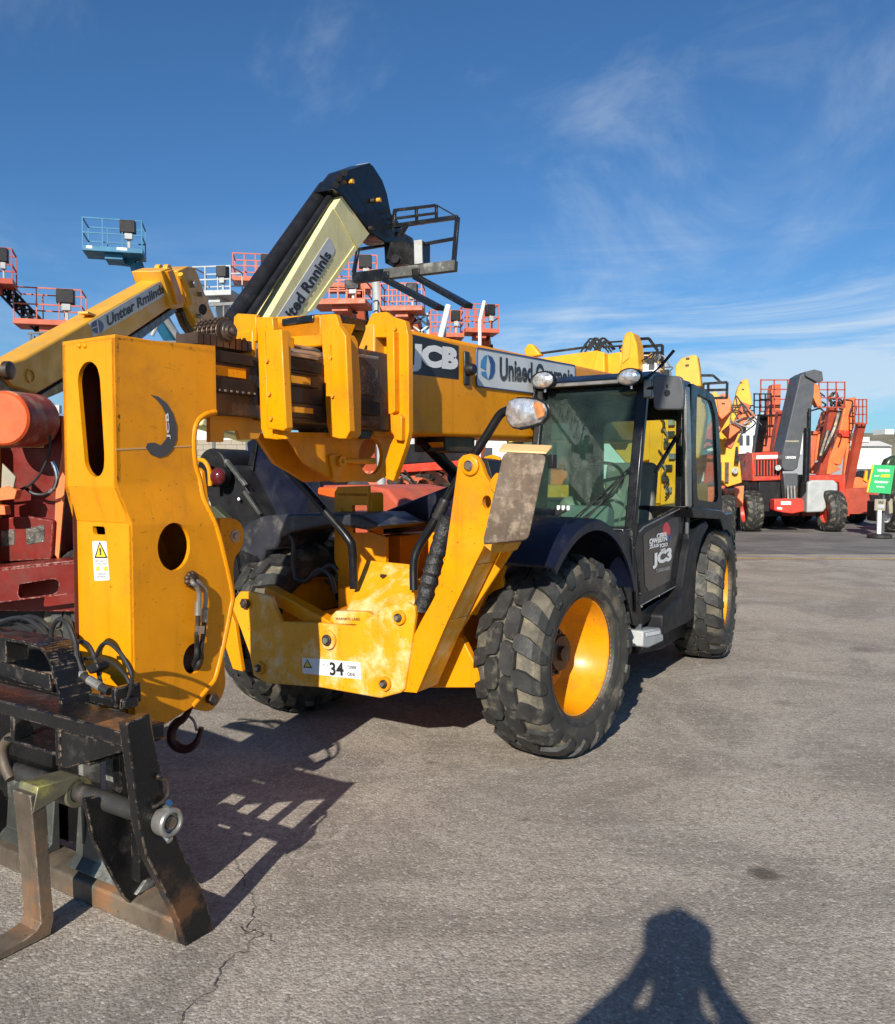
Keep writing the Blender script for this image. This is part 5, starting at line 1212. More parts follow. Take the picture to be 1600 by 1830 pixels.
text('Untter Rmiinds', sx_(.004, [(189, 565), (291, 506), (295, 522), (193, 584)]), INK, sg, bold=.035, shear=.15, off=.003)
lm_ = S.P(175, 584, 'x', .006)
B().prism(sx_(.007, ell(175, 584, 11, 12, 20)), (-.002, 0, 0)).done('logo_mark', INKB, sg)
B().prism(sx_(.009, [(173, 573), (175, 573), (178, 595), (176, 595)]), (-.001, 0, 0)).done('logo_mark', SIGNP, sg)
B().prism(sx_(.009, [(164, 586), (175, 582), (175, 584), (164, 588)]), (-.001, 0, 0)).done('logo_mark', SIGNP, sg)
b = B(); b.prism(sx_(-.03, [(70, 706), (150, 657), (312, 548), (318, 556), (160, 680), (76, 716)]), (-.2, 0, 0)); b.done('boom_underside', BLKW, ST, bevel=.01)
b = B(); b.prism(sx_(.05, [(288, 484), (306, 478), (322, 520), (330, 548), (316, 552), (308, 548)]), (-.36, 0, 0)); col_ = b.done('collar', AY, ST, bevel=.01)
b = B(); b.prism(sx_(.09, [(300, 485), (310, 482), (330, 540), (318, 544)]), (-.05, 0, 0)); b.done('collar_flange', YEL, col_, bevel=.006)
b = B(); b.prism(sx_(.02, [(318, 484), (336, 476), (348, 478), (354, 490), (372, 540), (386, 572), (392, 600), (384, 612), (368, 612), (360, 590), (340, 556), (328, 528)]), (-.22, 0, 0)); tp = b.done('boom_tip', AY, ST, bevel=.01)
b = B(); hl_ = S.P(363, 552, 'x', .03)
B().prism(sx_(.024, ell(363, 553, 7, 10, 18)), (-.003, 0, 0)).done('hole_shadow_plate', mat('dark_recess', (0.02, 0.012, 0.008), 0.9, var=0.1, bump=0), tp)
for x_, y_, r_ in ((354, 565, .03), (343, 508, .045), (356, 526, .03)):
    c = S.P(x_, y_, 'x', .03); B().cyl(c - OX * .02, c + OX * .05, r_, 16).done('pin', STEEL, tp, bevel=.004)
b = B(); b.tube(smooth_path(sx_(.06, [(322, 490), (334, 520), (340, 545)]), 4), .035, 12); b.done('crowd_ram', AY, tp)
for x_ in (285, 300):
    c = S.P(x_, 486, 'x', .0 if x_ > 290 else -.14); B().lathe([(.02, -.03), (.09, -.03), (.09, .03), (.02, .03)], c, 'x', 22).done('chain_sheave', AY, ST, bevel=.006)
b = B(); b.tube(smooth_path(sx_(-.08, [(320, 555), (330, 580), (344, 600), (356, 625)]), 4), .06, 10); b.done('tilt_arm', BLKW, ST)
c = S.P(9, 662, 'x', .02); B().lathe([(.0, 0), (.075, 0), (.075, .05), (.045, .06), (.0, .06)], c, 'x', 22).done('pivot_pin', DSTEEL, ST, bevel=.004)
c = S.P(54, 672, 'x', .002); B().lathe([(.05, 0), (.062, 0), (.062, .012), (.05, .012)], c, 'x', 24).done('boss_ring', AY, ST)
c = S.P(164, 560, 'x', 0); B().box(tuple(c + Vector((-.14, 0, .0))), tuple(c + Vector((-.04, .22, .02)))).done('top_bracket', AY, ST)
b = B(); b.prism(sx_(-.02, [(6, 655), (60, 690), (68, 712), (40, 735), (-20, 740), (-20, 665)]), (-.22, 0, 0)); b.done('pivot_frame', DSTEEL, ST, bevel=.01)
b = B(); b.box((-1.8, 1.2, .55), (-.15, 5.5, 1.35)); b.box((-.5, -.6, .6), (-.05, 1.3, 2.2)); b.done('chassis', AY, ST, bevel=.03)
for x_, f_ in ((-.1, False), (-1.9, True)):
    bwheel(ST, x_, 1.7, RM_YS, 1, f_); bwheel(ST, x_, 4.9, RM_YS, 1, f_)

# ------------------------------------------------------------------ cream telehandler with black head and cage
Cb = Fr(-1.28, 12.0, R_(25))
CT = Cb.empty('telehandler', 'cream telehandler with steep boom and a black fork frame held against the sky', 'telehandler')
def cx_(v, pts): return [Cb.P(a, b, 'x', v) for a, b in pts]
def cy_(v, pts): return [Cb.P(a, b, 'y', v) for a, b in pts]
b = B(); b.prism(cx_(0, [(598, 366), (611, 350), (661, 418), (650, 432), (440, 705), (385, 650), (480, 566)]), (-.30, 0, 0)); cb = b.done('boom', CREAM, CT, bevel=.012)
b = B(); b.prism(cx_(.02, [(611, 350), (661, 418), (640, 445), (597, 373)]), (-.34, 0, 0)); b.done('boom_end', CREAM, CT, bevel=.008)
B().prism(cx_(.012, [(634, 440), (640, 444), (560, 556), (552, 556)]), (-.02, 0, 0)).done('boom_edge', CREAM, cb)
sgp = cx_(.004, [(583, 426), (597, 446), (520, 575), (488, 575)])
b = B(); b.prism(fillet(cx_(.006, [(589, 422), (600, 447), (506, 605), (480, 590)]), .06, 4), (-.006, 0, 0)); sg = b.done('company_sign', SIGNW, cb, bevel=.002)
text('United Rnninls', cx_(.008, [(487, 590), (578, 447), (594, 456), (506, 604)]), INK, sg, bold=.03, shear=.1, off=.003)
b = B(); b.tube([Cb.P(582, 338, 'x', -.30), Cb.P(412, 580, 'x', -.30)], .115, 18); b.tube([Cb.P(590, 352, 'x', -.12), Cb.P(440, 575, 'x', -.12)], .05, 12); b.done('hose_tube', PLAS, CT)
b = B(); b.prism(cx_(.04, [(598, 338), (624, 304), (661, 291), (668, 297), (684, 322), (692, 345), (699, 380), (712, 402), (714, 420), (706, 436), (690, 434), (676, 424), (663, 416), (613, 350)]), (-.34, 0, 0)); hd = b.done('boom_head', BLK, CT, bevel=.012)
B().prism(cx_(-.02, [(624, 303), (661, 290), (661, 292), (640, 330), (612, 320)]), (-.2, 0, 0)).done('worn_top', LGREY, hd)
b = B()
for x_, y_ in ((600, 330), (606, 318), (616, 309)): b.cyl(Cb.P(x_, y_, 'x', .06), Cb.P(x_, y_, 'x', -.5), .045, 12)
b.done('roller', PLAS, hd)
for x_, y_, m_ in ((625, 325, AY), (674, 358, AY), (664, 359, DSTEEL), (660, 408, DSTEEL), (712, 418, STEEL)):
    c = Cb.P(x_, y_, 'x', .05); B().cyl(c, c + OX * .06, .032, 12).done('pin', m_, hd)
b = B(); b.prism(cx_(.0, [(684, 368), (712, 395), (720, 415), (738, 425), (742, 440), (725, 446), (708, 436), (690, 400)]), (-.08, 0, 0)); b.done('tilt_link', DSTEEL, CT, bevel=.008)
yc = .9
b = B(); b.prism(cy_(yc, [(686, 432), (722, 430), (736, 438), (756, 430), (756, 472), (738, 474), (722, 470), (700, 476), (688, 470)]), (0, .25, 0)); cp = b.done('coupler', BLK, CT, bevel=.01)
c = Cb.P(706, 462, 'y', yc - .05); B().cyl(c, c + OY * .2, .07, 16).done('coupler_ram', PLAS, cp, bevel=.006)
B().prism(cy_(yc - .02, [(740, 430), (754, 428), (755, 470), (741, 472)]), (0, .03, 0)).done('coupler_plate', LGREY, cp)
b = B(); b.prism(cy_(yc, [(628, 487), (630, 505), (812, 483), (813, 464)]), (0, .12, 0)); cf = b.done('fork_frame', mat('dusty_black_steel', (0.07, 0.07, 0.065), 0.6, var=0.3, vscale=6, dirt=(0.3, 0.3, 0.27), dirt_amt=0.5, dirt_scale=6, bump=0.2), CT, bevel=.006)
DB = MATS['dusty_black_steel']
def rails(F, parent, y0, y1, px3, px1, w=.035):
    b = B()
    for a, c in px3: b.bar(F.P(a[0], a[1], 'y', y0), F.P(c[0], c[1], 'y', y0), w, w)
    for a, c in px1: b.bar(F.P(a[0], a[1], 'y', y0), F.P(c[0], c[1], 'y', y1), w * .7, w * .7)
    return b.done('guard_rail', BLK, parent)
for seg_ in (((705, 404), (818, 388), .06), ((818, 388), (810, 484), .06), ((704, 376), (781, 367), .04), ((780, 367), (780, 392), .04), ((744, 372), (745, 396), .04), ((702, 391), (780, 381), .035), ((760, 436), (815, 426), .045), ((640, 446), (690, 438), .045), ((640, 446), (632, 490), .05), ((706, 376), (700, 432), .05), ((728, 400), (716, 420), .06)):
    B().bar(Cb.P(*seg_[0], 'y', yc + .1), Cb.P(*seg_[1], 'y', yc + .1), seg_[2], seg_[2]).done('guard_rail', BLK, CT, bevel=.004)
B().bar(Cb.P(781, 367, 'y', yc + .1), Cb.P(818, 388, 'y', yc + .1), .02, .02).done('guard_rail', BLK, CT)
for a, c in (((690, 500), (787, 551)), ((744, 495), (838, 547))):
    p, q = Cb.P(*a, 'y', yc), Cb.P(*c, 'y', yc - .9)
    b = B(); b.bar(p + OZ * .12, p, .12, .07, (0, 1, 0)); b.bar(p, q, .13, .07); b.done('fork', BLK, CT, bevel=.008)
b = B(); b.box((-1.9, -4.2, .6), (-.1, .6, 1.45)); b.prism(cx_(-.05, [(440, 700), (385, 650), (360, 760), (460, 790)]), (-.25, 0, 0)); b.done('chassis', CREAM, CT, bevel=.03)
for x_, f_ in ((-.05, False), (-2.0, True)):
    bwheel(CT, x_, -3.6, RM_YS, 1, f_); bwheel(CT, x_, .0, RM_YS, 1, f_)

# ------------------------------------------------------------------ machines glimpsed between boom and chassis
G = Fr(-2.0, 8.2, R_(25))
GT = G.empty('wheel_loader', 'dark machine with round black housing and dark red lamp behind the boom head', 'loader')
def gy(v, pts): return [G.P(a, b, 'y', v) for a, b in pts]
c = G.P(384, 838, 'y', .0)
b = B(); b.lathe([(.0, .0), (.17, .0), (.185, .02), (.185, .5), (.0, .5)], c + Vector((-.04, 0, .02)), 'y', 32); b.done('round_housing', PLAS, GT, bevel=.006)
b = B(); b.ball(G.P(390, 852, 'y', -.12), .085, .07, .088, 24, 14); b.done('red_lamp', MAROON, GT)
b = B(); b.lathe([(.085, .0), (.10, .0), (.10, .06), (.085, .06)], G.P(392, 852, 'y', -.08), 'y', 24); b.done('lamp_ring', PLAS, GT)
b = B(); b.tube(smooth_path(gy(-.15, [(352, 822), (365, 824), (374, 840), (376, 868)]), 5), .022, 10); b.done('bent_guard', YEL, GT)
b = B(); b.prism(gy(.05, [(360, 860), (420, 830), (470, 925), (440, 960), (390, 940)]), (0, .3, 0)); b.done('black_arm', PLAS, GT, bevel=.02)
b = B(); b.bar(G.P(404, 822, 'y', -.02), G.P(440, 868, 'y', -.02), .05, .03); b.bar(G.P(437, 878, 'y', -.02), G.P(466, 920, 'y', -.02), .04, .03); b.done('grey_strip', SCUF, GT, bevel=.004)
for x_, y_ in ((427, 892), (446, 892)): B().ball(G.P(x_, y_, 'y', -.0), .016, .012, .018, 8, 6).done('bolt', SIGNP, GT)
b = B(); b.prism(gy(.3, [(440, 790), (470, 775), (560, 775), (575, 880), (540, 935), (460, 935)]), (0, .6, 0)); b.done('dark_cab', NAVY, GT, bevel=.02)
b = B(); b.prism(gy(.27, [(436, 862), (450, 800), (460, 790), (446, 880)]), (0, .03, 0)); b.done('cab_post', BLK, GT, bevel=.006)
b = B(); b.box((-.8, .3, .5), (.8, 2.2, 1.2)); b.done('body', PLAS, GT, bevel=.03)
bwheel(GT, .9, .6, RM_YS, 1); bwheel(GT, -.9, .6, RM_YS, 1, True)
b = B(); b.prism(gy(-.1, [(372, 905), (382, 905), (404, 925), (412, 945), (395, 950)]), (0, .1, 0)); b.done('green_hose_guard', mat('olive_plastic', (0.045, 0.055, 0.03), 0.6), GT, bevel=.01)

OT = Fr(-.9, 7.6, R_(50))
OTT = OT.empty('orange_tractor', 'faded orange tractor nose with grey scuffed top behind the yellow boom tower', 'tractor')
def oy(v, pts): return [OT.P(a, b, 'y', v) for a, b in pts]
b = B(); prof_ = [(500, 868), (512, 860), (560, 852), (620, 852), (650, 866), (690, 876), (716, 898), (722, 915), (690, 960), (650, 980), (600, 990), (560, 985), (502, 886)]
b.prism(oy(.15, [(503, 874), (512, 868), (648, 866), (690, 874), (722, 912), (716, 960), (640, 990), (600, 900), (503, 884)]), (0, .8, 0)); b.done('hood', mat('faded_tractor_orange', (0.50, 0.10, 0.05), 0.5, var=0.15, dirt=(0.3, 0.1, 0.06), dirt_amt=0.4, streak=0.3), OTT, bevel=.05, seg=3)
b = B(); b.prism(oy(.10, [(502, 868), (504, 866), (600, 873), (640, 872), (640, 886), (596, 890), (502, 885)]), (0, .5, 0)); b.done('hood_front', mat('fluorescent_orange_paint', (0.85, 0.13, 0.02), 0.45, var=0.08), OTT, bevel=.015)
b = B(); c = OT.P(585, 862, 'y', .5); b.ball(c + vec(0, 0, -.02), .30, .5, .075, 24, 10); b.done('scuffed_top', mat('scratched_grey_plastic', (0.10, 0.10, 0.09), 0.35, var=0.4, vscale=8, dirt=(0.35, 0.33, 0.28), dirt_amt=0.4), OTT)
b = B(); b.box((-.5, .3, .4), (.5, 2.3, 1.05)); b.done('body', PLAS, OTT, bevel=.03)
bwheel(OTT, .75, .5, RM_O, .9); bwheel(OTT, -.75, .5, RM_O, .9, True); bwheel(OTT, .75, 2.0, RM_O, .9); bwheel(OTT, -.75, 2.0, RM_O, .9, True)
b = B(); b.prism(oy(.05, [(470, 910), (500, 890), (560, 882), (600, 892), (606, 930), (560, 925), (480, 930)]), (0, .3, 0)); b.done('front_fender', PLAS, OTT, bevel=.02)

RMm = Fr(-.6, 10.6, R_(30))
RT_ = RMm.empty('red_engine_unit', 'faded red machine with exposed engine beneath the long yellow boom', 'engine unit')
def ry(v, pts): return [RMm.P(a, b, 'y', v) for a, b in pts]
b = B(); b.prism(ry(0, [(694, 850), (716, 840), (758, 838), (760, 868), (740, 878), (696, 878)]), (0, .8, 0)); b.done('hood', SALM, RT_, bevel=.02)
b = B(); b.prism(ry(-.1, [(692, 832), (832, 822), (832, 838), (692, 846)]), (0, .2, 0)); b.done('red_beam', RED, RT_, bevel=.01)
b = B(); b.prism(ry(.2, [(690, 795), (835, 790), (835, 824), (690, 832)]), (0, .2, 0)); b.done('black_canopy', PLAS, RT_, bevel=.02)
for i in range(26):
    x_ = random.uniform(690, 822); y_ = random.uniform(850, 890); r_ = random.uniform(.02, .07)
    p = RMm.P(x_, y_, 'y', random.uniform(-.25, .1)); b = B()
    if i % 3 == 0: b.box(tuple(p - Vector((r_, r_, r_ * .6))), tuple(p + Vector((r_, r_, r_ * .6))))
    elif i % 3 == 1: b.cyl(p - Vector((0, r_, 0)), p + Vector((0, r_, 0)), r_ * .7, 14)
    else: b.tube(smooth_path([p, p + Vector((random.uniform(-.15, .15), 0, random.uniform(-.1, .1))), p + Vector((random.uniform(-.2, .2), -.1, random.uniform(-.15, .15)))]), .013, 6)
    b.done('engine_part', [DSTEEL, PLAS, STEEL, RUB, DSTEEL][i % 5], RT_, bevel=.004 if i % 3 < 2 else 0)
b = B(); b.box((-.8, .2, .4), (1.6, 2.0, 1.45)); b.done('body', PLAS, RT_, bevel=.03)
bwheel(RT_, 1.7, .6, RM_R, 1); bwheel(RT_, -.9, .6, RM_R, 1, True); bwheel(RT_, 1.7, 2.2, RM_R, 1); bwheel(RT_, -.9, 2.2, RM_R, 1, True)

# ------------------------------------------------------------------ boom lifts with baskets against the sky
def basket(F, parent, x, z, w, d, h, m, floor_t=.16, n=3, ctrl=True, y=0.0, rail=.015, white=False):
    """open work basket; origin = bottom centre in F space"""
    fl = B(); fl.box((x - w / 2, y - d / 2, z), (x + w / 2, y + d / 2, z + floor_t)); bk = fl.done('basket_floor', m, parent, bevel=.01)
    b = B(); X0, X1, Y0, Y1 = x - w / 2 + .02, x + w / 2 - .02, y - d / 2 + .02, y + d / 2 - .02
    for zz in (z + h, z + h * .55):
        for p, q in (((X0, Y0), (X1, Y0)), ((X1, Y0), (X1, Y1)), ((X1, Y1), (X0, Y1)), ((X0, Y1), (X0, Y0))): b.bar((*p, zz), (*q, zz), rail * 2, rail * 2)
    for i in range(n + 1):
        xx_ = X0 + (X1 - X0) * i / n
        for yy_ in (Y0, Y1): b.bar((xx_, yy_, z), (xx_, yy_, z + h), rail * 1.8, rail * 1.8)
    b.done('guard_rail', m if m is not WHITE else LGREY, bk)
    if ctrl:
        b = B(); b.box((x + w * .12, Y0 - .02, z + h * .62), (x + w * .38, Y0 + .25, z + h * 1.02)); b.done('control_box', PLAS, bk, bevel=.02)
        b = B(); b.box((x + w * .20, Y0 - .03, z + h * .42), (x + w * .33, Y0 + .10, z + h * .60)); b.box((x + w * .24, Y0 + .05, z + .05), (x + w * .29, Y0 + .10, z + h * .45)); b.done('control_post', LGREY, bk, bevel=.01)
    return bk
def lift(label, m, bx, by, Y, w, d, h, yaw, arm, aw=.3, base=(0, 2.5), name='boom_lift', n=3, base_m=None, cat='boom lift', lattice=False, floor_t=.13, group=None):
    d0 = ray(bx, by); F = Fr(d0[0] / d0[1] * Y, Y, R_(yaw)); t = Y / d0[1]; z = EYE + d0[2] * t
    t_ = F.empty(name, label, cat, group)
    bk = basket(F, t_, 0, z, w, d, h, m, n=n, floor_t=floor_t)
    P = [Vector((0, d * .4, z - .02))] + [F.P(x, y, 'y', yy_) for x, y, yy_ in arm]
    b = B(); b.box((P[0].x - w * .15, -d * .3, z - .14), (P[0].x + w * .15, d * .45, z)); b.done('basket_mount', m, t_, bevel=.01)
    for i, (a, c) in enumerate(zip(P[:-1], P[1:])):
        b = B(); ww = aw * (0.75 + .25 * i)
        if lattice:
            for s_ in (-1, 1):
                for k in (-1, 1): b.bar(a + Vector((ww / 2 * s_, 0, ww / 2 * k)), c + Vector((ww / 2 * s_, 0, ww / 2 * k)), .05, .05)
            nn = int((c - a).length / ww)
            for k in range(nn):
                p, q = a.lerp(c, k / nn), a.lerp(c, (k + 1) / nn)
                b.bar(p + Vector((ww / 2, 0, ww / 2)), q + Vector((-ww / 2, 0, -ww / 2)), .10, .04); b.bar(p + Vector((-ww / 2, 0, -ww / 2)), q + Vector((ww / 2, 0, ww / 2)), .04, .04)
            b.done('energy_chain', CHAIN if not lattice else PLAS, t_)
        else:
            b.bar(a, c, ww, ww * 1.1); b.done('boom', m, t_, bevel=.015)
            e = (c - a).normalized(); off = Vector((ww * .62, -.05, 0))
            b = B(); b.tube([a + off + e * .2, c + off - e * .1], .035, 6); b.tube([a - off * .3 + e * .1 + OZ * ww * .7, c - off * .3 + OZ * ww * .7], .025, 6); b.done('hose_run', RUB, t_)
    e = P[-1]; bxp = Vector((e.x + base[0], e.y + base[1], 0))
    b = B(); b.bar(e, Vector((bxp.x, bxp.y, 1.6)), aw * 1.1, aw * 1.2); b.done('boom', m, t_, bevel=.015)
    b = B(); b.box((bxp.x - 1.0, bxp.y - 1.3, .55), (bxp.x + 1.0, bxp.y + 1.3, 1.05)); b.box((bxp.x - .8, bxp.y - .9, 1.05), (bxp.x + .8, bxp.y + 1.2, 1.9)); b.done('chassis', base_m or m, t_, bevel=.05)
    for sx in (-1, 1):
        for sy in (-1, 1): bwheel(t_, bxp.x + sx * 1.05, bxp.y + sy * .95, RM_W, .8, sx < 0)
    return t_, F, z
GRP = None
lt, F, z = lift('blue boom lift with its empty basket highest against the sky at left', BLUE, 206, 458, 22, 1.45, .9, .82, -14, [(243, 470, .3), (262, 530, .4), (330, 640, 1.5)], .26)
for x0_, x1_ in ((-.62, -.48), (.1, .35)): B().box((x0_, -.46, z + .05), (x1_, -.455, z + .12)).done('basket_label', WHITE, lt)
b = B(); b.tube([F.P(268, 530, 'y', .2), F.P(345, 640, 'y', 1.3)], .09, 10); b.tube([F.P(290, 560, 'y', .1), F.P(272, 600, 'y', .1)], .05, 8); b.done('lift_ram', LGREY, lt)
lift('red boom lift basket cut off by the left edge above a black cable chain', PINK, -8, 512, 20, .85, .8, .82, -20, [(10, 520, .3), (85, 598, .6), (130, 640, 1.0)], .2, lattice=True)
lift('orange red boom lift basket beside an arched jib above the lettered yellow boom', mat('weathered_orange_red', (0.50, 0.11, 0.055), 0.55, var=0.15, bump=0.05), 92, 586, 21, 1.55, .9, .88, -16, [(120, 596, .3), (150, 640, 1.2)], .3)
ARF = Fr(-8.9, 20.5, 0)
b = B(); b.tube(smooth_path([ARF.P(x, y, 'y', 0) for x, y in ((112, 582), (122, 545), (132, 524), (142, 522), (152, 545), (166, 590))], 5), .14, 8)
jb = b.done('arched_jib', MATS['weathered_orange_red']); jb.name = 'arched_jib'; thing(jb, 'dark orange arched jib of a lift just right of the orange red basket', 'jib')
lift('faded pink red basket just left of the cream boom', SALM, 458, 508, 24, 1.25, .8, .75, -10, [(470, 520, .4), (500, 620, 1.2)], .3, n=4)
lift('white and grey basket with wide tray left of the black hose tube', LGREY, 390, 534, 21, 1.0, .8, .7, 8, [(398, 545, .4), (410, 630, 1.0)], .28)
WP = Fr(-5.6, 20.6, R_(8))
lift('salmon basket high behind the fork frame, left of the white pole', SALM, 632, 520, 24, 1.35, .9, .9, -6, [(640, 530, .3), (650, 620, 1.2)], .34, n=5)
lift('lower salmon platform directly behind the end of the cream boom', SALM, 612, 550, 22, 1.4, 1.0, .6, 5, [(622, 558, .4), (640, 640, 1.0)], .3, n=6)
lift('salmon basket right of the white pole above the yellow collars', SALM, 720, 560, 23, 1.15, .8, .72, 4, [(740, 575, .3), (760, 660, 1.2)], .3, n=5)
lift('pale orange basket left of the rightmost one over the company sign', SALM, 797, 606, 26, 1.05, .8, .8, -6, [(805, 612, .3), (815, 680, 1.2)], .26, n=5)
lift('rightmost salmon basket over the company sign with a white post', SALM, 857, 598, 26, 1.05, .8, .85, -12, [(868, 606, .3), (880, 690, 1.2)], .26, n=4)
PF = Fr(-1.9, 23.0, 0)
for nm, lab, pa, pb, r, m_ in (('white_pole', 'thick white mast between two salmon baskets', (672, 490), (680, 640), .12, LGREY), ('white_post', 'slim white leaning jib above the salmon baskets', (802, 545), (778, 640), .08, WHITE), ('white_post', 'short white post in the rightmost basket', (866, 538), (858, 572), .05, WHITE)):
    b = B(); a, c = PF.P(*pa, 'y', 0), PF.P(*pb, 'y', 0); b.tube([a, c, Vector((c.x, c.y + .3, 0))], r, 14)
    o = b.done(nm, m_); o.location = (PF.o[0], PF.o[1], 0); thing(o, lab, 'pole')
# scissor stack under the pink baskets
b = B()
for k in range(5):
    y0 = 560 + k * 22
    b.bar(PF.P(738, y0, 'y', .2), PF.P(765, y0 + 22, 'y', .2), .05, .05); b.bar(PF.P(765, y0, 'y', .2), PF.P(738, y0 + 22, 'y', .2), .05, .05)
for x_ in (738, 765, 795): b.bar(PF.P(x_, 560, 'y', .3), Vector((PF.P(x_, 560, 'y', .3).x, .3, 0)), .08, .08)
o = b.done('scissor_stack', LGREY); o.location = (PF.o[0], PF.o[1], 0); thing(o, 'grey scissor arms folded below the salmon baskets behind the boom', 'scissor lift')
# grey railing just behind the left boom
rl_ = Fr(-5.0, 18, 0); b = B()
for x_ in range(55, 460, 15):
    if 110 < x_ < 240: continue
    y0 = 596 if x_ < 110 else (543 if x_ > 360 else 612)
    b.bar(rl_.P(x_, y0, 'y', 0), rl_.P(x_, y0 + 26, 'y', 0), .03, .03)
b.bar(rl_.P(50, 596, 'y', 0), rl_.P(105, 592, 'y', 0), .04, .04); b.bar(rl_.P(375, 545, 'y', 0), rl_.P(460, 540, 'y', 0), .06, .06); b.bar(rl_.P(240, 612, 'y', 0), rl_.P(345, 610, 'y', 0), .04, .04)
for x_ in (60, 250, 340, 380, 440): b.bar(rl_.P(x_, 600, 'y', 0), Vector((rl_.P(x_, 600, 'y', 0).x, 0, 0)), .06, .06)
o = b.done('guard_railing', GREY); o.location = (-5.0, 18, 0); thing(o, 'thin dark grey railings glimpsed behind the raised yellow boom', 'railing')

# ------------------------------------------------------------------ row of machines on the right
def row_boom(label, Y, X, th, tip_px, boom_px, m, tipw=.35, cage=None, body=None, wheels=None, rm=None):
    pass
# big yellow telehandler behind the cab
Yb = Fr(1.6, 13.0, R_(32))
YT = Yb.empty('telehandler', 'bright yellow telehandler close behind the black cab with broad ribbed boom', 'telehandler')
def yx(v, pts): return [Yb.P(a, b, 'x', v) for a, b in pts]
def yy2(v, pts): return [Yb.P(a, b, 'y', v) for a, b in pts]
b = B(); b.prism(yy2(.0, [(950, 642), (1066, 626), (1080, 630), (1056, 680), (1056, 760), (950, 760)]), (0, .5, 0)); yb = b.done('boom', YELB, YT, bevel=.02)
b = B(); b.prism(yy2(-.05, [(1066, 626), (1080, 630), (1082, 700), (1078, 760), (1046, 760), (1046, 720), (1056, 672)]), (0, .3, 0)); b.done('boom_flange', YELB, yb, bevel=.02)
b = B(); b.prism(yy2(.1, [(1083, 633), (1112, 628), (1112, 760), (1080, 760)]), (0, .3, 0)); b.done('boom_section', YELB, YT, bevel=.02)
b = B(); b.prism(yy2(.0, [(1112, 612), (1117, 596), (1125, 592), (1131, 595), (1138, 615), (1142, 660), (1108, 665), (1110, 640)]), (0, .3, 0)); tp = b.done('boom_tip', YELB, YT, bevel=.02)
b = B(); b.prism(yy2(-.02, [(1113, 620), (1120, 598), (1127, 598), (1124, 640), (1112, 650)]), (0, .02, 0)); b.done('tip_plate', AY, tp, bevel=.006)
b = B(); b.prism(yy2(.1, [(936, 625), (944, 614), (952, 616), (966, 634), (940, 640)]), (0, .15, 0)); b.done('boom_hump', YELB, YT, bevel=.02)
b = B()
for k in range(14):
    p = Yb.P(1050 + random.uniform(0, 34), 622 + random.uniform(-6, 4), 'y', .1); b.tube(smooth_path([p + Vector((-.12, 0, -.05)), p + Vector((0, 0, .10)), p + Vector((.12, .05, -.04))]), .014, 6)
b.done('hose_bundle', RUB, YT)
b = B(); b.tube(yy2(.2, [(962, 632), (1052, 620)]), .02, 6); b.tube(yy2(.1, [(1080, 612), (1112, 610)]), .015, 6); b.tube(yy2(.1, [(1080, 620), (1112, 618)]), .015, 6); b.done('hydraulic_pipe', RUB, YT)
for (pts) in ([(1060, 760), (1060, 690), (1100, 680), (1200, 700), (1215, 760), (1205, 900), (1170, 905), (1172, 820), (1120, 830)],):
    b = B(); b.prism(yy2(.8, pts), (0, .5, 0)); b.done('boom_mast', YELB, YT, bevel=.02)
b = B(); b.prism(yy2(.76, [(1160, 700), (1185, 700), (1180, 900), (1160, 900)]), (0, .04, 0)); b.done('mast_rib', YELB, YT, bevel=.01)
for k in range(14):
    p = Yb.P(1180 + random.uniform(0, 16), 760 + k * 10, 'y', .72); b = B()
    b.tube(smooth_path([p, p + Vector((.06, -.03, .1)), p + Vector((-.03, 0, .22))]), .014, 6) if k % 2 else b.box(tuple(p), tuple(p + Vector((.09, .06, .08))))
    b.done('hydraulic_fitting', [STEEL, DSTEEL, RUB][k % 3], YT)
b = B(); b.box((-1.6, .4, .6), (1.2, 4.6, 1.6)); b.done('chassis', YELB, YT, bevel=.03)
for x_, f_ in ((1.35, False), (-1.75, True)):
    bwheel(YT, x_, .9, RM_YS, 1, f_); bwheel(YT, x_, 4.0, RM_YS, 1, f_)
CG = B()
for a, c in (((1140, 606), (1160, 605)), ((1160, 605), (1176, 627)), ((1142, 620), (1184, 617)), ((1184, 617), (1184, 655)), ((1142, 632), (1184, 630)), ((1142, 645), (1184, 643))): CG.bar(Yb.P(*a, 'y', .5), Yb.P(*c, 'y', .5), .04, .04)
CG.done('guard_cage', BLK, YT)
b = B(); b.prism(yy2(.6, [(1150, 630), (1176, 628), (1178, 646), (1150, 648)]), (0, .2, 0)); b.prism(yy2(.2, [(1130, 654), (1172, 648), (1176, 664), (1134, 668)]), (0, .2, 0)); b.done('white_box', WHITE, YT, bevel=.01)
b = B(); b.box(tuple(Yb.P(1180, 660, 'y', .9)), tuple(Yb.P(1200, 700, 'y', 1.3))); b.tube([Yb.P(1188, 700, 'y', .9), Yb.P(1186, 640, 'y', .9)], .05, 8); b.done('exhaust_stack', LGREY, YT)

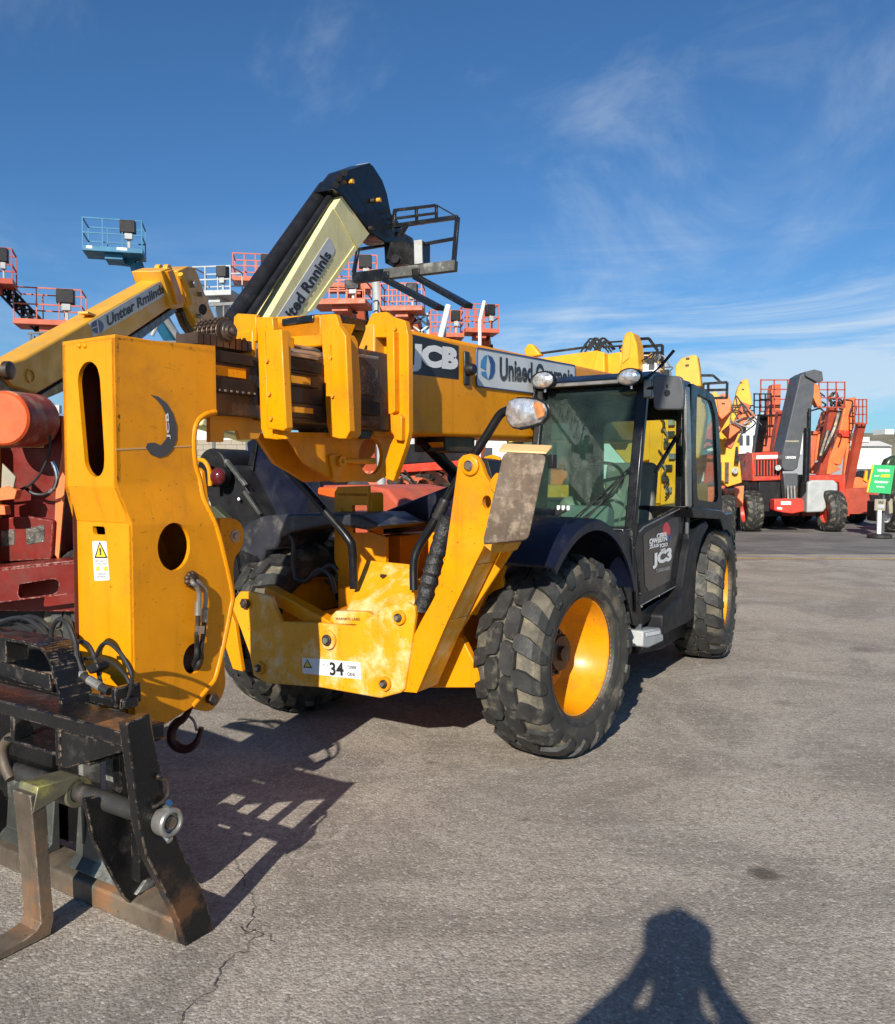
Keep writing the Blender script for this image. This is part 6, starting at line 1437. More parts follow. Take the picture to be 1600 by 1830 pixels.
def far_tele(label, X, Y, th, m, tip, cage, mast, wheel_px=None, rm=None, extra=(), cdx=-1.0):
    F = Fr(X, Y, R_(th)); t_ = F.empty('telehandler', label, 'telehandler')
    b = B(); b.prism([F.P(a, c, 'y', 0) for a, c in tip], (0, .35, 0)); tp = b.done('boom_tip', m, t_, bevel=.02)
    xs = [p[0] for p in tip]; ys = [p[1] for p in tip]; cxp = sum(xs) / len(xs)
    for k in range(2):
        c = F.P(cxp + random.uniform(-4, 4), min(ys) + 7 + k * 12, 'y', 0); B().box(tuple(c + Vector((-.04, -.03, -.01))), tuple(c + Vector((.03, .01, .02)))).done('pin_bracket', DSTEEL, tp)
    if mast:
        b = B(); b.prism([F.P(a, c, 'y', .4) for a, c in mast], (0, .5, 0)); b.done('boom', m, t_, bevel=.03)
    if cage:
        x0, x1, y0, y1 = cage; b = B()
        def q(x, y): return F.P(x, y, 'y', .3)
        for a, c in (((x0, y0), (x0 + (x1 - x0) * .45, y0)), ((x0 + (x1 - x0) * .45, y0), (x0 + (x1 - x0) * .75, y0 + (y1 - y0) * .3)), ((x0 + 3, y0 + (y1 - y0) * .36), (x1, y0 + (y1 - y0) * .3)), ((x1, y0 + (y1 - y0) * .3), (x1 - 1, y1)), ((x0 + 3, y0 + (y1 - y0) * .65), (x1, y0 + (y1 - y0) * .62)), ((x0 + 3, y0 + (y1 - y0) * .36), (x0 + 3, y1)), ((x0 + 12, y0 + (y1 - y0) * .36), (x0 + 12, y1)), ((x0 + 3, y1), (x1, y1 - 1))):
            b.bar(q(*a), q(*c), .05, .05)
        b.done('guard_cage', BLK, t_)
    b = B(); b.box((cdx - 1.2, .5, .6), (cdx + .9, 4.2, 1.5)); b.done('chassis', m, t_, bevel=.04)
    for x_, f_ in ((cdx + 1.1, False), (cdx - 1.3, True)):
        bwheel(t_, x_, .9, rm or RM_YS, 1, f_); bwheel(t_, x_, 3.8, rm or RM_YS, 1, f_)
    for nm, mm, pts, y_, tt in extra:
        b = B(); b.prism([F.P(a, c, 'y', y_) for a, c in pts], (0, tt, 0)); b.done(nm, mm, t_, bevel=.01)
    return t_, F
far_tele('yellow telehandler whose boom tip rises just right of the black mirror', 4.9, 17.0, 24, AY, [(1208, 652), (1218, 640), (1240, 634), (1246, 636), (1250, 660), (1253, 690), (1222, 690), (1206, 676)], (1254, 1300, 671, 712), [(1222, 685), (1254, 690), (1262, 740), (1250, 820), (1226, 820)])
far_tele('orange telehandler with folded boom seen through the rear door glass', 6.6, 19.0, 20, ORG, [(1280, 712), (1292, 702), (1302, 706), (1308, 720), (1306, 736), (1290, 750), (1284, 742)], None, [(1300, 722), (1306, 736), (1280, 780), (1262, 826), (1248, 870), (1236, 850), (1250, 790), (1274, 745)], rm=RM_O, cdx=-1.45,
         extra=(('mast_side', RED, [(1262, 770), (1278, 760), (1276, 860), (1258, 866)], .3, .1), ('white_stripe', WHITE, [(1256, 806), (1282, 796), (1282, 803), (1256, 814)], .26, .03)))
yt, F = far_tele('yellow telehandler facing us left of the red one with an orange lower body', 8.35, 24.8, 14, YELB, [(1312, 720), (1318, 695), (1326, 679), (1337, 677), (1341, 700), (1345, 722), (1330, 760), (1312, 762), (1306, 745)], None, [(1300, 770), (1322, 766), (1322, 800), (1314, 868), (1288, 868), (1286, 815)],
         extra=(('side_box', YELB, [(1290, 826), (1322, 824), (1326, 862), (1300, 870), (1290, 860)], .1, .4), ('lower_body', ORG, [(1314, 870), (1330, 868), (1328, 905), (1312, 908)], .2, .4), ('lamp_bracket', BLK, [(1315, 798), (1319, 798), (1321, 828), (1312, 828)], -.1, .06)), cdx=-1.5)
b = B(); c = F.P(1337, 750, 'y', -.1); b.ball(c, .09, .09, .17, 12, 8); b.done('hanging_counterweight', AY, yt)
b = B()
for y_ in (724, 733): b.tube([F.P(1306, y_, 'y', -.1), F.P(1348, y_ + 1, 'y', -.1)], .022, 6)
for k in range(7): b.tube(smooth_path([F.P(1318 + k * 4, 724, 'y', -.1), F.P(1330 + k, 745, 'y', -.15), F.P(1320 + k * 2, 775, 'y', -.1)]), .014, 5)
b.done('hose_bundle', RUB, yt)
b = B(); b.box(tuple(F.P(1296, 826, 'y', 0)), tuple(F.P(1302, 862, 'y', .1))); b.done('grille', DSTEEL, yt)
B().cyl(F.P(1314, 841, 'y', -.1), F.P(1314, 841, 'y', .05), .09, 12).done('headlamp', LENS, yt)

# more overlapping arms and lines in the row behind the cab
A1 = Fr(6.3, 20.6, R_(10))
lf = A1.empty('boom_lift', 'orange boom lift with crossing arms and hoses close behind the rear door glass', 'boom lift')
for nm_, m_, pa, pb, wd, yo in (('lower_arm', ORG, (1344, 738), (1296, 778), .26, 0), ('upper_arm', SALM, (1334, 722), (1300, 800), .20, .3), ('yellow_arm', AY, (1268, 706), (1294, 738), .30, .6), ('mast', YELB, (1296, 735), (1286, 812), .26, .9)):
    B().bar(A1.P(*pa, 'y', yo), A1.P(*pb, 'y', yo), wd, wd).done(nm_, m_, lf, bevel=.02)
for k in range(9):
    p = A1.P(1300 + random.uniform(0, 46), 726 + random.uniform(-10, 30), 'y', -.2)
    B().tube(smooth_path([p, p + Vector((random.uniform(-.3, .3), 0, random.uniform(-.2, .3))), p + Vector((random.uniform(-.4, .4), 0, random.uniform(-.5, .1)))]), .018, 5).done('hydraulic_hose', [RUB, DSTEEL, STEEL][k % 3], lf)
b = B(); b.box((-1.6, .4, .5), (-.2, 3.0, 1.3)); b.done('chassis', ORG, lf, bevel=.04)
for x_, f_ in ((-.1, False), (-1.7, True)):
    bwheel(lf, x_, .7, RM_O, 1, f_); bwheel(lf, x_, 2.8, RM_O, 1, f_)
# cluttered lines, lamps and brackets on the yellow boom tips
for px_, py_, n_, FF, par in ((1122, 640, 9, Yb, YT), (1165, 650, 10, Yb, YT), (1190, 676, 8, Yb, YT)):
    for k in range(n_):
        p = FF.P(px_ + random.uniform(-12, 12), py_ + random.uniform(-14, 18), 'y', .05 + random.uniform(0, .3)); q_ = random.random()
        b = B()
        if q_ < .5: b.tube(smooth_path([p, p + Vector((random.uniform(-.12, .12), 0, random.uniform(.02, .14))), p + Vector((random.uniform(-.2, .2), 0, random.uniform(-.1, .1)))]), .011, 5)
        elif q_ < .8: b.box(tuple(p), tuple(p + Vector((random.uniform(.04, .10), .04, random.uniform(.04, .10)))))
        else: b.cyl(p, p + Vector((0, -.05, 0)), .03, 10)
        b.done('boom_fitting', [RUB, STEEL, DSTEEL, AY, RUB][k % 5], par)

# red telehandler facing the camera
Q = Fr(10.9, 26.0, R_(2))
QT = Q.empty('telehandler', 'red telehandler facing the camera with dark grey boom raised over its centre', 'telehandler')
def qy(v, pts): return [Q.P(a, b, 'y', v) for a, b in pts]
for (px_, st_) in ((1341, 0), (1486, 0)):
    c = Q.P(px_, 948, 'z', 0) if False else Q.P(px_, 910, 'y', .2)
    bwheel(QT, c.x, .2, RM_R, 1.06, px_ < 1400, sx=1.12)
    bwheel(QT, c.x, 3.4, RM_R, 1.06, px_ < 1400, sx=1.12)
b = B(); b.prism(qy(.3, [(1344, 809), (1400, 807), (1400, 858), (1345, 860)]), (0, 1.6, 0)); hd_ = b.done('hood', RED, QT, bevel=.03)
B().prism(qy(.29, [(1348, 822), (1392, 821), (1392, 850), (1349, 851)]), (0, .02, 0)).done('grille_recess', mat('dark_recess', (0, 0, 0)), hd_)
for k in range(8):
    x_ = 1349 + k * 5.4; B().prism(qy(.26, [(x_, 823), (x_ + 1.8, 823), (x_ + 1.8, 850), (x_, 850)]), (0, .03, 0)).done('grille_bar', RED, hd_)
B().prism(qy(.285, [(1352, 814), (1391, 813), (1391, 819), (1352, 820)]), (0, .01, 0)).done('name_strip', SIGNP, hd_)
b = B(); b.prism(qy(.4, [(1356, 860), (1396, 860), (1396, 916), (1358, 914)]), (0, 2.6, 0)); b.done('black_lower_body', PLAS, QT, bevel=.03)
b = B()
bm_ = qy(-.1, [(1430, 671), (1441, 664), (1460, 668), (1456, 700), (1444, 770), (1428, 822), (1426, 836), (1418, 842), (1402, 841), (1397, 832), (1398, 812), (1404, 786)])
b.prism(bm_, (0, .9, 0)); qb = b.done('boom', GREY, QT, bevel=.03)
b = B(); b.prism(qy(-.2, [(1440, 664), (1456, 660), (1470, 664), (1472, 680), (1462, 684), (1440, 672)]), (0, .6, 0)); b.done('boom_head', GREY, QT, bevel=.02)
B().prism(qy(-.11, [(1404, 787), (1428, 787), (1428, 790), (1404, 790)]), (0, .01, 0)).done('yellow_stripe', BEIGE, qb)
text('UIINOIM', qy(-.1, [(1404, 815), (1422, 815), (1422, 820), (1404, 820)]), SIGNP, qb, bold=.05, off=.02)
B().prism(qy(-.12, [(1436, 770), (1439, 771), (1433, 812), (1430, 812)]), (0, .01, 0)).done('name_strip', SIGNP, qb)
b = B(); b.tube(qy(-.3, [(1443, 765), (1440, 860)]), .10, 12); b.tube(qy(-.3, [(1447, 730), (1446, 790)]), .05, 10); b.done('lift_ram', BLK, QT)
b = B(); b.prism(qy(-.1, [(1455, 682), (1464, 690), (1470, 724), (1462, 728), (1454, 710)]), (0, .3, 0)); b.done('tilt_frame', ORG, QT, bevel=.02)
b = B(); b.prism(qy(.0, [(1400, 846), (1426, 846), (1426, 866), (1418, 892), (1404, 892)]), (0, .3, 0)); b.done('boom_foot', GREY, QT, bevel=.02)
b = B()
for x_ in (1408, 1414, 1420): b.tube(qy(-.2, [(x_, 868), (x_ + 1, 892)]), .04, 8)
b.done('steering_hoses', STEEL, QT)
b = B(); b.prism(qy(-.2, [(1384, 892), (1432, 890), (1438, 895), (1438, 914), (1416, 918), (1400, 916), (1384, 912)]), (0, .4, 0)); fb = b.done('front_frame', mat('bright_red_paint', (0.68, 0.05, 0.03), 0.45, var=0.1), QT, bevel=.03)
for q_ in ([(1396, 896), (1414, 896), (1414, 902), (1396, 902)], [(1389, 906), (1398, 907), (1398, 911), (1389, 910)]): B().prism(qy(-.21, q_), (0, .01, 0)).done('number_plate', SIGNP, fb)
b = B(); b.prism(qy(.2, [(1444, 862), (1452, 858), (1490, 858), (1498, 864), (1498, 880), (1472, 915), (1442, 916)]), (0, 1.6, 0)); b.done('grey_engine_cover', LGREY, QT, bevel=.05, seg=3)
b = B(); b.prism(qy(.6, [(1440, 850), (1512, 848), (1512, 912), (1502, 912), (1500, 862), (1442, 860)]), (0, 2.0, 0)); b.done('body', RED, QT, bevel=.03)
b = B(); b.prism(qy(.8, [(1396, 848), (1444, 848), (1444, 905), (1396, 905)]), (0, 3.0, 0)); b.done('chassis', DSTEEL, QT)
for x_, y_ in ((1391, 836), (1441, 849)):
    B().cyl(Q.P(x_, y_, 'y', .0), Q.P(x_, y_, 'y', .2), .09, 12).done('headlamp', LENS, QT)
def red_cage(label, px, Y, w, m=PINK):
    x0, x1, y0, y1 = px; F = Fr((x0 - 800) / 1500 * Y, Y, 0); t_ = F.empty('guard_cage', label, 'cage'); b = B()
    def q(x, y, d=0): return F.P(x, y, 'y', d)
    dx = (x1 - x0)
    for d in (0, .6):
        for yy_ in (y0, y0 + (y1 - y0) * .3, y0 + (y1 - y0) * .62, y1): b.bar(q(x0, yy_, d), q(x1, yy_, d), .036, .036)
        for k in range(4): b.bar(q(x0 + dx * k / 3, y0, d), q(x0 + dx * k / 3, y1, d), .036, .036)
    for xx_ in (x0, x1):
        for yy_ in (y0, y1): b.bar(q(xx_, yy_, 0), q(xx_, yy_, .6), .05, .05)
    b.done('guard_rail', m, t_)
    b = B(); b.bar(q((x0 + x1) / 2, y1, .3), Vector((q((x0 + x1) / 2, y1, .3).x, 1.2, 1.2)), .25, .25); b.box((q((x0 + x1) / 2, y1, .3).x - .8, .6, .4), (q((x0 + x1) / 2, y1, .3).x + .8, 3.0, 1.3)); b.done('support_boom', m, t_)
    return t_
red_cage('red rail cage left of the grey boom top', (1360, 1432, 679, 735), 27.5, 1)
red_cage('black rail cage lowest left of the grey boom', (1348, 1378, 704, 742), 27.2, 1, BLK)
red_cage('red rail cage right of the grey boom top', (1464, 1510, 683, 728), 27.5, 1)
red_cage('small red cage at the far right end of the orange booms', (1528, 1549, 714, 757), 29, 1)
def slab_boom(label, X, Y, th, m, polys, rm=RM_O):
    F = Fr(X, Y, R_(th)); t_ = F.empty('boom_lift', label, 'boom lift')
    for i, (pts, y_, tt, mm) in enumerate(polys):
        b = B(); b.prism([F.P(a, c, 'y', y_) for a, c in pts], (0, tt, 0)); b.done('boom' if i < 2 else 'bracket', mm or m, t_, bevel=.03)
    b = B(); b.box((-1.1, .8, .5), (1.1, 4.0, 1.4)); b.done('chassis', m, t_, bevel=.04)
    for x_, f_ in ((1.15, False), (-1.15, True)):
        bwheel(t_, x_, 1.1, rm, 1, f_); bwheel(t_, x_, 3.4, rm, 1, f_)
    return t_, F
slab_boom('salmon boom lift left behind the red telehandler hood', 10.0, 29.0, 0, SALM, [([(1381, 687), (1396, 686), (1396, 720), (1386, 808), (1362, 808), (1372, 740)], 0, .4, None), ([(1362, 748), (1374, 745), (1388, 768), (1386, 808), (1352, 808)], .1, .5, None), ([(1358, 766), (1372, 762), (1372, 772), (1358, 774)], -.1, .2, DSTEEL)])
slab_boom('orange boom lift left of the pair behind the red telehandler', 12.6, 29.0, 0, SALM, [([(1476, 735), (1498, 730), (1496, 760), (1484, 818), (1456, 824), (1462, 780)], 0, .4, ORG), ([(1472, 762), (1490, 764), (1490, 772), (1470, 770)], -.1, .2, DSTEEL), ([(1450, 770), (1462, 770), (1456, 830), (1450, 838)], .1, .3, None)])
slab_boom('bright orange boom lift at the right of the pair', 14.0, 30.0, 0, ORG, [([(1512, 714), (1530, 709), (1533, 725), (1528, 760), (1520, 782), (1503, 832), (1480, 826), (1500, 774)], 0, .45, None), ([(1448, 828), (1485, 824), (1504, 838), (1484, 848), (1448, 846)], -.3, .5, None), ([(1500, 768), (1520, 770), (1520, 782), (1500, 780)], -.1, .2, RED), ([(1516, 780), (1522, 774), (1516, 850), (1508, 850)], .2, .2, ORG)])
b = B()
for k in range(16):
    p = Q.P(1462 + random.uniform(0, 50), 716 + random.uniform(-8, 14), 'y', 2.0); b.tube(smooth_path([p, p + Vector((random.uniform(-.3, .3), 0, random.uniform(-.2, .3))), p + Vector((random.uniform(-.3, .3), 0, random.uniform(-.5, .1)))]), .03, 5)
b.tube(smooth_path([Q.P(1500, 735, 'y', 1.9), Q.P(1490, 770, 'y', 1.8), Q.P(1470, 810, 'y', 1.8)]), .10, 8)
b.tube([Q.P(1480, 770, 'y', 1.7), Q.P(1466, 815, 'y', 1.7)], .08, 8)
b.done('hydraulic_lines', DSTEEL, QT)

# dark machine standing behind the cab, seen through its windows
Z1 = Fr(2.6, 14.2, R_(20))
zt_ = Z1.empty('parked_truck', 'dark green truck body seen only through the cab windscreen', 'truck')
b = B(); b.prism([Z1.P(x, y, 'y', 0) for x, y in ((905, 772), (1046, 768), (1046, 900), (905, 900))], (0, .9, 0)); b.done('body', mat('dull_green_paint', (0.035, 0.055, 0.04), 0.5, var=0.2, dirt=(0.09, 0.09, 0.07), dirt_amt=0.4), zt_, bevel=.03)
B().prism([Z1.P(x, y, 'y', -.02) for x, y in ((910, 786), (1040, 783), (1040, 787), (910, 790))], (0, .015, 0)).done('trim_stripe', WARN, zt_)
B().prism([Z1.P(x, y, 'y', -.03) for x, y in ((985, 826), (1012, 815), (1014, 850), (1000, 872), (984, 872))], (0, .02, 0)).done('orange_panel', ORG, zt_)
for x_, f_ in ((Z1.P(1040, 900, 'y', 0).x, False), (Z1.P(915, 900, 'y', 0).x, True)): bwheel(zt_, x_, .4, RM_YS, .9, f_)
# distant machines at the right
D = Fr(17.6, 36.0, 0)
DT = D.empty('road_roller', 'small orange roller with pale rimmed drums parked beside the orange booms', 'roller')
for x_ in (1528, 1548):
    c = D.P(x_, 898, 'y', 0); b = B(); b.lathe([(.0, -.28), (.46, -.28), (.50, -.25), (.50, .25), (.46, .28), (.0, .28)], (c.x, 0, .5), 'x', 28); b.done('drum', mat('worn_drum_rubber', (0.05, 0.045, 0.04), 0.7, var=0.2), DT)
b = B(); b.prism([D.P(x, y, 'y', -.1) for x, y in ((1521, 858), (1534, 852), (1548, 856), (1560, 860), (1560, 872), (1521, 874))], (0, 1.4, 0)); b.done('body', ORG, DT, bevel=.05)
b = B(); b.box(tuple(D.P(1524, 858, 'y', .3)), tuple(D.P(1540, 842, 'y', .9))); b.done('cab', PLAS, DT, bevel=.03)
b = B(); b.prism([D.P(x, y, 'y', -.2) for x, y in ((1544, 858), (1548, 840), (1551, 842), (1550, 862))], (0, .1, 0)); b.done('yellow_arm', YELB, DT)

E1 = Fr(11.8, 23.2, R_(4))
sgn = E1.empty('sale_sign', 'green sign board leaning with white lettering over a small cream notice at the right edge', 'sign')
def ey(v, pts): return [E1.P(a, b, 'y', v) for a, b in pts]
b = B(); b.prism(ey(.3, [(1563, 830), (1600, 832), (1592, 883), (1552, 880)]), (0, .05, 0)); gb = b.done('board', GREENP, sgn, bevel=.006)
b = B(); b.prism(ey(.32, [(1560, 830), (1563, 830), (1553, 881), (1549, 879)]), (0, .04, 0)); b.done('board_edge', WARN, gb)
text('WIRWIIDR', ey(.3, [(1568, 838), (1591, 839), (1590, 844), (1567, 843)]), SIGNP, gb, bold=.05, off=.01)
text('MSAW', ey(.3, [(1563, 849), (1572, 849), (1572, 852), (1562, 852)]), SIGNP, gb, bold=.03, off=.01)
B().prism(ey(.29, [(1575, 848), (1591, 848), (1590, 853), (1574, 853)]), (0, .005, 0)).done('yellow_band', WARN, gb)
text('GDIIHBNANV', ey(.3, [(1563, 859), (1588, 860), (1587, 864), (1562, 863)]), SIGNP, gb, bold=.04, off=.01)
text('OPAHHA', ey(.3, [(1566, 868), (1581, 869), (1581, 872), (1566, 871)]), SIGNP, gb, bold=.04, off=.01)
b = B(); b.prism(ey(.35, [(1556, 884), (1592, 886), (1590, 896), (1558, 894)]), (0, .1, 0)); b.done('dark_tray', PLAS, sgn)
b = B(); b.prism(ey(.2, [(1564, 892), (1584, 892), (1582, 913), (1563, 912)]), (0, .03, 0)); nb = b.done('notice', BEIGE, sgn, bevel=.004)
text('SALE', ey(.2, [(1570, 895), (1579, 895), (1579, 900), (1570, 900)]), INK, nb, bold=.03, off=.01)
b = B(); b.prism(ey(.2, [(1568, 902), (1581, 902), (1580, 908), (1568, 908)]), (0, -.006, 0)); b.done('notice_patch', LGREY, nb)
b = B(); p = E1.P(1572, 912, 'y', .22); b.box((p.x - .05, .2, .05), (p.x + .05, .26, p.z)); b.box((p.x - .12, .12, .04), (p.x + .12, .34, .12)); b.done('post', WHITE, sgn)
p2 = E1.P(1580, 884, 'y', .34); b = B(); b.box((p2.x - .03, .34, .05), (p2.x + .03, .40, p2.z)); b.done('post', GREY, sgn)
b = B(); b.lathe([(.0, .0), (.28, .0), (.32, .03), (.32, .10), (.27, .13), (.0, .13)], (p.x + .02, .23, 0), 'z', 24); b.done('tyre_base', RUB, sgn)

V2 = Fr(14.6, 25.6, 0)
vt = V2.empty('parked_truck', 'dark green and black truck cut off by the right edge behind the green sign', 'truck')
b = B(); b.prism([V2.P(x, y, 'y', 0) for x, y in ((1583, 830), (1588, 820), (1600, 814), (1680, 812), (1680, 905), (1592, 905))], (0, .35, 0)); b.done('body', mat('dark_green_paint', (0.03, 0.05, 0.02), 0.3, var=0.1, coat=0.3), vt, bevel=.08, seg=3)
b = B(); b.box(tuple(V2.P(1566, 895, 'y', .6)), tuple(V2.P(1600, 930, 'y', 1.2))); b.done('bumper', PLAS, vt, bevel=.05)
bwheel(vt, V2.P(1606, 900, 'y', 0).x, .3, RM_W, 1.15); bwheel(vt, V2.P(1660, 900, 'y', 0).x, .3, RM_W, 1.15)
b = B(); b.prism([V2.P(x, y, 'y', -.1) for x, y in ((1588, 895), (1600, 888), (1600, 915), (1590, 918))], (0, .1, 0)); b.done('pale_panel', BEIGE, vt)

# ------------------------------------------------------------------ buildings, hills
W0 = Fr(0, 0, 0)
def bld(name, label, Y, pts, depth, m, parts=()):
    ox = (sum(p[0] for p in pts) / len(pts) - 800) / 1500 * Y
    F = Fr(ox, Y, 0); t_ = F.empty(name, label, 'building')
    P = [F.P(x, y, 'y', 0) for x, y in pts]
    mn = min(p.z for p in P)
    b = B(); b.prism(P, (0, depth, 0)); b.done('wall', m, t_)
    for nm, mm, q, off in parts:
        B().prism([F.P(x, y, 'y', -off) for x, y in q], (0, off - .002, 0)).done(nm, mm, t_)
    return t_, F
PALE = mat('pale_wall', (0.68, 0.68, 0.65), 0.8, var=0.05, vscale=.3, bump=0)
DARKW = mat('dark_window', (0.05, 0.06, 0.07), 0.2, var=0.1, bump=0)
BLOCKM = mat('tan_block_wall', (0.34, 0.30, 0.23), 0.85, var=0.12, vscale=.6, bump=0.1)
roofm = mat('grey_roof', (0.42, 0.42, 0.42), 0.7, var=0.1, vscale=.3, bump=0)
bld('warehouse', 'low white warehouse with flat roof beyond the orange booms', 110, [(1516, 796), (1593, 796), (1593, 861), (1516, 861)], 40, WHITE,
    [('roof_edge', roofm, [(1515, 788), (1572, 788), (1596, 797), (1515, 797)], .6)] + [('loading_door', DARKW, [(1519 + k * 15, 841), (1530 + k * 15, 841), (1530 + k * 15, 858), (1519 + k * 15, 858)], .2) for k in range(5)] + [('fascia', PALE, [(1516, 832), (1593, 832), (1593, 838), (1516, 838)], .5)] + [('roof_unit', WHITE, [(1541, 781), (1554, 781), (1554, 790), (1541, 790)], .8)])
bld('office_building', 'white building with rows of narrow windows behind the yellow telehandlers', 70, [(1312, 745), (1400, 735), (1400, 850), (1312, 850)], 20, PALE,
    [('window', DARKW, [(1322 + (k % 6) * 12, 778 + (k // 6) * 30), (1328 + (k % 6) * 12, 778 + (k // 6) * 30), (1328 + (k % 6) * 12, 796 + (k // 6) * 30), (1322 + (k % 6) * 12, 796 + (k // 6) * 30)], .05) for k in range(12)])
bld('warehouse', 'long pale warehouse glimpsed under the yellow boom', 60, [(340, 742), (372, 742), (372, 783), (880, 783), (1330, 800), (1330, 860), (340, 860)], 18, PALE,
    [('wall_panel', DARKW, [(740, 778), (830, 782), (830, 792), (740, 792)], .05), ('window', DARKW, [(480 + k * 40, 795), (505 + k * 40, 795), (505 + k * 40, 815), (480 + k * 40, 815)], .05)] + [('window', DARKW, [(430 + k * 60, 800), (460 + k * 60, 800), (460 + k * 60, 822), (430 + k * 60, 822)], .06) for k in range(9)] if False else [('window', DARKW, [(430 + k * 60, 800), (460 + k * 60, 800), (460 + k * 60, 822), (430 + k * 60, 822)], .06) for k in range(9)])
# block wall with individually built courses near the gap
BW = Fr(-9.2, 30, 0); bw = BW.empty('block_wall', 'tan concrete block wall glimpsed between the boom head and hose guard', 'wall')
b = B(); b.box((-1.5, 0.02, 0), (4.5, .3, 3.0)); b.done('wall_core', mat('mortar', (0.22, 0.2, 0.16), 0.9, var=0.1), bw)
bmh = B(); bmh.box((0, 0, 0), (.39, .10, .18)); blk = bmh.done('block', BLOCKM, bw); blk.location = (-1.5, -.02, 0.005)
for r_ in range(16):
    for k in range(15):
        if r_ == 0 and k == 0: continue
        o = bpy.data.objects.new('block', blk.data); COL.objects.link(o); o.parent = bw; o.location = (-1.5 + k * .40 + (.2 if r_ % 2 else 0), -.02 + random.uniform(-.004, .004), .005 + r_ * .19)
bld('low_building', 'distant grey low building with roof unit in the gap left of the boom head', 90, [(40, 740), (140, 742), (140, 862), (40, 862)], 20, PALE,
    [('roof_edge', mat('blue_grey_roof', (0.10, 0.14, 0.2), 0.6), [(40, 736), (140, 740), (140, 746), (40, 742)], .5), ('roof_unit', roofm, [(86, 723), (106, 724), (106, 738), (86, 737)], .6), ('window', DARKW, [(118, 790), (124, 790), (124, 815), (118, 815)], .1)])
def hills(name, Y, pts, m):
    b = B(); top_ = [W0.P(x, y, 'y', Y) for x, y in pts]; rows = []
    for p in top_:
        rows.append([Vector((p.x, Y - 260, -1)), Vector((p.x, Y - 120, (p.z + 1) * .45 + random.uniform(-2, 2))), p, Vector((p.x, Y + 200, p.z * .9))])
    vs = [[b.bm.verts.new(q) for q in r] for r in rows]
    for i in range(len(vs) - 1):
        for k in range(3): b.bm.faces.new((vs[i][k], vs[i + 1][k], vs[i + 1][k + 1], vs[i][k + 1]))
    struct(b.done(name, m, smooth=80))
HM = mat('scrub_hillside', (0.17, 0.17, 0.10), 0.95, var=0.35, vscale=.02, dirt=(0.27, 0.21, 0.14), dirt_amt=0.6, dirt_scale=.015, bump=0)
hills('hills', 900, [(-900, 800), (-500, 790), (-100, 800), (200, 806), (500, 800), (800, 795), (1100, 790), (1300, 782), (1390, 774), (1480, 773), (1560, 774), (1640, 772), (1800, 776), (2100, 790), (2600, 800)], HM)
bld('hilltop_tank', 'tiny white building on the hill crest at the right edge', 700, [(1582, 767), (1598, 767), (1598, 776), (1582, 776)], 20, WHITE)

# ------------------------------------------------------------------ the photographer (stands behind the lens; his shadow falls in view)
me = bpy.data.meshes.new('person')
J = {}
vsl, esl, rad = [], [], []
RS = {'el': 1.2, 'fa': 1.25, 'wr': 1.2, 'sh': 1.15, 'ne': 1.2}
def jv(n, p, r, par=None):
    J[n] = len(vsl); vsl.append(p); rad.append(tuple(q * RS.get(n[:2], 1.0) for q in r))
    if par is not None: esl.append((J[par], J[n]))
jv('pelvis', (0, 0, .98), (.165, .12)); jv('belly', (0, .0, 1.15), (.155, .115), 'pelvis'); jv('chest', (0, -.01, 1.36), (.18, .125), 'belly'); jv('neck', (0, .0, 1.53), (.065, .065), 'chest')
jv('skull', (0, .02, 1.64), (.085, .095), 'neck'); jv('crown', (0, .01, 1.70), (.08, .09), 'skull')
for s, n in ((-1, 'l'), (1, 'r')):
    jv('sh' + n, (s * .19, -.01, 1.46), (.075, .075), 'chest'); jv('el' + n, (s * .37, .02, 1.21), (.052, .052), 'sh' + n); jv('fa' + n, (s * .275, .07, 1.38), (.043, .043), 'el' + n); jv('wr' + n, (s * .115, .115, 1.57), (.032, .032), 'fa' + n); jv('hd' + n, (s * .085, .13, 1.655), (.038, .025), 'wr' + n)
    jv('hip' + n, (s * .10, 0, .90), (.10, .11), 'pelvis'); jv('kn' + n, (s * .13, .01, .52), (.072, .075), 'hip' + n); jv('an' + n, (s * .15, -.02, .11), (.05, .055), 'kn' + n); jv('ft' + n, (s * .17, .12, .05), (.05, .04), 'an' + n)
me.from_pydata(vsl, esl, [])
pr = bpy.data.objects.new('person', me); COL.objects.link(pr)
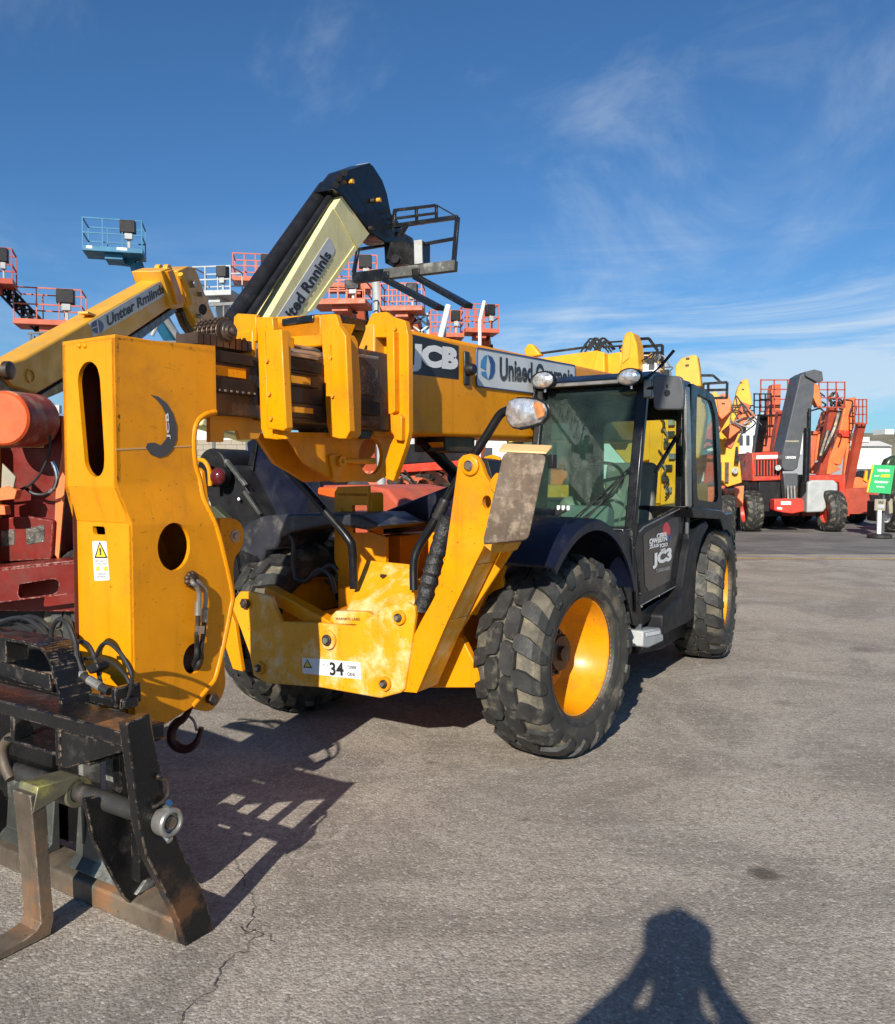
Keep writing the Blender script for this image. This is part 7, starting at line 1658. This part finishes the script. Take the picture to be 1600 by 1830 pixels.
sk = pr.modifiers.new('skin', 'SKIN'); sk.use_smooth_shade = True
for v, r in zip(me.skin_vertices[0].data, rad): v.radius = r
me.skin_vertices[0].data[0].use_root = True
ss = pr.modifiers.new('sub', 'SUBSURF'); ss.levels = 2; ss.render_levels = 2
me.materials.append(CLOTH)
PX_, PY_ = -.13, -.30
pr.scale = (1.10, .97, .97); pr.location = (PX_, PY_, 0); pr.rotation_euler = (0, 0, -SUN_AZ)
thing(pr, 'person in dark jacket and jeans holding a phone up with both hands, elbows out', 'person')
b = B(); b.ball((0, .015, 1.725), .082, .098, .115, 20, 14); b.ball((0, .112, 1.71), .014, .018, .022, 8, 6)
for s in (-1, 1): b.ball((s * .082, .01, 1.71), .012, .02, .03, 8, 6)
b.done('head_skin', SKIN, pr)
b = B(); b.lathe([(0, 1.70), (.112, 1.70), (.118, 1.82), (.10, 1.84), (0, 1.842)], (0, 0, 0), 'z', 24, closed=False); b.tube([(0, .07, 1.785), (0, .15, 1.775)], [.07, .055], 14); b.done('cap', PLAS, pr)
for s in (-1, 1):
    for k in range(4):
        B().tube(smooth_path([(s * .088, .128, 1.65 + k * .018), (s * .10, .150, 1.655 + k * .018), (s * .092, .168, 1.655 + k * .018), (s * .078, .165, 1.655 + k * .018)], 3), .0085, 8).done('finger', SKIN, pr)
    B().tube(smooth_path([(s * .085, .12, 1.655), (s * .065, .135, 1.67), (s * .05, .145, 1.68)], 3), .010, 8).done('thumb', SKIN, pr)
    b = B(); b.tube([(s * .10, 0, .92), (s * .13, .01, .52), (s * .15, -.02, .10)], [.112, .085, .07], 14); b.done('trousers', DENIM, pr)
    b = B(); b.box((s * .17 - .05, -.08, .0), (s * .17 + .05, .20, .09)); b.done('shoe', PLAS, pr, bevel=.03)
ph = B(); ph.box((-.08, .150, 1.65), (.08, .158, 1.73)); ph = ph.done('phone', PLAS, None, bevel=.006)
ph.scale = pr.scale; ph.location = pr.location; ph.rotation_euler = pr.rotation_euler; thing(ph, 'black phone held sideways in both hands at eye height', 'phone')
